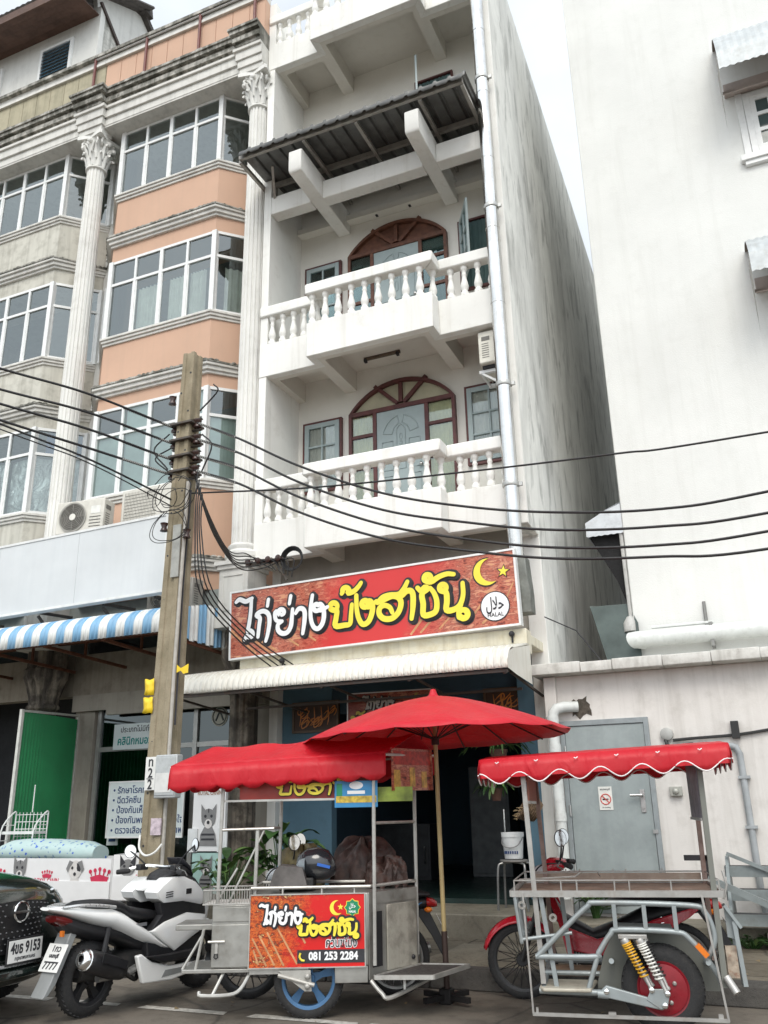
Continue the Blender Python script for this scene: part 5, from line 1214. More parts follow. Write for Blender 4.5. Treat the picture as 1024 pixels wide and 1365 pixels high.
# poster light box with a cat print and the cabinet under it
def posters():
    t = thing('poster_stand', 'tall white poster stand printed with a cat portrait behind the scooter', 'poster', (-6.7, 9.75, .4))
    x0, x1, y = -6.96, -6.47, 9.8
    MB().box(x0, x1, y, y+.05, 1.01, 2.03).build('poster', bw, t)
    MB().box(x0-.05, x0+.09, y-.02, y+.0, 1.0, 1.28).build('leaflet_holder', paint('holder_white', (.66, .68, .68), .4), t); MB().box(x1-.09, x1+.05, y-.02, y+.0, 1.0, 1.28).build('leaflet_holder', MATS['holder_white'], t)
    M = plane_M((x0, y-.002, 1.01), X, Z)
    crown(t, M, .245, .78, .8); text('ROYAL CANIN', 'brand_word', paint('print_bronze', (.36, .22, .15), .5), t, M @ Matrix.Translation((.245, .70, .003)), .08, .001, width=.36, depth=.001)
    pet(t, M, 'cat', .245, .29, 1.15)
    MB().box(x0+.02, x1-.02, y-.0, y+.04, .52, .99).build('lower_panel', paint('mint_panel', (.36, .54, .50), .5, var=.1), t)
    M2 = plane_M((x0, y-.004, .50), X, Z); pet(t, M2, 'cat', .24, .25, .9)
    for xx in (x0, x1-.03): MB().box(xx, xx+.03, y+.051, y+.08, .40, 1.3).build('stand_leg', P_BLACK, t)
posters()
# hanging menu sign and calligraphy plaques inside the shop
def inside():
    t = thing('hanging_menu_sign', 'dark red hanging sign repeating the Thai shop name under the white awning', 'sign', (-4.5, 10.3, 2.45))
    M = plane_M((-4.98, 10.3, 2.43), (1, 0, -.01), Z)
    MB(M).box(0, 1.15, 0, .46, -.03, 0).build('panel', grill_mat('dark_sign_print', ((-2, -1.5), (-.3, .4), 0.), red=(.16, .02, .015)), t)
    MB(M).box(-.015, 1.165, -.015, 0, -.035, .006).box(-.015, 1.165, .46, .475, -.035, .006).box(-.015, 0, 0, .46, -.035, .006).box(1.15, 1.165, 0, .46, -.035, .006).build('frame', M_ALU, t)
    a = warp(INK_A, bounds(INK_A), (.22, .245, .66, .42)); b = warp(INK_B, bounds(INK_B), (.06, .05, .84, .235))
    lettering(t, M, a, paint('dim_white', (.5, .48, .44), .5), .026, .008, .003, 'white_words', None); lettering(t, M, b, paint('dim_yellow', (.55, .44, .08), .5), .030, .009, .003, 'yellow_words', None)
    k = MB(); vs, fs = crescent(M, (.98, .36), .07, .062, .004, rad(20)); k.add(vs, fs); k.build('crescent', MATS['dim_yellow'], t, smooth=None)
    rng = random.Random(21)
    for nm, x0, lab in (('a', -6.08, 'dark plaque with orange Arabic calligraphy at the left under the white awning'), ('b', -3.28, 'dark plaque with orange Arabic calligraphy at the right under the white awning')):
        p = thing('calligraphy_plaque', lab, 'plaque', (x0+.3, 10.85, 2.5)); M = plane_M((x0, 10.85, 2.52), X, Z); W, Hh = .66, .36
        MB(M).box(0, W, 0, Hh, -.03, 0).build('panel', paint('plaque_brown', (.06, .028, .015), .5, var=.4), p)
        MB(M).box(-.03, W+.03, -.03, 0, -.04, .012).box(-.03, W+.03, Hh, Hh+.03, -.04, .012).box(-.03, 0, 0, Hh, -.04, .012).box(W, W+.03, 0, Hh, -.04, .012).build('frame', paint('plaque_frame', (.10, .06, .03), .4), p)
        k = MB()
        for i in range(16):
            cx = .07+.52*rng.random(); cy = .08+.2*rng.random(); n = 7; ph = rng.uniform(0, 6); st = [(cx+.07*math.cos(ph+j*.55)*(1+.2*j/7), cy+.05*math.sin(ph+j*.8)) for j in range(n)]
            brush(k, st, .016, M, .003+.0018*i, (.4, .3), n=8, sm=4)
        for i in range(5): brush(k, [(.10+.11*i, .06), (.12+.11*i, .16), (.11+.11*i, .31)], .014, M, .034+.0018*i, (.4, .3), n=8, sm=4)
        k.build('calligraphy', paint('orange_gilt', (.60, .20, .03), .4, var=.2), p, smooth=None)
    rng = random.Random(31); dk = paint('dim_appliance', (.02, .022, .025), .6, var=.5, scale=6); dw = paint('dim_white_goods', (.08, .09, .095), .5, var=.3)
    def cab(name, label, cat, x0, x1, y0, y1, z0, z1, mat, shelves=3):
        c = thing(name, label, cat, ((x0+x1)/2, (y0+y1)/2, z0)); MB().box(x0, x1, y0, y1, z0, z1).build('cabinet_body', mat, c, bevel=.01)
        f = MB(); f.box(x0+.03, x1-.03, y0-.012, y0-.001, z0+.05, z1-.05); f.build('cabinet_door', mat, c, bevel=.005)
        MB().bar((x1-.08, y0-.03, z0+.3*(z1-z0)), (x1-.08, y0-.03, z0+.6*(z1-z0)), .02, .02).build('handle', M_STEEL, c)
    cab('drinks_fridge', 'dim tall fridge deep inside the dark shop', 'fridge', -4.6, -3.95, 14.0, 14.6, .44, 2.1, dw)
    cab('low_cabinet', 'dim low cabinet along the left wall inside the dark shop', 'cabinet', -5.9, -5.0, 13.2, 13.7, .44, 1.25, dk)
    # bucket on a steel stool by the right pier
    st = thing('steel_stool', 'tubular steel stool carrying the white bucket by the right pier', 'stool', (-2.86, 10.2, .385)); sm = paint('stool_steel', (.22, .22, .215), .35, .7)
    for sx in (-1, 1):
        for sy in (-1, 1): MB().tube(smooth2([(-2.86+.17*sx, 10.2+.15*sy, .387), (-2.86+.155*sx, 10.2+.13*sy, .80), (-2.86+.12*sx, 10.2+.10*sy, .865), (-2.86, 10.2+.06*sy, .88)], 3), .013, 8).build('leg', sm, st)
    MB().lathe([(.15, .88), (.155, .885), (.155, .90), (.0, .905)], (-2.86, 10.2, 0), 20, cap=False).build('seat', paint('stool_seat', (.20, .19, .18), .5), st)
    bk = thing('white_bucket', 'white plastic bucket with blue print standing on the steel stool', 'bucket', (-2.86, 10.2, .91)); bm = paint('bucket_white', (.70, .72, .72), .4)
    MB().lathe([(.098, .91), (.102, .915), (.120, 1.14), (.128, 1.14), (.130, 1.19), (.116, 1.19), (.113, 1.14), (.094, .93)], (-2.86, 10.2, 0), 28).build('bucket_body', bm, bk, smooth=60)
    MB().tube(smooth2([(-2.985, 10.2, 1.15), (-2.95, 10.09, 1.06), (-2.86, 10.07, 1.03), (-2.77, 10.09, 1.06), (-2.735, 10.2, 1.15)], 4), .006, 6).build('handle', P_GREY, bk)
    for i in range(7):
        a = rad(-130+i*13); MB().bar((-2.86+.113*math.cos(a), 10.2+.113*math.sin(a), .965), (-2.86+.114*math.cos(a), 10.2+.114*math.sin(a), .995), .015, .006).build('print_mark', P_NAVY, bk)
inside()
# ------------------------------------------------------------------ utility pole and overhead cables
def pole():
    bx, by, H_ = -6.275, 8.20, 7.12
    t = thing('utility_pole', 'grey brown concrete power pole with insulators leaning slightly between the clinic and the shop', 'utility pole', (bx, by, .155))
    m, nt, b = _nodes('pole_concrete'); v = _coords(nt); n1 = _noise(nt, v, 4, 7, .65); n2 = _noise(nt, v, 60, 3)
    c = _mixc(nt, _ramp(nt, n1, .35, .65), (.335, .285, .20), (.225, .19, .125)); c = _mixc(nt, _ramp(nt, n2, .55, .75, 0, .4), c, (.12, .10, .07))
    nt.links.new(c, b.inputs['Base Color']); b.inputs['Roughness'].default_value = .92; _bump(nt, b, n2, .35, .02)
    secs = []
    for z, hw, hd, ox in ((.15, .135, .14, 0), (2.5, .125, .13, .025), (5, .105, .115, .06), (H_, .085, .10, .095)):
        g = hw*.42; dp = .022; x = bx+ox
        secs.append([(x-hw, by-hd, z), (x-g, by-hd, z), (x-g*.8, by-hd+dp, z), (x+g*.8, by-hd+dp, z), (x+g, by-hd, z), (x+hw, by-hd, z), (x+hw, by-hd*.4, z), (x+hw-dp, by-hd*.3, z), (x+hw-dp, by+hd*.3, z), (x+hw, by+hd*.4, z), (x+hw, by+hd, z), (x-hw, by+hd, z)])
    MB().loft(secs).build('shaft', m, t, smooth=None, bevel=.008)
    ho = MB()
    for k in range(24): z = .6+k*.27; u = (z-.15)/7; ho.lathe([(.014, -.002), (.014, .002)], (bx+.09*u+(.09 if k % 2 else -.09)*(1-.35*u), by-.141+.04*u, z), 8, (0, -1, 0))
    ho.build('bolt_holes', P_BLACK, t)
    ins = paint('brown_porcelain', (.045, .022, .018), .2); st = paint('pole_steel', (.10, .09, .08), .6, .5, dirt=.4, dirtcol=(.16, .07, .03))
    cx = bx+.075
    for z in (6.10, 5.88, 5.66, 5.46):
        for sg in (-1, 1):
            x = cx+sg*.17; MB().lathe([(.02, -.06), (.05, -.055), (.052, -.03), (.03, -.012), (.03, .012), (.052, .03), (.05, .055), (.02, .06)], (x, by-.03, z), 14).build('insulator', ins, t, smooth=60)
        MB().bar((cx-.21, by+.0, z+.075), (cx+.21, by+.0, z+.075), .05, .012).bar((cx-.21, by+.0, z-.075), (cx+.21, by+.0, z-.075), .05, .012).box(cx-.16, cx+.16, by-.155, by+.13, z-.012, z+.012).build('insulator_bracket', st, t)
    for sg, z in ((-1, 6.45), (1, 4.62), (-1, 4.75)): MB().lathe([(.02, -.06), (.05, -.05), (.03, 0), (.05, .05), (.02, .06)], (cx+sg*.17, by-.12, z), 12).build('insulator', ins, t, smooth=60)
    MB().box(cx-.02, cx+.09, by-.14, by-.12, 4.1, 4.75).build('cover_plate', paint('grey_cover_plate', (.36, .36, .33), .5, .3, dirt=.3), t)
    MB().tube([(bx+.155, by-.1, .4), (bx+.165, by-.1, 3), (cx+.13, by-.1, 5.3)], .022, 8).build('riser_conduit', paint('riser_grey', (.42, .40, .36), .6, dirt=.3), t)
    MB().tube([(bx+.19, by-.06, 2.4), (bx+.19, by-.06, 4), (cx+.15, by-.06, 5.2)], .012, 6).build('riser_cable', P_BLACK, t)
    # number plate painted on the pole
    pl = tag(MB().box(-6.365, -6.225, 8.035, 8.045, 1.71, 2.06).build('pole_number_plate', paint('plate_white', (.70, .70, .67), .6)), 'white stencilled pole number plate with Thai letter above two twos', 'number plate')
    for s_, z, k in (('ท', 2.0, .13), ('2', 1.885, .14), ('2', 1.765, .14)): text(s_, 'stencil_character', P_BLACK, pl, plane_M((-6.295, 8.033, z), X, Z), k, .003, width=.06, depth=.001)
    MB().box(-6.34, -6.25, 8.031, 8.034, 1.825, 1.833).build('stencil_line', P_BLACK, pl)
    bx2 = thing('meter_box', 'pale grey metal box strapped to the pole beside the number plate', 'box', (-6.1, 8.02, 1.45)); g = paint('meter_grey', (.46, .48, .48), .45, .2, dirt=.25)
    MB().box(-6.17, -5.89, 7.95, 8.06, 1.62, 2.07).build('box_body', g, bx2, bevel=.012); MB().box(-6.155, -5.905, 7.942, 7.949, 1.65, 2.04).build('box_door', g, bx2, bevel=.003); MB().box(-6.15, -5.95, 7.938, 7.941, 1.68, 1.88).build('torn_paper', paint('torn_paper', (.62, .62, .60), .8, var=.15), bx2)
    for k, (z, lab) in enumerate(((2.83, 'upper yellow plastic tag tied on the left edge of the power pole'), (2.63, 'lower yellow plastic tag tied on the left edge of the power pole'))):
        mb = MB(); rng = random.Random(k); rows = [[(-6.47+.13*i/4+rng.uniform(-.006, .006), 8.045+.012*math.sin(i*2+j), z-.09+.18*j/3+rng.uniform(-.008, .008)) for i in range(5)] for j in range(4)]
        mb.grid(rows); o = mb.build('yellow_tag', paint('yellow_plastic', (.80, .56, .02), .5, var=.15), smooth=30); md = o.modifiers.new('t', 'SOLIDIFY'); md.thickness = .006; tag(o, lab, 'tag')
    o = MB().grid([[(-6.06+.05*i, 8.08+.03*math.sin(i*3), 2.97+.035*j+.025*math.sin(i*2+j)) for i in range(4)] for j in range(3)]).build('yellow_ribbon', MATS['yellow_plastic']); tag(o, 'crumpled yellow ribbon tied on the right side of the pole', 'ribbon')
    mb = MB()
    for i in range(3): mb.box(-6.05+i*.035, -6.02+i*.035, 7.97, 7.99, .98, 1.08+.02*(i % 2))
    p = tag(MB().box(-6.25, -6.12, 8.04, 8.06, 1.25, 1.42).build('pole_sticker', paint('sticker_pink', (.50, .42, .46), .6, var=.4, scale=20)), 'small torn sticker pasted on the pole below the meter box', 'sticker')
    o = MB().tube(smooth2([(-6.38, 8.04, 1.25), (-6.34, 7.99, 1.12), (-6.24, 7.97, 1.05), (-6.13, 7.98, 1.08), (-6.08, 8.03, 1.16)], 4), .012, 6).build('white_strap', paint('plate_white', (.7,)*3)); tag(o, 'white plastic strap looped round the pole', 'strap')
pole()
CABLE = paint('cable_black', (.012, .012, .013), .5)
def cable(pts, r, label, k=8):
    o = MB().tube(smooth2(pts, k), r, 6).build('power_cable', CABLE, smooth=80); tag(o, label, 'cable', 'overhead cables'); return o
LW = (((-6.37, 8.15, 6.10), ((-6.86, 7.12, 6.22), (-7.51, 6.38, 6.35)), 'topmost thick cable running left from the pole'), ((-6.37, 8.15, 5.88), ((-6.88, 7.17, 6.0), (-7.54, 6.45, 6.12)), 'second thick cable from the top running left from the pole'),
      ((-6.37, 8.15, 5.66), ((-6.84, 7.16, 5.77), (-7.43, 6.37, 5.88)), 'third thick cable from the top running left from the pole'), ((-6.37, 8.15, 5.46), ((-6.89, 7.24, 5.57), (-7.41, 6.39, 5.68)), 'lowest of the four thick cables running left from the pole'))
for p, (a, b), lab in LW:
    p = Vector(p); a = Vector(a); b = Vector(b); e = b+(b-a)*3.5; cable([p, a, b, b+(b-a)*1.5+Vector((0, 0, .03)), e+Vector((0, 0, .15))], .0165, lab)
    w = MB()
    for i in range(26):
        q0 = p+(a-p)*(.04+i*.022); q1 = p+(a-p)*(.04+i*.022+.011); w.tube([q0+Vector((0, 0, -.004)), q1+Vector((0, 0, .004))], .020, 6)
    w.build('cable_wrap', paint('wrap_grey', (.30, .30, .28), .5), bpy.data.objects[[o.name for o in COL.objects if o.name.startswith('power_cable')][-1]])
for p, (a, b), lab, r in (((-6.3, 8.1, 5.10), ((-6.55, 6.91, 5.24), (-7.08, 6.11, 5.45)), 'thinner cable running left from the pole below four thick ones', .013), ((-6.3, 8.1, 5.02), ((-6.49, 6.84, 5.16), (-7.06, 6.1, 5.38)), 'lowest thin telephone cable running left from the pole', .008)):
    p = Vector(p); a = Vector(a); b = Vector(b); cable([p, a, b, b+(b-a)*4], r, lab)
RW = (((-6.02, 6.10), ((-5.35, 5.73), (-4.51, 5.22), (-3.48, 4.72), (-2.52, 4.41), (-1.62, 4.21), (-.64, 4.09), (.31, 4.11), (3, 4.35), (8, 5.3)), 'topmost of the four thick cables sagging right across the white shophouse'),
      ((-6.02, 5.88), ((-5.34, 5.54), (-4.51, 5.02), (-3.49, 4.53), (-2.53, 4.24), (-1.64, 4.03), (-.66, 3.92), (.28, 3.91), (3, 4.12), (8, 5.1)), 'second from the top of the four thick cables sagging right'),
      ((-6.02, 5.66), ((-5.33, 5.34), (-4.51, 4.84), (-3.49, 4.36), (-2.54, 4.06), (-1.65, 3.85), (-.68, 3.74), (.25, 3.74), (3, 3.95), (8, 4.9)), 'third from the top of the four thick cables sagging right'),
      ((-6.02, 5.46), ((-5.32, 5.14), (-4.51, 4.66), (-3.5, 4.21), (-2.55, 3.94), (-1.66, 3.74), (-.69, 3.63), (.23, 3.58), (3, 3.75), (8, 4.7)), 'lowest of the four thick cables sagging right above the shop sign'))
for p, L, lab in RW:
    o = cable([(p[0], 8.15, p[1])]+[(x, 8.1, z) for x, z in L], .0135, lab)
    w = MB(); a = Vector((p[0], 8.15, p[1])); b = Vector((L[0][0], 8.1, L[0][1])); d = b-a
    for i in range(22): w.tube([a+d*(.05+i*.04), a+d*(.07+i*.04)], .0165, 6)
    w.build('cable_wrap', MATS['wrap_grey'], o)
cable([(-6.02, 8.1, 5.14), (-4.32, 8.1, 4.93), (-2.5, 8.1, 4.80), (-.99, 8.1, 4.72), (.39, 8.1, 4.68), (8, 8.1, 4.7)], .011, 'single thin cable crossing level in front of the lower balcony')
rng = random.Random(17)
for i in range(6):
    e = (-6.30+.05*i, 9.80, 4.86-.05*i); s_ = (-6.02+.02*i, 8.12, 5.45-.06*i)
    cable([s_, (-6.03+.02*i, 8.5, 5.0-.06*i), (-6.12+.03*i, 9.1, 4.70-.05*i), e, (-6.1+.1*i, 9.86, 4.72), (-5.9+.06*i, 9.86, 4.60-.03*i)], .008, 'thin black drop cable in the tangle between the pole and the shop corner', 6)
for i in range(7):
    c = Vector((-6.28+.42*rng.random()-.1, 8.02, 4.95+.5*rng.random()-.25)); r = rng.uniform(.10, .26); a0 = rng.uniform(0, 6)
    cable([c+Vector((r*math.cos(a0+j*.75)*(1+.08*j), -.03*j*rng.random(), r*math.sin(a0+j*.75)*(1-.03*j))) for j in range(9)], .005, 'loose thin wire curling off the pole below the insulators', 5)
for i in range(4):
    x = -5.94+.03*i; cable([(x, 8.1, 5.4-.1*i), (x+.03, 8.08, 4.6), (x+.06+.03*i, 8.2, 3.9), (x+.16+.05*i, 8.9, 3.45), (x+.1+.08*i, 9.8, 3.25)], .009, 'black service cable hanging down the pole towards the awning', 6)
for i, (x0, y0, z0, x1, y1, z1) in enumerate(((-6.36, 8.1, 5.8, -6.34, 8.05, 5.46), (-5.92, 8.05, 6.2, -5.7, 8.0, 6.5), (-6.40, 8.1, 6.0, -6.36, 8.06, 5.5), (-5.9, 8.1, 5.9, -5.88, 8.1, 5.4))):
    cable([(x0, y0, z0), ((x0+x1)/2+(-.22 if x0 < -6.1 else .16), y0-.03, (z0+z1)/2+.05), (x1, y1, z1)], .010, 'short black jumper cable bridging the insulators on the pole', 6)
# service entrance: small rack of insulators and a coil of cable at the shop corner
t = thing('service_rack', 'small rack of dark insulators with coiled cable at the shop sign left end', 'insulator rack', (-5.9, 9.95, 4.5))
MB().bar((-6.35, 9.90, 4.72), (-5.75, 9.90, 4.74), .04, .04).bar((-5.9, 9.9, 4.75), (-5.72, 9.95, 4.45), .03, .03).build('rack_bar', MATS['pole_steel'], t)
for k in range(4): MB().lathe([(.02, -.05), (.045, -.04), (.028, 0), (.045, .04), (.02, .05)], (-6.28+k*.16, 9.86, 4.74), 12, (0, 1, 0)).build('insulator', MATS['brown_porcelain'], t, smooth=60)
mb = MB()
for k in range(5): mb.tube([(-5.62+(.13+.01*k)*math.cos(a), 9.93-.012*k, 4.72+(.13+.01*k)*math.sin(a)) for a in [i*math.pi/10 for i in range(20)]], .009, 6, closed=True)
mb.build('cable_coil', CABLE, t)
# ------------------------------------------------------------------ two-wheelers
RUB = paint('tyre_rubber', (.022, .022, .023), .85, bump=.2, scale=20, dirt=.25, dirtcol=(.08, .07, .06)); BLK = paint('black_plastic', (.016, .016, .018), .42, var=.2)
CHR = paint('chrome', (.75, .75, .74), .12, 1., var=.05); ALU = paint('cast_metal', (.34, .34, .33), .45, .7, dirt=.3, dirtcol=(.08, .07, .06)); ENG = paint('engine_black', (.03, .03, .03), .5, .3, dirt=.3, dirtcol=(.12, .10, .08))
LENS_R = paint('red_lens', (.35, .012, .012), .12); LENS_O = paint('orange_lens', (.65, .17, .02), .2); GREYP = paint('grey_plastic', (.25, .26, .26), .5); MIRR = paint('mirror_face', (.85, .87, .88), .03, 1., var=.01, bump=0)
PLATE = paint('plate_sheet', (.72, .72, .70), .4, var=.04)
def wheel(parent, M, c, R_, w, rim_mat, spokes=5, style='cast', name='wheel', rim_r=.70):
    """wheel in the local x-z plane"""
    c = Vector(c); pr = []; n = 14
    for k in range(n+1): a = math.pi*k/n; pr.append((R_-(w*.55)*(1-math.sin(a)), -w/2*math.cos(a)))
    b = MB(M); pr = [(R_*rim_r, -w*.42)]+pr+[(R_*rim_r, w*.42)]
    b.lathe(pr, c, 40, (0, 1, 0), cap=False)
    for k in range(40):      # tread blocks
        a = 2*math.pi*k/40; d = Vector((math.cos(a), 0, math.sin(a)))
        for sg in (-1, 1): p = c+d*(R_-.008)+Vector((0, sg*w*.2, 0)); t = Vector((-d.z, 0, d.x))*.011+Vector((0, .01*sg, 0)); b.bar(p-t, p+t, .012, .010, d)
    ty = b.build(name, RUB, parent, smooth=50)
    r = MB(M); rr = R_*rim_r
    r.lathe([(rr-.012, -w*.40), (rr+.006, -w*.44), (rr+.006, -w*.38), (rr-.018, -w*.30), (rr-.022, 0), (rr-.018, w*.30), (rr+.006, w*.38), (rr+.006, w*.44), (rr-.012, w*.40)], c, 40, (0, 1, 0), cap=False)
    r.lathe([(.0, -w*.45), (.045, -w*.45), (.05, -w*.35), (.05, w*.35), (.045, w*.45), (0, w*.45)], c, 18, (0, 1, 0), cap=False)
    for k in range(spokes):
        a = 2*math.pi*k/spokes+.3
        if style == 'cast':
            for q in (0,):
                d = Vector((math.cos(a), 0, math.sin(a))); t = Vector((-d.z, 0, d.x)); y = w*.22
                def sec(u, hw, hy): p = c+d*u; return [p-t*hw+Vector((0, -hy, 0)), p+t*hw+Vector((0, -hy, 0)), p+t*hw+Vector((0, hy, 0)), p-t*hw+Vector((0, hy, 0))]
                r.loft([sec(.03, .035, y*1.2), sec(rr*.5, .020, y*.8), sec(rr-.01, .034, y)])
        else:
            for sg in (-1, 1): d = Vector((math.cos(a), 0, math.sin(a))); e = Vector((math.cos(a+.35*sg), 0, math.sin(a+.35*sg))); r.tube([c+d*.04+Vector((0, sg*w*.3, 0)), c+e*(rr-.015)], .0028, 4)
    r.build('rim', rim_mat, ty, smooth=40)
    return ty
def arc_fender(M, c, R_, w, a0, a1, th=.012, n=14):
    rows = []
    for i in range(n+1):
        a = rad(a0+(a1-a0)*i/n); rows.append([(c[0]+(R_-abs(q)**2*.03)*math.cos(a), c[1]+q*w/2, c[2]+(R_-abs(q)**2*.05)*math.sin(a)) for q in (-1, -.8, -.4, 0, .4, .8, 1)])
    return MB(M).grid(rows)
def solid(o, t): md = o.modifiers.new('t', 'SOLIDIFY'); md.thickness = t; md.offset = 0; return o
def mirror(parent, M, base, top, facing, sz=(.055, .012, .04), stalk=.007):
    base = Vector(base); top = Vector(top)
    m = MB(M).tube(smooth2([base, base*.5+top*.5+Vector((-.01, 0, .01)), top], 4), stalk, 6)
    ax = Vector(facing).normalized(); m.lathe([(.0, -.022), (sz[0]*.7, -.018), (sz[0], -.002), (sz[0], .004)], top, 18, ax)
    o = m.build('mirror', BLK, parent, smooth=50)
    MB(M).lathe([(sz[0]*.92, .0045), (0, .0046)], top, 18, ax, cap=False).build('mirror_glass', MIRR, o, smooth=50); return o
def number_plate(parent, M, o, xax, yax, w, h, lines, size):
    P = M @ plane_M(o, xax, yax); pl = MB(P).box(-w/2, w/2, -h/2, h/2, -.002, .001).build('number_plate', PLATE, parent, bevel=.001)
    for body, y, k, wd in lines: text(body, 'plate_characters', P_BLACK, pl, P @ Matrix.Translation((0, y, .002)), k, .002, width=wd, depth=.0006)
    return pl
def scooter():
    L0 = (-5.146, 5.948, 0); t = thing('maxi_scooter', 'white maxi scooter with black seat parked nose to the kerb beside the dark car', 'scooter', L0, rad(84)); M = ROOTM[t.name]
    W = paint('scooter_white', (.86, .87, .86), .18, var=.02, bump=0, coat=.6)
    wheel(t, M, (0, 0, .27), .27, .13, BLK, 5); wheel(t, M, (1.29, 0, .265), .265, .11, BLK, 5)
    # white tail and side panels
    st = [(-.46, .80, .012, .05), (-.38, .785, .022, .085), (-.28, .765, .036, .115), (-.07, .715, .062, .16), (.10, .685, .082, .185), (.21, .640, .088, .20), (.35, .568, .080, .21), (.485, .502, .064, .215), (.605, .435, .040, .21), (.72, .392, .016, .19)]
    MB(M).pod(st, 20, 2.2).build('side_panel', W, t, smooth=60)
    MB(M).pod([(-.36, .72, .02, .06), (-.25, .66, .06, .10), (-.05, .60, .06, .12), (.2, .55, .06, .14), (.45, .46, .07, .15), (.7, .36, .07, .16), (.9, .32, .05, .14)], 16, 2.4).build('underseat_cowl', BLK, t, smooth=60)
    MB(M).pod([(-.395, .725, .025, .06), (-.33, .705, .04, .085), (-.26, .69, .03, .09)], 14, 2.6).build('tail_light', paint('smoked_red_lens', (.10, .008, .008), .12), t, smooth=60)
    # dark strip along the tail, grab rail
    for sg in (-1, 1):
        MB(M).tube(smooth2([(-.36, sg*.085, .80), (-.22, sg*.130, .805), (-.05, sg*.155, .79), (.10, sg*.16, .765)], 4), [.012]*13, 8).build('grab_rail', paint('rail_silver', (.62, .63, .63), .3, .5), t)
    MB(M).tube(smooth2([(-.36, .085, .80), (-.39, 0, .80), (-.36, -.085, .80)], 4), .012, 8).build('grab_rail', MATS['rail_silver'], t)
    # stepped seat
    MB(M).pod([(-.22, .80, .01, .06), (-.14, .80, .030, .10), (0, .79, .038, .125), (.14, .775, .042, .135), (.22, .755, .045, .135), (.30, .71, .05, .14), (.46, .675, .05, .15), (.60, .655, .045, .13), (.70, .64, .03, .09), (.75, .635, .01, .05)], 18, 2.6).build('seat', BLK, t, smooth=60)
    # step-through hump and floorboards
    MB(M).pod([(.55, .52, .06, .10), (.72, .56, .10, .10), (.88, .62, .13, .10), (1.0, .70, .15, .11), (1.08, .76, .12, .10)], 16, 2.6).build('tunnel', BLK, t, smooth=60)
    for sg in (-1, 1):
        MB(M).extrude([(.42, sg*.13, .37), (.62, sg*.13, .30), (1.02, sg*.13, .30), (1.12, sg*.13, .40), (1.02, sg*.13, .36), (.66, sg*.13, .36)], (0, sg*.10, 0)).build('floorboard', BLK, t, bevel=.01)
        lf = [(.331, .386), (.383, .393), (.508, .32), (.736, .262), (.971, .258), (1.18, .245), (.977, .175), (.746, .152), (.415, .176), (.373, .277)]
        MB(M).extrude([(x, sg*.16, z) for x, z in lf], (0, sg*.045, 0)).build('lower_fairing', W, t, bevel=.012)
        MB(M).extrude([(.62, sg*.204, .19), (1.0, sg*.204, .20), (.98, sg*.204, .232), (.66, sg*.204, .24)], (0, sg*.004, 0)).build('fairing_vent', GREYP, t)
    # front shield: black core, white nose and crisp moulded panels on both flanks
    secs = []
    for z, cx, hx, hy in ((.30, 1.08, .08, .10), (.40, 1.06, .15, .16), (.52, 1.03, .20, .19), (.66, 1.01, .22, .20), (.78, .98, .20, .20), (.88, .93, .17, .17), (.94, .88, .12, .13)):
        secs.append([(cx+hx*math.copysign(abs(math.cos(a))**.75, math.cos(a))*(1.1 if math.cos(a) > 0 else .9), hy*math.copysign(abs(math.sin(a))**.8, math.sin(a)), z+.03*math.cos(a)) for a in [k*2*math.pi/20 for k in range(20)]])
    MB(M).loft(secs).build('cowl_core', BLK, t, smooth=60)
    MB(M).loft([[(x+hx*math.cos(a), hy*math.sin(a), z-.06*math.cos(a)) for a in [k*2*math.pi/16 for k in range(16)]] for z, x, hx, hy in ((.50, 1.16, .06, .10), (.60, 1.19, .09, .16), (.70, 1.17, .11, .19), (.80, 1.10, .12, .18), (.90, 1.00, .11, .14), (.95, .95, .05, .08))]).build('nose_panel', W, t, smooth=60)
    MB(M).pod([(.54, .86, .012, .09), (.62, .875, .04, .165), (.80, .89, .055, .19), (1.0, .865, .065, .175), (1.10, .80, .08, .14)], 18, 2.6).build('top_cowl', W, t, smooth=60)
    def puff(name, poly, sg, y0, th, mat, bulge=.016):
        cx_ = sum(p[0] for p in poly)/len(poly); cz_ = sum(p[1] for p in poly)/len(poly)
        def rg(k, y): return [(cx_+(x-cx_)*k, sg*y, cz_+(z-cz_)*k) for x, z in poly]
        return MB(M).loft([rg(1, y0-th), rg(1, y0-.006), rg(.965, y0+.004), rg(.80, y0+bulge*.75), rg(.5, y0+bulge)]).build(name, mat, t, smooth=28)
    for sg in (-1, 1):
        puff('cowl_panel', [(.50, .84), (.56, .885), (.673, .942), (.834, .944), (.986, .89), (1.065, .83), (1.16, .72), (1.063, .700), (.83, .748), (.60, .752), (.53, .79)], sg, .208, .14, W)
        puff('cowl_recess', [(.56, .754), (.83, .757), (1.08, .710), (.96, .645), (.70, .60), (.48, .552), (.60, .66)], sg, .190, .06, BLK, .004)
        puff('leg_fairing', [(.47, .548), (.622, .604), (.896, .652), (1.14, .615), (1.15, .52), (.96, .45), (.759, .372), (.656, .438)], sg, .205, .05, W)
        puff('leg_panel', [(.44, .47), (.64, .43), (.76, .37), (.95, .43), (1.10, .47), (1.0, .27), (.56, .30), (.46, .36)], sg, .188, .06, BLK, .006)
        MB(M).box(.845, .915, sg*.222-.006, sg*.222+.006, .80, .845).build('cowl_vent', BLK, t, bevel=.008)
        vs = MB(M)
        for k in range(3): vs.bar((.60, sg*.222, .795+.018*k), (.68, sg*.226, .80+.018*k), .008, .007)
        vs.build('vent_slots', BLK, t)
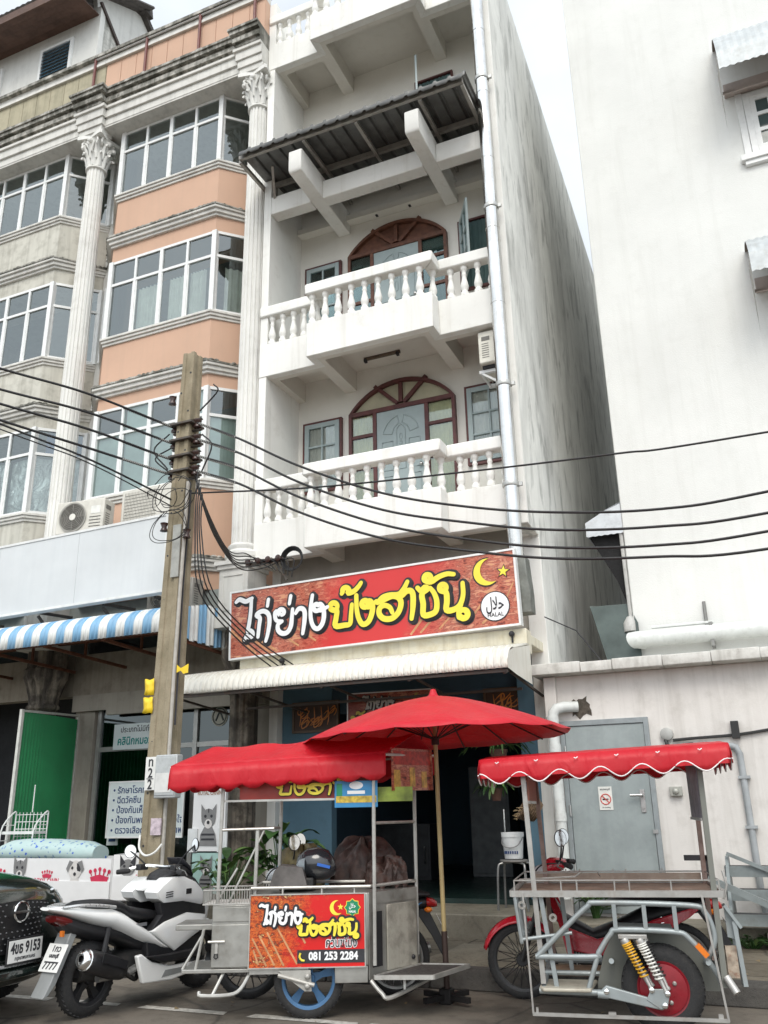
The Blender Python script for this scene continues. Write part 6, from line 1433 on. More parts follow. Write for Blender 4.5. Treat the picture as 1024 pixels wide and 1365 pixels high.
    MB(M).pod([(.66, .93, .01, .08), (.74, .955, .03, .12), (.84, .98, .04, .13), (.95, .985, .04, .13), (1.05, .94, .03, .11), (1.10, .91, .01, .06)], 14, 2.4).build('dash', BLK, t, smooth=60)
    sc = [(1.0, -.13, 1.0), (1.0, .13, 1.0), (.93, .10, 1.17), (.93, -.10, 1.17)]; o = MB(M).grid([[(1.08-.05*abs(q), .13*q, .94), (1.02-.03*abs(q), .12*q, 1.02), (.95-.03*abs(q), .09*q, 1.09)] for q in (-1, -.5, 0, .5, 1)]).build('windscreen', paint('smoked_screen', (.03, .03, .035), .08), t); solid(o, .004)
    hb = MB(M).tube(smooth2([(.62, -.36, .98), (.74, -.20, 1.03), (.82, 0, 1.02), (.74, .20, 1.03), (.62, .36, .98)], 4), .014, 8).build('handlebar', CHR, t)
    for sg in (-1, 1):
        MB(M).lathe([(.019, -.06), (.021, -.04), (.021, .05), (.017, .06)], (.64, sg*.33, .988), 12, (.42, -sg*.9, .1)).build('grip', RUB, hb); MB(M).tube([(.70, sg*.22, 1.02), (.73, sg*.30, .99), (.68, sg*.37, .965)], .006, 6).build('brake_lever', ALU, hb)
        MB(M).box(.68, .78, sg*.20-.03, sg*.20+.03, .995, 1.045).build('switch_block', BLK, hb, bevel=.008)
        mirror(t, M, (.76, sg*.19, 1.04), (.72 if sg > 0 else .80, sg*.34, 1.20 if sg < 0 else 1.15), (-.9, -sg*.35, .05), (.058, 0, 0))
    # running gear
    solid(arc_fender(M, (1.29, 0, .265), .30, .14, 20, 165).build('front_fender', W, t, smooth=60), .01)
    for sg in (-1, 1): MB(M).tube([(1.29, sg*.075, .265), (1.20, sg*.075, .50), (1.14, sg*.06, .68)], .02, 8).build('fork', ALU, t)
    MB(M).pod([(-.10, .30, .05, .06), (.05, .31, .08, .10), (.25, .32, .09, .13), (.45, .34, .11, .14), (.60, .34, .10, .13), (.70, .33, .05, .1)], 14, 3).build('engine', ENG, t, smooth=50)
    MB(M).tube([(-.0, -.12, .27), (.30, -.14, .27), (.42, -.13, .30)], .03, 8).build('swing_arm', ALU, t)
    for sg in (-1, 1): 
        MB(M).tube([(.02, sg*.125, .33), (.08, sg*.125, .62)], .022, 8).build('shock', BLK, t)
    a = Vector((-.24, -.215, .44)); b = Vector((.20, -.20, .30)); d = (b-a).normalized(); Ln = (b-a).length
    ex = MB(M).lathe([(.045, 0), (.075, .02), (.082, .06), (.085, Ln*.7), (.07, Ln*.92), (.035, Ln)], a, 20, d).build('exhaust', BLK, t, smooth=50)
    MB(M).lathe([(.024, -.012), (.05, -.012), (.066, .0), (.07, .03), (.077, .032), (.077, .04), (.02, .041)], a-d*.015, 20, d, cap=False).build('exhaust_tip', CHR, ex, smooth=50)
    MB(M).tube(smooth2([b-d*.03, b+Vector((.12, .06, -.06)), b+Vector((.26, .12, -.10)), b+Vector((.36, .2, -.02))], 4), .018, 8).build('exhaust_pipe', ENG, ex)
    MB(M).bar((-.13, -.305, .44), (.14, -.29, .355), .006, .06).build('heat_shield', BLK, ex)
    # rear mudguard with the plate
    MB(M).extrude([(-.14, -.07, .66), (-.24, -.07, .64), (-.40, -.07, .30), (-.46, -.07, .20), (-.41, -.07, .215), (-.35, -.07, .28), (-.20, -.07, .58)], (0, .14, 0)).build('rear_mudguard', GREYP, t, bevel=.006)
    number_plate(t, M, (-.345, -.01, .455), (0, -1, 0), (.45, 0, .9), .20, .20, (('1กว', .062, .06, .085), ('นนทบุรี', .012, .035, .10), ('7777', -.058, .075, .15)), 1)
    MB(M).box(-.35, -.33, -.09, -.06, .60, .64).build('indicator', LENS_O, t); MB(M).tube([(.35, .10, .25), (.30, .22, .0)], .012, 6).build('side_stand', BLK, t)
    MB(M).box(.30, .42, -.198, -.192, .60, .625).build('side_badge', paint('badge_grey', (.35, .35, .36), .4, .5), t)
    return t
scooter()
def underbone(t, M, col, name='m', plate=True, mir=True, seatcol=None, emb=None):
    """small step-through motorcycle: x forward from rear hub at 0 to front hub at 1.23"""
    C = paint(name+'_paint', col, .22, var=.05, bump=0, coat=.5); S = BLK
    wheel(t, M, (0, 0, .285), .285, .085, ALU, 18, 'wire', 'rear_wheel', .80); wheel(t, M, (1.23, 0, .285), .285, .075, BLK, 18, 'wire', 'front_wheel', .80)
    solid(arc_fender(M, (1.23, 0, .285), .325, .12, 15, 150).build('front_fender', C, t, smooth=60), .008)
    for sg in (-1, 1): MB(M).tube([(1.23, sg*.065, .285), (1.06, sg*.065, .72)], .019, 8).build('fork', ENG, t)
    MB(M).tube([(1.05, 0, .66), (.98, 0, .92)], .03, 8).build('steering_head', ENG, t)
    # body: leg shields, spine and tail
    for sg in (-1, 1):
        MB(M).extrude([(1.04, sg*.10, .80), (.98, sg*.16, .76), (.90, sg*.20, .55), (.86, sg*.20, .36), (.80, sg*.19, .33), (.84, sg*.19, .55), (.94, sg*.14, .80)], (0, sg*.012, 0)).build('leg_shield', C, t, bevel=.006)
        MB(M).extrude([(.96, sg*.09, .72), (.84, sg*.12, .54), (.62, sg*.13, .46), (.36, sg*.13, .52), (.18, sg*.13, .60), (-.1, sg*.12, .68), (-.24, sg*.10, .72), (-.1, sg*.13, .62), (.16, sg*.14, .48), (.34, sg*.14, .36), (.62, sg*.14, .34), (.86, sg*.13, .38)], (0, sg*.02, 0)).build('side_cover', C, t, bevel=.008)
    MB(M).pod([(-.32, .715, .02, .05), (-.22, .70, .05, .09), (0, .665, .06, .11), (.25, .60, .08, .12), (.45, .52, .07, .11), (.65, .46, .06, .09), (.85, .55, .08, .08), (.98, .72, .09, .08)], 14, 2.4).build('spine_cover', S if seatcol is None else seatcol, t, smooth=60)
    MB(M).pod([(-.30, .765, .012, .07), (-.22, .775, .03, .105), (-.05, .77, .04, .12), (.12, .755, .045, .125), (.22, .735, .045, .13), (.38, .73, .045, .12), (.50, .715, .03, .09), (.55, .70, .01, .05)], 16, 2.6).build('seat', S, t, smooth=60)
    MB(M).pod([(1.02, .94, .04, .05), (1.0, .96, .07, .09), (.95, .98, .075, .12), (.88, 1.0, .06, .13), (.82, 1.01, .03, .1)], 16, 2.4).build('headlight_cowl', C, t, smooth=60)
    MB(M).pod([(1.10, .935, .02, .03), (1.07, .94, .05, .07), (1.01, .95, .06, .09)], 14, 2.2).build('headlight', paint('lamp_lens', (.55, .57, .58), .08), t, smooth=60)
    hb = MB(M).tube(smooth2([(.78, -.34, 1.0), (.86, -.18, 1.03), (.92, 0, 1.02), (.86, .18, 1.03), (.78, .34, 1.0)], 4), .012, 8).build('handlebar', ENG, t)
    for sg in (-1, 1):
        MB(M).lathe([(.018, -.055), (.020, -.03), (.020, .05), (.022, .055), (.022, .06)], (.795, sg*.30, 1.008), 12, (-.4, sg*.9, -.1)).build('grip', RUB, hb); MB(M).tube([(.86, sg*.2, 1.03), (.88, sg*.27, 1.0), (.83, sg*.34, .98)], .006, 6).build('brake_lever', ALU, hb)
        if mir: mirror(t, M, (.86, sg*.17, 1.035), (.84, sg*.26, 1.21), (-.72, .68, .05), (.066, 0, 0))
        MB(M).tube(smooth2([(.86, sg*.18, 1.02), (1.02, sg*.16, 1.0), (1.10, sg*.08, .88), (1.06, sg*.04, .70)], 4), .006, 6).build('control_cable', BLK, hb)
    MB(M).pod([(.30, .30, .06, .06), (.40, .30, .10, .12), (.58, .29, .10, .13), (.72, .30, .07, .09), (.84, .31, .045, .06)], 14, 3).build('engine', ENG, t, smooth=50)
    fin = MB(M)
    for k in range(6): fin.box(.68+k*.022, .69+k*.022, -.07, .07, .25, .37)
    fin.build('cylinder_fins', ALU, t)
    MB(M).tube([(0, -.10, .285), (.45, -.10, .30)], .02, 8).build('swing_arm', ENG, t); MB(M).tube([(0, .10, .285), (.45, .10, .30)], .02, 8).build('swing_arm', ENG, t)
    for sg in (-1, 1):
        sp = MB(M)
        p = Vector((.02, sg*.125, .31)); q = Vector((.12, sg*.125, .62)); sp.tube([p, q], .012, 8); L = (q-p)
        sp.tube([p+L*(.25+.65*i/60)+Vector((.022*math.cos(i*.9), .022*math.sin(i*.9), 0)) for i in range(61)], .005, 5); sp.build('shock', CHR, t)
    MB(M).tube([(.62, -.13, .22), (.35, -.15, .20), (.05, -.16, .27), (-.30, -.16, .34)], [.018, .02, .04, .045], 12).build('exhaust', ALU, t, smooth=50)
    MB(M).extrude([(-.16, -.055, .66), (-.28, -.055, .66), (-.40, -.055, .42), (-.44, -.055, .30), (-.39, -.055, .30), (-.30, -.055, .46)], (0, .11, 0)).build('rear_fender', S, t, bevel=.005)
    tl = MB(M).pod([(-.36, .69, .02, .03), (-.33, .70, .035, .07), (-.27, .71, .04, .085)], 12, 2.6).build('tail_light', LENS_R, t, smooth=60)
    for sg in (-1, 1): MB(M).ball((-.28, sg*.13, .66), (.035, .025, .022), 10, 6).build('indicator', LENS_O, t)
    if plate: number_plate(t, M, (-.40, 0, .52), (0, -1, 0), (.45, 0, .9), .17, .19, (('กขล', .055, .05, .10), ('นนทบุรี', .005, .03, .10), ('618', -.055, .07, .12)), 1)
# ------------------------------------------------------------------ chicken cart with its motorcycle
STL = paint('cart_stainless', (.40, .395, .37), .38, .75, var=.18, scale=3, dirt=.5, dirtcol=(.16, .14, .11)); TUBE = paint('cart_tube', (.50, .49, .46), .4, .6, var=.15, dirt=.35, dirtcol=(.22, .19, .15))
VINYL = None
def vinyl(name, col):
    m, nt, b = _nodes(name); v = _coords(nt); n1 = _noise(nt, v, 3, 5); n2 = _noise(nt, _coords(nt, (1, 1, .35)), 9, 4, .5, 1.)
    nt.links.new(_mixc(nt, _ramp(nt, n1, .3, .7), tuple(x*.86 for x in col), col), b.inputs['Base Color']); b.inputs['Roughness'].default_value = .42; _bump(nt, b, n2, .55, .03)
    fd = _ramp(nt, _noise(nt, v, 1.6, 6, .6), .52, .75, 0, .35); b.inputs['Specular IOR Level'].default_value = .35
    base = b.inputs['Base Color'].links[0].from_socket; nt.links.new(_mixc(nt, fd, base, (min(1, col[0]*1.05), .13, .13)), b.inputs['Base Color'])
    dt = _ramp(nt, _noise(nt, v, 5.5, 7, .65), .58, .74, 0, .3); nt.links.new(_mixc(nt, dt, b.inputs['Base Color'].links[0].from_socket, (col[0]*.4, .012, .015)), b.inputs['Base Color'])
    out = nt.nodes['Material Output']; tl = _n(nt, 'ShaderNodeBsdfTranslucent'); tl.inputs['Color'].default_value = (*[min(1, x*1.15) for x in col], 1); ms = _n(nt, 'ShaderNodeMixShader'); ms.inputs[0].default_value = .28
    nt.links.new(b.outputs[0], ms.inputs[1]); nt.links.new(tl.outputs[0], ms.inputs[2]); nt.links.new(ms.outputs[0], out.inputs['Surface']); return m
VINYL = vinyl('red_vinyl', (.66, .020, .034))
PIPING = paint('white_piping', (.78, .74, .74), .5)
def valance(M, pts, zt, zb, seg, amp, rng, drop=1., ripple=.012, n=8, wave=False):
    """hanging scalloped strip along a polyline of (x, y, ztop)"""
    rows_t = []; rows_b = []; mid = []
    P = []
    for i in range(len(pts)-1):
        a = Vector(pts[i]); b = Vector(pts[i+1]); L = (b-a).length; k = max(n, int(L/.022)); nn = Vector(((b-a).y, -(b-a).x, 0)).normalized()
        for j in range(k if i < len(pts)-2 else k+1): P.append((a+(b-a)*j/k, nn))
    d = 0.; last = None; out = [[], [], [], []]
    for p, nn in P:
        if last is not None: d += (p-last).length
        last = p; w = ripple*(math.sin(d*17)+.6*math.sin(d*41+1)); s_ = amp*(.5-.5*math.cos(2*math.pi*d/seg)) if wave else amp*abs(math.sin(math.pi*d/seg))**.8
        H_ = zt-zb
        out[0].append(p); out[1].append(p+nn*(.012+w*.4)+Vector((0, 0, -H_*.35))); out[2].append(p+nn*(.015+w)+Vector((0, 0, -H_*.75))); out[3].append(p+nn*(.012+w*1.3)+Vector((0, 0, -H_+amp-s_)))
    return out
def cart():
    P0 = (-3.418, 6.361, 0); t = thing('food_cart', 'stainless grilled chicken cart under a red canopy, coupled to a motorcycle, beside the white scooter', 'food cart', P0, rad(23.2)); M = ROOTM[t.name]
    # body: steel box with a skewed right-hand end
    pl = [(-.44, .012), (.45, .012), (.84, .47), (.84, .62), (-.44, .62)]
    MB(M).prism(pl, .36, .86).build('box_body', STL, t, bevel=.006)
    MB(M).box(.20, .447, .004, .25, .245, .358).build('skirt_panel', STL, t, bevel=.004)
    e = Vector((.39, .458, 0)).normalized(); nn = Vector((e.y, -e.x, 0)); A = Vector((.45, .012, 0)); up = Vector((0, 0, 1))
    def endq(a, b, z0, z1, o): return [A+e*a+nn*o+up*z0, A+e*b+nn*o+up*z0, A+e*b+nn*o+up*z1, A+e*a+nn*o+up*z1]
    MB(M).extrude(endq(.0, .59, .26, .86, .002), nn*.008).build('end_panel', STL, t, bevel=.003)
    soot = wall('sooty_steel', (.36, .34, .29), (.06, .05, .04), .75, .3, rough=.45, bump=.05, lo=.46, hi=.68)
    MB(M).extrude(endq(.20, .56, .30, .76, .012), nn*.014).build('hatch_door', soot, t, bevel=.004)
    MB(M).extrude(endq(.04, .15, .34, .72, .011), nn*.004).build('window_slot', BLK, t)
    MB(M).extrude(endq(.0, .58, .775, .86, .012), nn*.006).build('upper_rail_panel', STL, t)
    MB(M).ball(A+e*.50+nn*.03+up*.36, .018, 8, 6).build('hatch_knob', BLK, t)
    # left-hand cabinet with hasp, basket above, platform below
    c = MB(M).box(-.735, -.442, .02, .5, .355, .79).build('cabinet', STL, t, bevel=.006)
    MB(M).box(-.73, -.45, .010, .0195, .365, .655).build('cabinet_door', STL, c, bevel=.003); MB(M).box(-.73, -.45, .012, .0195, .675, .775).build('cabinet_drawer', STL, c, bevel=.003)
    MB(M).tube([(-.755, .0, .54), (-.63, .0, .54)], .009, 8).box(-.70, -.68, -.006, .01, .46, .53).build('hasp', TUBE, c); MB(M).tube([(-.70, -.01, .46), (-.705, -.01, .435), (-.69, -.01, .425), (-.678, -.01, .435), (-.683, -.01, .46)], .005, 6).build('padlock', BLK, c)
    b = MB(M); x0, x1, y0, y1 = -.80, -.445, -.03, .33
    for z in (.80, .90): b.tube([(x0, y0, z), (x1, y0, z), (x1, y1, z), (x0, y1, z)], .006, 6, closed=True)
    for k in range(19): x = x0+(x1-x0)*k/18; b.tube([(x, y0, .80), (x, y0, .90)], .0032, 4).tube([(x, y1, .80), (x, y1, .90)], .0032, 4)
    for k in range(12): y = y0+(y1-y0)*k/11; b.tube([(x0, y, .80), (x0, y, .90)], .0032, 4).tube([(x0, y, .80), (x1, y, .80)], .0032, 4)
    b.build('wire_basket', TUBE, t)
    MB(M).box(-.95, -.44, .02, .46, .325, .352).build('platform', STL, t, bevel=.004)
    MB(M).box(-1.02, -.735, .06, .40, .615, .655).build('side_shelf', STL, t, bevel=.005)
    MB(M).tube([(-.85, .05, .35), (-.80, .05, .62)], .012, 8).tube([(-.95, .05, .35), (-.80, .06, .60)], .010, 8).build('shelf_strut', TUBE, t)
    MB(M).tube(smooth2([(-.44, .06, .32), (-.50, .0, .22), (-.58, -.04, .19), (-.78, -.05, .19), (-.80, -.03, .21)], 3), .014, 8).tube([(-.70, -.04, .19), (-.64, .05, .32)], .012, 8).build('foot_bar', TUBE, t)
    # frame rails under the box, bracket at the axle
    MB(M).bar((-.44, .03, .335), (.0, .03, .335), .03, .045).build('lower_rail', TUBE, t)
    MB(M).extrude([(-.22, -.02, .34), (.02, -.02, .34), (.03, -.02, .20), (-.02, -.02, .20)], (0, .03, 0)).tube([(-.22, -.02, .31), (.05, -.02, .24)], .016, 8).ball((.0, -.03, .30), .022, 8, 6).ball((.0, -.03, .235), .022, 8, 6).build('axle_bracket', paint('bracket_grey', (.42, .41, .38), .5, .4, dirt=.3), t)
    wheel(t, M, (.0, .09, .265), .265, .085, paint('blue_wheel', (.055, .14, .27), .35, .3, dirt=.2, dirtcol=(.05, .06, .08)), 5, 'cast', 'cart_wheel', .74)
    # folding step at the rear
    MB(M).prism([(.50, -.06), (.93, -.10), (1.23, .36), (.86, .44)], .285, .297).build('step_plate', ground_mat('step_sheet', (.06, .055, .05), (.035, .03, .03), 3, .7, .2), t)
    st = MB(M); q = [(.50, -.06, .29), (.93, -.10, .29), (1.23, .36, .29), (.86, .44, .29)]
    for i in range(4): st.bar(q[i], q[(i+1) % 4], .022, .03)
    st.build('step_frame', TUBE, t)
    MB(M).tube(smooth2([(.47, .0, .26), (.55, -.03, .18), (.62, -.02, .15), (.95, .25, .24)], 4), .016, 8).tube([(.72, .06, .17), (.72, .08, .29)], .012, 8).build('step_bracket', TUBE, t)
    # printed menu board on the near side
    s = MB(M).box(-.44, .425, -.012, .010, .36, .855).build('menu_board', grill_mat('cart_print', ((-.06, .16), None, -.3), red=(.62, .012, .012), fire=True), t)
    Mb = M @ plane_M((-.44, -.012, .36), (1, 0, 0), (0, 0, 1)); W_, H_ = .865, .495
    MB(Mb).box(-.008, W_+.008, -.008, .0, -.02, .006).box(-.008, W_+.008, H_, H_+.008, -.02, .006).box(-.008, 0, 0, H_, -.02, .006).box(W_, W_+.008, 0, H_, -.02, .006).build('board_edge', TUBE, s)
    sk = MB(Mb)
    for x0, y0, x1, y1 in ((.02, .20, .13, .01), (.07, .22, .19, .015), (.13, .24, .26, .01), (.20, .28, .36, .02), (.03, .12, .07, .02), (.36, .26, .42, .16)): sk.bar((x0, y0, 0), (x1, y1, 0), .013, .003, (0, 0, 1))
    sk.build('printed_skewers', P_STICK, s, smooth=None)
    a = warp(INK_A, bounds(INK_A), (.075, .285, .40, .43)); b2 = warp(INK_B, bounds(INK_B), (.365, .20, .815, .335))
    lettering(s, Mb, a, P_WHITE, .022, .013, .003, 'white_words', (.004, -.004)); lettering(s, Mb, b2, P_YELLOW, .024, .013, .003, 'yellow_words', (.004, -.004))
    text('ควันขโมง', 'smoke_word_outline', P_WHITE, s, Mb @ Matrix.Translation((.69, .158, .002)), .085, .007, width=.24, depth=.001)
    text('ควันขโมง', 'smoke_word', P_BLACK, s, Mb @ Matrix.Translation((.69, .158, .005)), .085, .001, width=.23, depth=.001)
    k = MB(Mb); k.box(.36, W_, .025, .115, .001, .003); k.build('phone_band', P_BLACK, s)
    text('081 253 2284', 'phone_number', P_WHITE, s, Mb @ Matrix.Translation((.63, .070, .005)), .075, .003, width=.37, depth=.001)
    k = MB(Mb).tube(smooth2([(.385, .095, .005), (.378, .070, .005), (.392, .048, .005), (.415, .043, .005)], 4), .008, 6); k.build('phone_icon', P_YELLOW, s)
    k = MB(); vs, fs = crescent(Mb, (.655, .40), .052, .045, .003, rad(15)); k.add(vs, fs); k.add(starpoly(Mb, (.685, .405), .024, .003), [tuple(range(10))]); k.build('crescent_and_star', P_YELLOW, s, smooth=None)
    k = MB(); k.add(starpoly(Mb, (.775, .40), .064, .003, 8, .80), [tuple(range(16))]); k.build('badge_edge', P_YELLOW, s, smooth=None)
    k = MB(); k.add(starpoly(Mb, (.775, .40), .058, .005, 8, .80), [tuple(range(16))]); k.build('halal_badge', P_GREEN, s, smooth=None)
    text('\uFEDD\uFEFC\uFEA3', 'arabic_word', P_WHITE, s, Mb @ Matrix.Translation((.775, .412, .006)), .045, .001, width=.05, depth=.0006); text('HALAL', 'halal_word', P_WHITE, s, Mb @ Matrix.Translation((.775, .372, .006)), .022, .001, width=.055, depth=.0006)
    # posts, rails, canopy
    zz = lambda x: 1.86+.042*x
    near = [(-.70, .03), (.50, .02)]; far = [(-.30, .60), (.84, .50)]
    for x, y in ((-.70, .03), (-.30, .60), (.50, .0), (.835, .49), (-.42, .05)): MB(M).tube([(x, y, .36 if x > 0 else .80), (x+.01, y, zz(x)-(.0 if x != -.42 else .5))], .015, 8).build('canopy_post', TUBE, t)
    r = MB(M); r.tube([(-.44, .02, .905), (.47, .0, .905), (.835, .47, .905), (-.44, .60, .905)], .012, 8, closed=True)
    for x in (-.2, .1, .35): r.tube([(x, .01, .86), (x, .01, .905)], .008, 6)
    r.build('tray_rail', TUBE, t)
    MB(M).tube([(.50, .01, 1.36), (.835, .48, 1.36)], .012, 8).tube([(-.70, .03, 1.33), (-.30, .60, 1.33)], .012, 8).tube([(-.70, .03, 1.33), (-.28, .04, 1.335)], .010, 8).pieces('cross_rail', TUBE, t)
    MB(M).tube([(-.62, .05, .80), (-.36, .05, 1.32)], .008, 6).tube([(-.70, .03, .82), (-.56, .05, 1.05)], .008, 6).pieces('diagonal_brace', TUBE, t)
    cor = [(-1.10, -.06), (.61, -.06), (1.03, .60), (-.68, .60)]
    top = MB(M); nx, ny = 36, 10; rows = []; rng = random.Random(6)
    for j in range(ny+1):
        v = j/ny; row = []
        for i in range(nx+1):
            u = i/nx; x = cor[0][0]+(cor[1][0]-cor[0][0])*u+.42*v; y = cor[0][1]+.66*v
            sag = .02*math.sin(math.pi*4*u)**2*math.sin(math.pi*v); row.append((x, y, zz(x)+.17*min(1, 1.6*v, 2.6*(1-v))-sag+rng.uniform(-.003, .003)))
        rows.append(row)
    cp = solid(top.grid(rows).build('canopy', VINYL, t, smooth=35), .004)
    for a, b, z in (((-1.10, -.06), (.61, -.06), .205), ((.61, -.06), (1.03, .60), .205), ((1.03, .60), (-.68, .60), .205), ((-.68, .60), (-1.10, -.06), .205)):
        if a == (.61, -.06): continue
        g = valance(M, [(a[0], a[1], zz(a[0])), (b[0], b[1], zz(b[0]))], z, 0, .19, .042, rng, ripple=.004); solid(MB(M).grid(g).build('valance', VINYL, cp, smooth=35), .004)
    MB(M).tube([(-1.1, -.05, zz(-1.1)-.01), (.61, -.05, zz(.61)-.01), (1.03, .6, zz(1.03)-.01), (-.68, .6, zz(-.68)-.01)], .012, 8, closed=True).tube([(-.3, -.05, zz(-.3)-.01), (.1, .6, zz(.1)-.01)], .01, 6).build('canopy_frame', TUBE, t)
    # printed strip behind the valance, tourist card, food banner at the end
    s2 = MB(M).box(-.56, .50, .045, .055, 1.55, 1.70).build('printed_strip', paint('dark_red_print', (.30, .03, .02), .4, var=.4, scale=4), t)
    Ms = M @ plane_M((-.56, .045, 1.55), (1, 0, 0), (0, 0, 1)); lettering(s2, Ms, warp(INK_B, bounds(INK_B), (.30, .015, .98, .16)), P_YELLOW, .022, .006, .002, 'yellow_words', None)
    MB(M).bar((-.70, .04, 1.545), (.50, .04, 1.545), .014, .016).build('strip_rail', TUBE, t)
    cd = MB(M).box(.20, .54, -.005, .003, 1.48, 1.68).build('tourist_card', paint('card_blue', (.03, .22, .46), .35, var=.15), t)
    Mc = M @ plane_M((.20, -.005, 1.48), (1, 0, 0), (0, 0, 1))
    MB(Mc).box(.01, .33, .035, .085, .0005, .002).build('printed_skyline', paint('print_gold', (.50, .36, .05), .4, var=.5, scale=30), cd); k = MB(); k.add([Mc @ Vector((.17+.055*math.cos(a), .165+.03*math.sin(a), .002)) for a in [i*math.pi/10 for i in range(20)]], [tuple(range(20))]); k.build('printed_cloud', P_WHITE, cd, smooth=None)
    MB(Mc).box(.10, .24, .10, .125, .0005, .002).build('printed_bar', P_WHITE, cd); MB(Mc).box(.015, .06, .08, .18, .0005, .0018).build('printed_tree', P_GREEN, cd)
    Me = M @ plane_M((.655, .03, 1.60), (.40, .58, .01), (0, 0, 1))
    bn = MB(Me).box(0, .62, 0, .33, -.003, .003).build('food_banner', grill_mat('banner_print', ((-3, -2), (-2.5, -2), 0.), red=(.5, .2, .05)), t)
    MB(Me).box(.03, .58, .20, .31, .0035, .005).build('banner_heading', paint('banner_red', (.42, .03, .02), .4, var=.5, scale=22), bn)
    MB(Me).box(.03, .12, .02, .16, .0035, .005).box(.26, .34, .03, .18, .0035, .0052).box(.44, .52, .02, .15, .0035, .0054).pieces('banner_food', paint('banner_gold', (.58, .36, .07), .4, var=.5, scale=18), bn)
    MB(M).box(.49, .82, .06, .065, 1.52, 1.63).build('green_card', paint('card_olive', (.26, .34, .05), .5, var=.6, scale=6), t)
    # things on the counter: grill tray and covered pots
    MB(M).box(-.25, .02, .18, .5, .87, .96).build('grill_tray', ENG, t, bevel=.01)
    # the motorcycle the cart is bolted to (heads left)
    MM = M @ Matrix.Translation((.66, .86, 0)) @ Matrix.Rotation(math.pi, 4, 'Z')
    underbone(t, MM, (.03, .16, .34), 'blue_bike')
    return t
CART = cart()
def cart_load():
    M = ROOTM[CART.name]
    def cover(name, label, cx, cy, z0, sx, sy, h, mat, seed, cat='cover'):
        rng = random.Random(seed); n = 72; m_ = 30; rows = []
        ph = [rng.uniform(0, 6) for _ in range(8)]
        for j in range(m_+1):
            v = j/m_; r = math.sin(v*math.pi/2) if v < .75 else .924+.1*(v-.75); z = z0+h*(math.cos(v*math.pi/2)**.6 if v < 1 else 0); row = []
            for i in range(n):
                a = 2*math.pi*i/n; f = 1+.10*math.sin(3*a+ph[0])+.07*math.sin(7*a+ph[1]+v*3)*v+.05*math.sin(11*a+ph[2])*v+.045*math.sin(17*a+9*v+ph[5])+.03*math.sin(29*a-14*v+ph[6])
                row.append((cx+sx*r*f*math.cos(a), cy+sy*r*f*math.sin(a), z+.03*math.sin(5*a+ph[3])*v*(1-v)*4*h/.3+.02*math.sin(9*a+ph[4])+.018*math.sin(13*a+16*v+ph[7])*v))
            rows.append(row)
        o = MB(M).grid(rows, closed=True).build(name, mat, smooth=60); tag(o, label, cat); return o
    br = paint('brown_cover', (.05, .026, .02), .5, var=.6, scale=12, bump=.4); cf = paint('camouflage_cover', (.15, .12, .05), .6, var=.7, scale=7, bump=.2)
    cover('dust_cover', 'crumpled brown fabric cover over the motorcycle behind the chicken cart', .40, .80, .80, .30, .24, .42, br, 3)
    cover('dust_cover', 'smaller lumpy brown cover on the cart rim right of the helmet', .58, .45, .88, .17, .14, .20, br, 4)
    cover('jacket', 'olive mottled jacket heaped behind the cart counter', -.12, .80, .85, .20, .18, .32, cf, 5, 'jacket')
    h = thing('helmet', 'black and blue open helmet resting on the cart counter', 'helmet', (M @ Vector((.06, .35, .96))).to_tuple()); 
    MB(M).pod([(-.13, 1.03, .02, .03, .3), (-.11, 1.05, .08, .08, .3), (-.04, 1.06, .115, .115, .3), (.05, 1.06, .125, .125, .3), (.13, 1.05, .11, .11, .3), (.18, 1.03, .06, .07, .3), (.195, 1.02, .02, .03, .3)], 18, 2.1).build('helmet_shell', paint('helmet_black', (.02, .022, .026), .12, coat=.6, bump=0), h, smooth=60)
    MB(M).bar((.05, .172, 1.06), (.15, .186, 1.035), .008, .022).build('helmet_stripe', paint('helmet_blue', (.03, .12, .45), .2), h)
    MB(M).pod([(-.125, 1.04, .02, .04, .29), (-.10, 1.045, .055, .10, .28), (-.05, 1.05, .07, .122, .28)], 14, 2.2).build('visor', paint('visor_smoke', (.20, .23, .25), .06), h, smooth=60)
    tag(MB(M).extrude([(-.32, .10, .90), (-.02, .10, .90), (-.06, .10, 1.04), (-.24, .10, 1.06), (-.28, .10, 1.02)], (0, .22, 0)).build('grill_lid', paint('scorched_lid', (.12, .11, .105), .6, .3, var=.4)), 'scorched grey metal lid standing on the left end of the cart counter', 'lid')
cart_load()
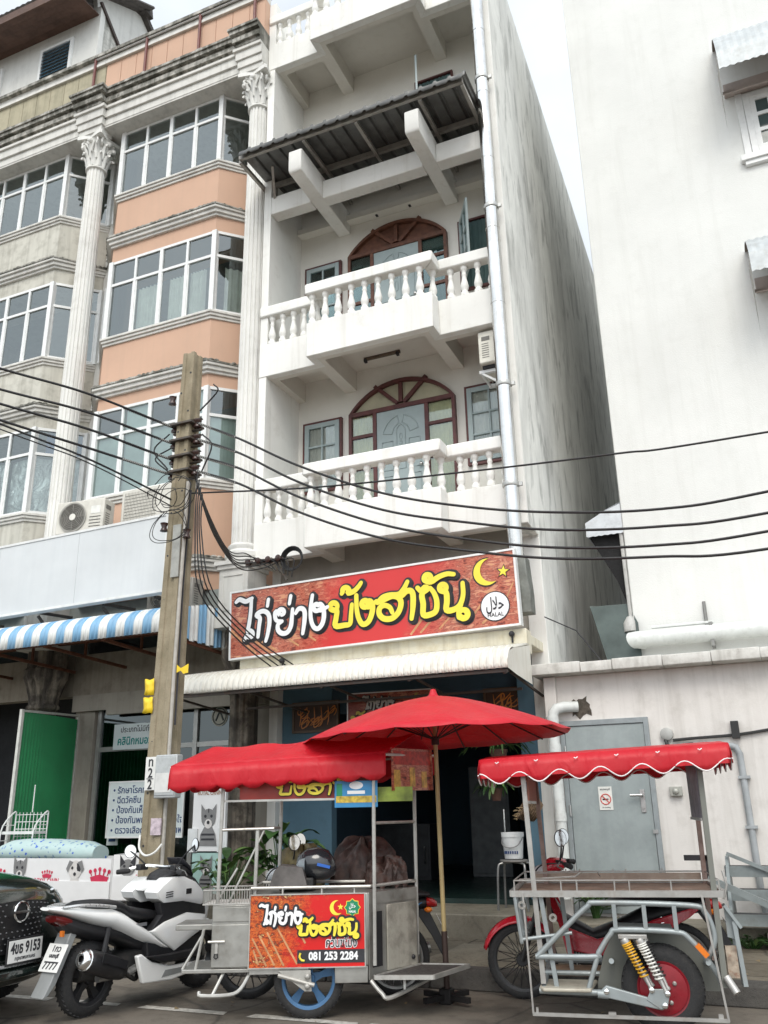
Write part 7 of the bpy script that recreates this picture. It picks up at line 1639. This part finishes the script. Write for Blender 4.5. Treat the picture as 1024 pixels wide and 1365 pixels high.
# ------------------------------------------------------------------ motor tricycle with a tubular sidecar and red canopy
def trike():
    P0 = (-1.764, 6.543, 0); t = thing('motor_tricycle', 'red motorcycle with grey tubular sidecar, tray and scalloped red canopy before the grey door', 'motor tricycle', P0, rad(10)); M = ROOTM[t.name]
    G = paint('sidecar_grey', (.285, .315, .32), .42, .3, var=.12, scale=6, dirt=.4, dirtcol=(.26, .23, .19)); SV = paint('sidecar_bare', (.40, .39, .37), .4, .6, dirt=.4, dirtcol=(.22, .15, .10)); GP = wall('sidecar_sheet', (.17, .175, .155), (.13, .12, .10), .5, .3, rough=.6, bump=.05)
    RUST = paint('rusty_post', (.24, .17, .145), .7, .3, var=.3, dirt=.5, dirtcol=(.15, .07, .045))
    W = .95            # depth of the tray
    # side rails of the passenger frame, bent tube
    up = smooth2([(.05, 0, .47), (.24, .0, .64), (.42, 0, .79), (.50, 0, .815), (1.10, 0, .80), (1.20, 0, .755), (1.24, 0, .62), (1.21, 0, .52), (1.17, .03, .47)], 5)
    lo = smooth2([(.04, 0, .47), (.44, 0, .475), (.47, 0, .50), (.56, 0, .615), (.62, 0, .645), (.98, 0, .635), (1.08, 0, .59), (1.22, .03, .40), (1.26, .06, .30)], 5)
    MB(M).tube(up, .019, 10).build('side_rail', G, t); MB(M).tube(lo, .019, 10).build('side_rail', G, t)
    MB(M).tube([(.46, 0, .475), (.38, 0, .27)], .017, 10).tube([(.05, 0, .26), (.47, .0, .255)], .02, 10).build('lower_rail', G, t)
    for x, a, b in ((.60, .645, .812), (.80, .64, .806), (1.0, .632, .80)): MB(M).bar((x, 0, a), (x, 0, b), .028, .034).build('rail_upright', G, t)
    MB(M).tube([(.44, -.015, .252), (.51, -.015, .248)], .028, 12).build('tube_end', G, t); MB(M).tube([(1.28, -.01, .37), (1.33, -.05, .28)], .026, 12).build('tube_end', SV, t)
    # footboard and cross members
    MB(M).prism([(.08, -.06), (.40, -.05), (.44, .30), (.06, .30), (.05, .0)], .262, .285).build('footboard', paint('footboard_sheet', (.43, .40, .33), .6, .2, dirt=.6, dirtcol=(.24, .19, .14)), t, bevel=.008)
    MB(M).box(.10, .50, .33, .72, .30, .315).build('floor_plate', paint('worn_floor', (.25, .16, .10), .8, var=.4, dirt=.4), t)
    for x in (.08, .55, 1.18): MB(M).tube([(x, .0, .27 if x < .5 else .45), (x, .80, .34)], .018, 8).build('cross_member', G, t)
    MB(M).tube([(.05, .33, .32), (1.25, .33, .32)], .018, 8).tube([(.05, .74, .34), (1.25, .74, .34)], .018, 8).build('chassis_tube', G, t)
    # wheel arch sheet and seat box
    arch = [(.44, .27), (.50, .46), (.58, .60), (.66, .63), (.98, .62), (1.08, .57), (1.24, .38), (1.27, .28), (1.27, .24), (.44, .24)]
    MB(M).extrude([(x, .24, z) for x, z in arch], (0, .008, 0)).build('arch_sheet', GP, t)
    MB(M).extrude([(.60, .02, .645), (.98, .02, .64), (.98, .30, .645), (.60, .30, .65)], (0, 0, .006)).build('arch_top', G, t)
    wheel(t, M, (.875, .125, .275), .275, .135, paint('red_wheel', (.22, .008, .016), .35, .1, var=.2, dirt=.3, dirtcol=(.15, .02, .02)), 5, 'disc' if False else 'cast', 'sidecar_wheel', .60)
    hubd = MB(M).lathe([(.155, .0), (.155, .01), (.06, .025), (.0, .026)], (.875, .065, .275), 28, (0, -1, 0), cap=False)
    hubd.build('hub_plate', MATS['red_wheel'], t, smooth=40)
    for k in range(4): a = k*math.pi/2+.5; MB(M).lathe([(.014, 0), (.014, .015), (.006, .022)], (.875+.085*math.cos(a), .045, .275+.085*math.sin(a)), 8, (0, -1, 0)).build('hub_bolt', SV, t)
    # trailing arm, bracket and twin coil shocks
    MB(M).extrude([(.465, -.03, .275), (.50, -.03, .305), (.865, -.03, .215), (.885, -.03, .185), (.85, -.03, .165), (.47, -.03, .235)], (0, .03, 0)).build('trailing_arm', G, t, bevel=.006)
    MB(M).extrude([(.755, -.035, .225), (.79, -.035, .29), (.90, -.035, .295), (.905, -.035, .25), (.885, -.035, .18), (.84, -.035, .17)], (0, .014, 0)).build('axle_bracket', G, t, bevel=.004)
    for x, z in ((.50, .27), (.87, .195), (.795, .285), (.895, .265)): MB(M).lathe([(.018, 0), (.018, .014), (.009, .02)], (x, -.033, z), 10, (0, -1, 0)).build('pivot_bolt', CHR, t)
    MB(M).box(.61, .80, -.045, .0, .592, .62).build('shock_mount', SV, t, bevel=.004)
    def shock(x0, z0, x1, z1, col, y=-.03):
        a = Vector((x0, y, z0)); b = Vector((x1, y, z1)); d = (b-a).normalized(); L = (b-a).length; s_ = MB(M)
        sh = MB(M).tube([a, b], .011, 8).lathe([(.016, L*.72), (.018, L*.76), (.012, L*.97), (.018, L), (.016, L+.015)], a, 12, d).lathe([(.026, .0), (.03, .01), (.03, .03), (.02, .035)], a, 12, d).build('shock_absorber', SV, t, smooth=50)
        e1 = d.cross(Vector((0, 1, 0))).normalized(); e2 = Vector((0, 1, 0)); pts = []
        n = 150
        for i in range(n+1):
            u = i/n; pitch = u**1.35 if True else u; ang = 2*math.pi*12*u; pts.append(a+d*(.03+L*.69*pitch)+(e1*math.cos(ang)+e2*math.sin(ang))*(.029-.004*u))
        s_.tube(pts, .0058, 6).build('coil_spring', col, sh, smooth=80)
    shock(.645, .595, .79, .30, paint('yellow_spring', (.62, .33, .02), .35, var=.15)); shock(.745, .595, .885, .28, paint('white_spring', (.68, .67, .62), .35, var=.1))
    shock(.66, .595, .80, .31, ENG, .03); shock(.77, .595, .90, .29, ENG, .03)
    # outer guard: thin flat posts down to a bar close to the road
    MB(M).bar((-.02, -.015, .88), (.0, -.015, .12), .022, .012, (1, 0, 0)).build('guard_post', SV, t); MB(M).bar((1.19, -.02, .86), (1.26, -.02, .11), .026, .014, (1, 0, 0)).build('guard_post', SV, t)
    MB(M).bar((-.005, -.015, .12), (1.265, -.02, .115), .016, .022).box(.02, .035, -.02, 0, .12, .16).box(1.20, 1.23, -.02, .0, .12, .15).box(.50, .55, -.03, .0, .125, .145).build('guard_bar', SV, t)
    # tray with board floor and a thin rail round it
    T0, T1 = -.10, 1.335; zt = .872
    MB(M).box(T0+.02, T1-.02, .02, W-.02, zt-.012, zt).build('tray_floor', paint('tray_board', (.16, .105, .075), .7, var=.4, scale=5, dirt=.5, dirtcol=(.40, .35, .29)), t)
    tf = MB(M)
    for a, b in (((T0, 0), (T1, 0)), ((T1, 0), (T1, W)), ((T1, W), (T0, W)), ((T0, W), (T0, 0))): tf.bar((*a, zt), (*b, zt-.0), .03, .042)
    tf.build('tray_frame', SV, t)
    MB(M).box(T0+.1, T1-.05, W-.04, W-.03, zt+.01, zt+.075).build('tray_backboard', paint('tray_backboard_paint', (.30, .23, .18), .7, dirt=.5, dirtcol=(.45, .4, .33)), t)
    rl = MB(M); zr = zt+.085
    rl.tube([(T0+.02, .02, zr), (T1-.02, .02, zr), (T1-.02, W-.02, zr), (T0+.02, W-.02, zr)], .006, 6, closed=True)
    for x in (T0+.02, .25, .36, .62, .72, 1.0, T1-.02): rl.tube([(x, .02, zt), (x, .02, zr)], .006, 5).tube([(x, W-.02, zt), (x, W-.02, zr+.02)], .006, 5)
    rl.tube([(T0+.05, .1, zr), (.35, .1, zr+.02), (.38, .5, zr+.02)], .006, 5).tube([(.0, .6, zr+.01), (.5, .62, zr+.02), (.52, .7, zr-.02)], .006, 5)
    rl.build('tray_rail', SV, t)
    hk = MB(M).tube([(1.33, -.01, .84), (1.36, -.02, .93), (1.345, -.01, 1.02)], .008, 6).build('tray_hook', SV, t)
    # front cage hanging from the tray, ring bolts
    cg = MB(M)
    for y in (0, .22, .48, .75): cg.tube([(T0+.02, y, .85), (T0+.05, y, .56 if y < .6 else .7)], .014, 8)
    cg.tube([(T0+.05, 0, .56), (T0+.05, .75, .60)], .014, 8).tube([(T0+.04, 0, .575), (.30, .02, .62)], .012, 8).build('front_cage', G, t)
    for x in (-.03, .18): MB(M).lathe([(.012, 0), (.028, .0), (.028, .012), (.012, .012)], (x, -.02, .80 if x < 0 else .72), 14, (0, -1, 0), cap=False).build('ring_bolt', CHR, t)
    # posts and canopy
    zc = lambda x: 1.80+.035*x
    for x, y, m_, w in ((.03, .03, SV, .034), (1.27, .03, GP, .036), (.06, W-.08, RUST, .034), (1.30, W-.08, RUST, .034)):
        MB(M).bar((x+.05 if x < .5 else x+.0, y, .30 if y < .5 else .34), (x+(.0 if x < .5 else .02), y, zc(x)), w, w, (0, 1, 0)).build('canopy_post', m_, t)
    for p, q in (((.17, .03, .27), (.10, .03, .86)), ((.26, .5, .3), (.22, .5, .86))): MB(M).bar(p, q, .03, .03, (0, 1, 0)).build('tray_leg', G, t)
    for x, nm, mm in ((.055, 'end_board', wall('faded_red_board', (.36, .155, .115), (.22, .12, .09), .4, .5)), (1.265, 'end_board', paint('faded_print_board', (.20, .19, .23), .5, var=.5, scale=10))):
        MB(M).extrude([(x, .05, 1.50 if x < 1 else 1.36), (x, W-.1, 1.50 if x < 1 else 1.36), (x, W-.1, zc(x)-.02), (x, .05, zc(x)-.02)], (.012, 0, 0)).build(nm, mm, t)
        MB(M).bar((x, .05, 1.49 if x < 1 else 1.35), (x, W-.1, 1.49 if x < 1 else 1.35), .02, .02).build('board_rail', SV, t)
    x0, x1, y0, y1 = -.27, 1.49, -.10, W+.08; rows = []; rng = random.Random(5); nx, ny = 40, 8
    for j in range(ny+1):
        v = j/ny; rows.append([(x0+(x1-x0)*i/nx, y0+(y1-y0)*v, zc(x0+(x1-x0)*i/nx)+.05*min(1, 2.2*v, 2.2*(1-v))+rng.uniform(-.002, .002)) for i in range(nx+1)])
    cp = solid(MB(M).grid(rows).build('canopy', VINYL, t, smooth=35), .004)
    corners = [(x0, y0), (x1, y0), (x1, y1), (x0, y1)]
    for i in range(4):
        a, b = corners[i], corners[(i+1) % 4]; g = valance(M, [(a[0], a[1], zc(a[0])), (b[0], b[1], zc(b[0]))], .175, 0, .29, .075, rng, ripple=.002, wave=True)
        solid(MB(M).grid(g).build('valance', VINYL, cp, smooth=35), .004); MB(M).tube([p for p in g[3]], .0055, 6).build('white_piping', PIPING, cp, smooth=80)
        if i == 0:
            k = 0
            for j in range(6, len(g[0]), 13): p = g[1][j]; MB(M).tube([p+Vector((-.012, -.012, .035)), p+Vector((.0, -.02, .028)), p+Vector((.014, -.012, .038))], .004, 5).build('tie_string', PIPING, cp)
    MB(M).tube([(x0+.02, y0+.02, zc(x0)-.015), (x1-.02, y0+.02, zc(x1)-.015), (x1-.02, y1-.02, zc(x1)-.015), (x0+.02, y1-.02, zc(x0)-.015)], .011, 6, closed=True).build('canopy_frame', SV, t)
    # rear end: upright flap, rusty bracket, orange marker lamp
    MB(M).bar((1.38, .03, .70), (1.40, .02, .31), .028, .018, (0, 1, 0)).tube([(1.36, .10, .72), (1.40, .10, .30)], .015, 8).build('rear_flap', G, t)
    MB(M).box(1.30, 1.37, .01, .05, .36, .55).build('rusty_bracket', paint('flaking_rust', (.34, .28, .22), .8, .2, var=.5, scale=16, dirt=.8, dirtcol=(.20, .07, .03)), t)
    MB(M).bar((1.12, .0, .56), (1.18, -.005, .49), .05, .035).build('marker_lamp', LENS_O, t)
    MB(M).bar((1.33, .06, .80), (1.42, .06, .66), .02, .10, (0, 1, 0)).extrude([(1.33, .06, .78), (1.41, .06, .70), (1.40, .06, .58), (1.33, .06, .60)], (0, .012, 0)).build('gusset', G, t)
    MM = M @ Matrix.Translation((1.07, 1.12, .0)) @ Matrix.Rotation(math.pi, 4, 'Z')
    underbone(t, MM, (.50, .015, .03), 'red_bike')
    return t
trike()
def parasol():
    bx, by = -2.654, 7.258
    t = thing('market_parasol', 'large red market parasol on a wooden pole behind the chicken cart', 'parasol', (bx, by, 0)); hub = Vector((bx-.02, by+.0, 2.40)); n = 16
    fabric = vinyl('parasol_cloth', (.68, .024, .042))
    MB().tube([(bx, by, .45), (bx-.02, by, 2.36)], .019, 12).build('pole', paint('bamboo_pole', (.42, .32, .15), .5, var=.2, scale=3), t); MB().tube([(bx+.005, by, .05), (bx, by, .52)], .024, 12).build('lower_pole', paint('rusty_tube', (.055, .035, .03), .6, .4), t)
    c = MB(); m_ = 9; rows = []; R_ = 1.17; tilt = .030
    for j in range(m_+1):
        v = j/m_; row = []
        for i in range(n*4):
            a = 2*math.pi*i/(n*4)+.1; u = (i % 4)/4; sag = math.sin(math.pi*u); r = R_*v*(1-.022*sag*v)
            z = 2.395-.36*(v**1.45)*1.0-.012*sag*v; row.append((hub.x+r*math.cos(a), hub.y+r*math.sin(a), z+tilt*r*math.cos(a)))
        rows.append(row)
    cp = solid(c.grid(rows, closed=True).build('canopy', fabric, t, smooth=25), .003)
    MB().lathe([(.075, 2.36), (.07, 2.385), (.04, 2.405), (.03, 2.43), (.022, 2.455), (0, 2.46)], (hub.x, hub.y, 0), 16).build('finial', fabric, t)
    rim_pts = []
    dk = paint('dark_rib', (.05, .02, .018), .6)
    for i in range(n):
        a = 2*math.pi*i/n+.1; d = Vector((math.cos(a), math.sin(a), 0)); p = [hub+d*(R_*v)+Vector((0, 0, -.018-.36*v**1.45+tilt*R_*v*math.cos(a))) for v in (0.02, .3, .6, .99)]
        MB().tube(p, .007, 5).build('rib', dk, t)
        q = hub+d*(R_*.5)+Vector((0, 0, -.018-.36*.5**1.45+tilt*R_*.5*math.cos(a)-.01)); MB().tube([Vector((bx-.015, by, 2.02)), q], .005, 5).build('strut', dk, t)
    MB().lathe([(.035, 1.98), (.035, 2.05)], (bx-.016, by, 0), 12).build('runner', dk, t)
    b = MB().bar((bx-.22, by+.1, .05), (bx+.22, by-.1, .05), .04, .04).bar((bx-.1, by-.22, .05), (bx+.1, by+.22, .05), .04, .039).build('cross_foot', paint('black_iron', (.02, .018, .018), .6, .4), t)
    MB().box(bx-.05, bx+.05, by-.05, by+.05, .0, .11).build('foot_socket', MATS['black_iron'], b, bevel=.01)
parasol()
# ------------------------------------------------------------------ dark car at the left edge
def car():
    t = thing('parked_car', 'glossy dark green-black car with a studded black grille beside the white scooter', 'car', (-7.6, 5.42, 0)); cx = 5.42
    body = paint('car_dark_green', (.012, .018, .016), .12, var=.05, bump=0, coat=1.); X0 = -5.43
    def sec(x, zl, zh, hw, n=28, p=3.4):
        zc, hz = (zl+zh)/2, (zh-zl)/2
        return [(x, cx+hw*math.copysign(abs(math.cos(a))**(2/p), math.cos(a)), zc+hz*math.copysign(abs(math.sin(a))**(2/p), math.sin(a))) for a in [2*math.pi*k/n for k in range(n)]]
    st = [(0, .36, .80, .50), (.05, .28, .88, .60), (.14, .25, .945, .70), (.26, .24, .985, .775), (.42, .23, 1.015, .83), (.7, .22, 1.045, .865), (1.2, .22, 1.08, .885), (1.6, .22, 1.10, .895), (2.6, .22, 1.09, .895), (3.4, .22, 1.08, .89), (4.0, .25, 1.05, .86), (4.35, .32, .95, .78), (4.45, .45, .8, .65)]
    MB().loft([sec(X0-d, a, b, w) for d, a, b, w in st]).build('body', body, t, smooth=50)
    gh = [(1.25, 1.05, 1.10, .78), (1.75, 1.05, 1.42, .70), (2.2, 1.05, 1.60, .66), (2.9, 1.05, 1.66, .65), (3.6, 1.05, 1.60, .64), (4.2, 1.0, 1.25, .64)]
    MB().loft([sec(X0-d, a, b, w, p=5) for d, a, b, w in gh]).build('cabin_glass', paint('car_glass', (.012, .014, .016), .05, coat=.5, bump=0), t, smooth=50)
    MB().loft([sec(X0-d, a, b, w, p=5) for d, a, b, w in ((2.1, 1.58, 1.62, .60), (2.5, 1.6, 1.68, .62), (3.0, 1.6, 1.69, .62), (3.7, 1.57, 1.64, .60))]).build('roof', body, t, smooth=50)
    front = lambda y, z: X0+.012-.42*abs((y-cx)/.80)**2.6*(1 if abs(y-cx) > .0 else 0)-.02*(z-.6)**2
    def fp(y, z, o=0.): return (front(y, z)+o, y, z)
    # grille skin follows the nose
    gy = [cx-.46+.92*i/20 for i in range(21)]; zb = lambda y: .50+.06*abs((y-cx)/.46)**2; zt = lambda y: .86-.05*abs((y-cx)/.46)**2
    ds = MB().grid([[fp(y, zb(y)+(zt(y)-zb(y))*j/6, .02) for y in gy] for j in range(7)]); ng = len(ds.f)
    for r in range(9):
        for c in range(17):
            y = cx-.42+.84*c/16+(.026 if r % 2 else 0); z = zb(y)+.03+(zt(y)-zb(y)-.05)*r/8
            if abs(y-cx) < .10 and abs(z-.77) < .085: continue
            ds.ball(fp(y, z, .022), (.004, .010, .006), 6, 4)
    go = ds.build('grille', paint('grille_black', (.012, .012, .013), .35), t, smooth=60); go.data.materials.append(paint('stud_grey', (.30, .31, .32), .25, .8))
    for p in go.data.polygons: p.material_index = 0 if p.index < ng else 1
    for sg in (-1, 1):
        MB().tube(smooth2([fp(cx+sg*.50, .90, .0), fp(cx+sg*.545, .82, .02), fp(cx+sg*.53, .70, .025), fp(cx+sg*.45, .56, .03), fp(cx+sg*.38, .52, .035)], 5), [.016]*21, 8).build('chrome_blade', CHR, t)
        MB().tube(smooth2([fp(cx+sg*.60, .88, .02), fp(cx+sg*.64, .78, .04), fp(cx+sg*.62, .66, .04), fp(cx+sg*.58, .58, .045)], 5), [.012]*16, 8).build('light_strip', CHR, t)
        MB().grid([[fp(cx+sg*(.56+.03*i), .80+.022*j-.012*i, .035) for i in range(8)] for j in range(5)]).build('headlight', paint('headlamp_dark', (.04, .045, .05), .05, coat=.8), t, smooth=60)
        MB().bar(fp(cx+sg*.52, .50, .05), fp(cx+sg*.62, .52, .09), .02, .03).build('fog_lamp_trim', CHR, t)
    MB().tube([fp(cx-.62+1.24*i/16, .42, .03) for i in range(17)], .012, 8).build('bumper_strip', paint('bumper_silver', (.55, .56, .57), .25, .6), t)
    MB().tube([fp(cx-.66+1.32*i/16, .36, .045) for i in range(17)], .03, 8).build('bumper_lip', body, t)
    Mb = plane_M(fp(cx+.04, .78, .03), (0, 1, 0), (0, 0, 1))
    MB().tube([Mb @ Vector((.068*math.cos(a), .068*math.sin(a), 0)) for a in [i*math.pi/14 for i in range(28)]], .009, 8, closed=True).bar(Mb @ Vector((-.078, 0, 0)), Mb @ Vector((.078, 0, 0)), .02, .018).build('round_emblem', CHR, t)
    Mp = plane_M(fp(cx+.09, .515, .06), (0, 1, 0), (0, 0, 1)); pl = MB(Mp).box(-.165, .165, -.075, .075, -.004, .0).build('number_plate', PLATE, t, bevel=.002)
    text('4ขธ 9153', 'plate_characters', P_BLACK, pl, Mp @ Matrix.Translation((0, .018, .001)), .105, .0035, width=.29, depth=.0006); text('กรุงเทพมหานคร', 'plate_province', P_BLACK, pl, Mp @ Matrix.Translation((0, -.048, .001)), .035, .001, width=.2, depth=.0006)
    MB(Mp).box(-.18, .18, -.092, .09, -.012, -.005).build('plate_holder', BLK, pl, bevel=.003)
    for d in (.95, 3.6):
        for sg in (-1, 1): wheel(t, Matrix.Identity(4), (X0-d, cx+sg*.80, .34), .34, .2, ALU, 5, 'cast', 'wheel', .66)
car()
# ------------------------------------------------------------------ plants
LEAF = [paint('leaf_deep', (.035, .085, .022), .45, var=.35, scale=6), paint('leaf_light', (.10, .18, .05), .45, var=.35, scale=6)]
def leaf(mb, base, d, L, w, droop, rng, wav=0.):
    d = Vector(d).normalized(); s_ = d.cross(Vector((0, 0, 1))); s_ = s_.normalized() if s_.length > .01 else Vector((1, 0, 0)); rows = []; p = Vector(base); cur = d.copy()
    n = 6
    for i in range(n+1):
        u = i/n; hw = w*math.sin(math.pi*(u*.92+.04))**.8*(1-.25*u); rows.append([p-s_*hw+Vector((0, 0, hw*.35)), p+Vector((0, 0, wav*math.sin(i*2.2))), p+s_*hw+Vector((0, 0, hw*.35))])
        cur = (cur+Vector((0, 0, -droop/n))).normalized(); p = p+cur*(L/n)
    mb.grid(rows)
def plant(name, label, base, n, L, w, droop, h, seed, pot=None, cat='plant', spread=.5):
    rng = random.Random(seed); t = thing(name, label, cat, base, 0, {'weed_clump': 'weeds along the pavement', 'hanging_fern': 'hanging plants by the pier', 'broadleaf_plant': 'potted leafy plants'}.get(name)); b = Vector(base); mats = [MB(), MB()]
    st = MB()
    for i in range(n):
        a = rng.uniform(0, 2*math.pi); rr = rng.uniform(.1, 1)*spread; top = b+Vector((rr*.5*math.cos(a), rr*.5*math.sin(a), h*rng.uniform(.35, 1))); st.tube([b+Vector((rr*.1*math.cos(a), rr*.1*math.sin(a), 0)), (b+top)/2+Vector((0, 0, .04)), top], .006, 4)
        leaf(mats[i % 2], top, (math.cos(a)*rng.uniform(.5, 1), math.sin(a)*rng.uniform(.5, 1), rng.uniform(.2, 1)), L*rng.uniform(.6, 1.15), w*rng.uniform(.7, 1.2), droop*rng.uniform(.6, 1.4), rng, .01)
    st.build('stems', LEAF[0], t)
    for k in (0, 1): mats[k].build('leaves', LEAF[k], t, smooth=60)
    if pot: MB().lathe([(pot*.7, 0), (pot, .02+pot*1.3), (pot*1.08, .02+pot*1.3), (pot*1.08, .05+pot*1.3), (pot*.9, .05+pot*1.3), (pot*.85, pot)], (b.x, b.y, b.z-pot*1.2), 18).build('pot', paint('dull_pot', (.10, .045, .03), .8, dirt=.4), t)
    return t
plant('broadleaf_plant', 'leafy broad leaved plant growing up in front of the blue pier behind the cart', (-5.72, 9.9, .50), 44, .32, .095, 1.2, .72, 4, .16, spread=.62)
plant('broadleaf_plant', 'low pale green leafy plant by the cart basket below the poster', (-6.05, 9.3, .42), 34, .26, .06, 1.0, .55, 6, .14, spread=.7)
plant('hanging_fern', 'green spider plant hanging under the awning by the right pier', (-2.98, 10.25, 2.05), 60, .42, .018, 1.5, .22, 8, .10, spread=.3)
plant('hanging_fern', 'small trailing plant with reddish leaves hanging below the spider plant', (-3.05, 10.3, 1.62), 26, .22, .03, 2.2, .15, 9, .07, spread=.2)
plant('weed_clump', 'green weed clump at the foot of the grey door behind the tricycle', (-2.0, 10.2, .32), 50, .20, .028, .8, .28, 10, spread=.4)
plant('weed_clump', 'low weeds along the white kerb block by the metal steps', (-.45, 9.7, .155), 40, .13, .02, .8, .10, 12, spread=.7)
plant('weed_clump', 'ragged weeds growing on the pavement edge below the kerb block', (-.05, 9.66, .155), 40, .12, .02, .8, .08, 13, spread=.7)
# ------------------------------------------------------------------ odds and ends by the right pier and annex
def basket():
    t = thing('wicker_basket', 'dark woven basket tipped sideways on a hook by the right pier', 'basket', (-2.45, 9.9, 1.30)); M = Matrix.Translation((-2.50, 10.0, 1.40)) @ Matrix.Rotation(rad(-55), 4, 'Y') @ Matrix.Rotation(rad(20), 4, 'X'); b = MB(M)
    for k in range(8):
        z = .16*k/7; r = .10+.06*math.sin(z/.16*1.4); b.tube([(r*math.cos(a)*(1+.03*math.sin(a*12+k*math.pi)), r*math.sin(a)*(1+.03*math.sin(a*12+k*math.pi)), z) for a in [i*2*math.pi/36 for i in range(36)]], .012, 5, closed=True)
    b.build('woven_wall', paint('wicker', (.13, .085, .05), .8, var=.5, scale=25), t); MB(M).lathe([(.10, 0), (.10, .01), (0, .012)], (0, 0, 0), 20).build('basket_floor', MATS['wicker'], t)
    r = MB(M); rng = random.Random(2)
    for i in range(40): a = rng.uniform(0, 6.28); q = rng.uniform(.12, .17); r.tube([(q*math.cos(a), q*math.sin(a), .15), (q*1.2*math.cos(a+.2), q*1.2*math.sin(a+.2), .15+rng.uniform(.0, .07))], .0035, 4)
    r.build('loose_straw', paint('straw', (.36, .26, .14), .8, var=.4), t)
basket()
def metal_steps():
    t = thing('metal_steps', 'grey metal step ladder platform with sloping handrails behind the tricycle tail', 'steps', (-.1, 9.9, .32)); g = paint('steps_grey', (.24, .27, .27), .5, .3, dirt=.3)
    for z, y in ((.46, 9.55), (.66, 9.75), (.86, 9.95)):
        MB().box(-.62, 1.6, y-.02, y, z-.10, z-.0).build('riser_board', g, t); mb = MB()
        mb.box(-.62, 1.6, y, y+.17, z-.02, z-.001); mb.build('tread', paint('steps_tread', (.05, .05, .05), .8), t)
    for x in (-.60, 1.5): MB().extrude([(x, 9.5, .32), (x, 9.5, .5), (x, 9.95, .95), (x, 10.15, .95), (x, 10.15, .32)], (.03, 0, 0)).build('stringer', g, t)
    MB().bar((-.75, 9.45, .78), (.1, 9.45, .40), .05, .06).build('sloping_rail', g, t); MB().bar((-.58, 9.9, .98), (.5, 9.9, .52), .03, .035).build('sloping_rail', g, t)
    MB().bar((-.72, 9.5, .2), (-.76, 9.5, .98), .07, .05, (0, 1, 0)).bar((-.95, 9.5, .96), (-.73, 9.5, .96), .05, .05).build('black_post', BLK, t)
metal_steps()
tag(MB().box(-.30, .02, 9.60, 9.735, .156, .30).build('kerb_block', paint('white_block', (.50, .49, .45), .85, dirt=.6, dirtcol=(.28, .25, .19)), bevel=.012), 'whitewashed concrete kerb block under the metal steps', 'block')
# litter and leaves on the road
rng = random.Random(44)
lm = paint('dry_leaf', (.26, .19, .10), .8, var=.4)
mb = MB()
for i in range(60):
    x = rng.uniform(-6.5, .8); y = rng.uniform(6.2, 9.4); z = .006 if y < 7.7 else .162
    if 7.6 < y < 8.1: continue
    a = rng.uniform(0, 6); L = rng.uniform(.015, .05); mb.add([(x, y, z), (x+L*math.cos(a), y+L*math.sin(a), z+.012), (x+L*math.cos(a+.9), y+L*math.sin(a+.9), z+.004)], [(0, 1, 2)])
o = mb.build('leaf_litter', lm, smooth=None); tag(o, 'dry leaf crumbs scattered on the road and pavement', 'litter', kind='stuff')
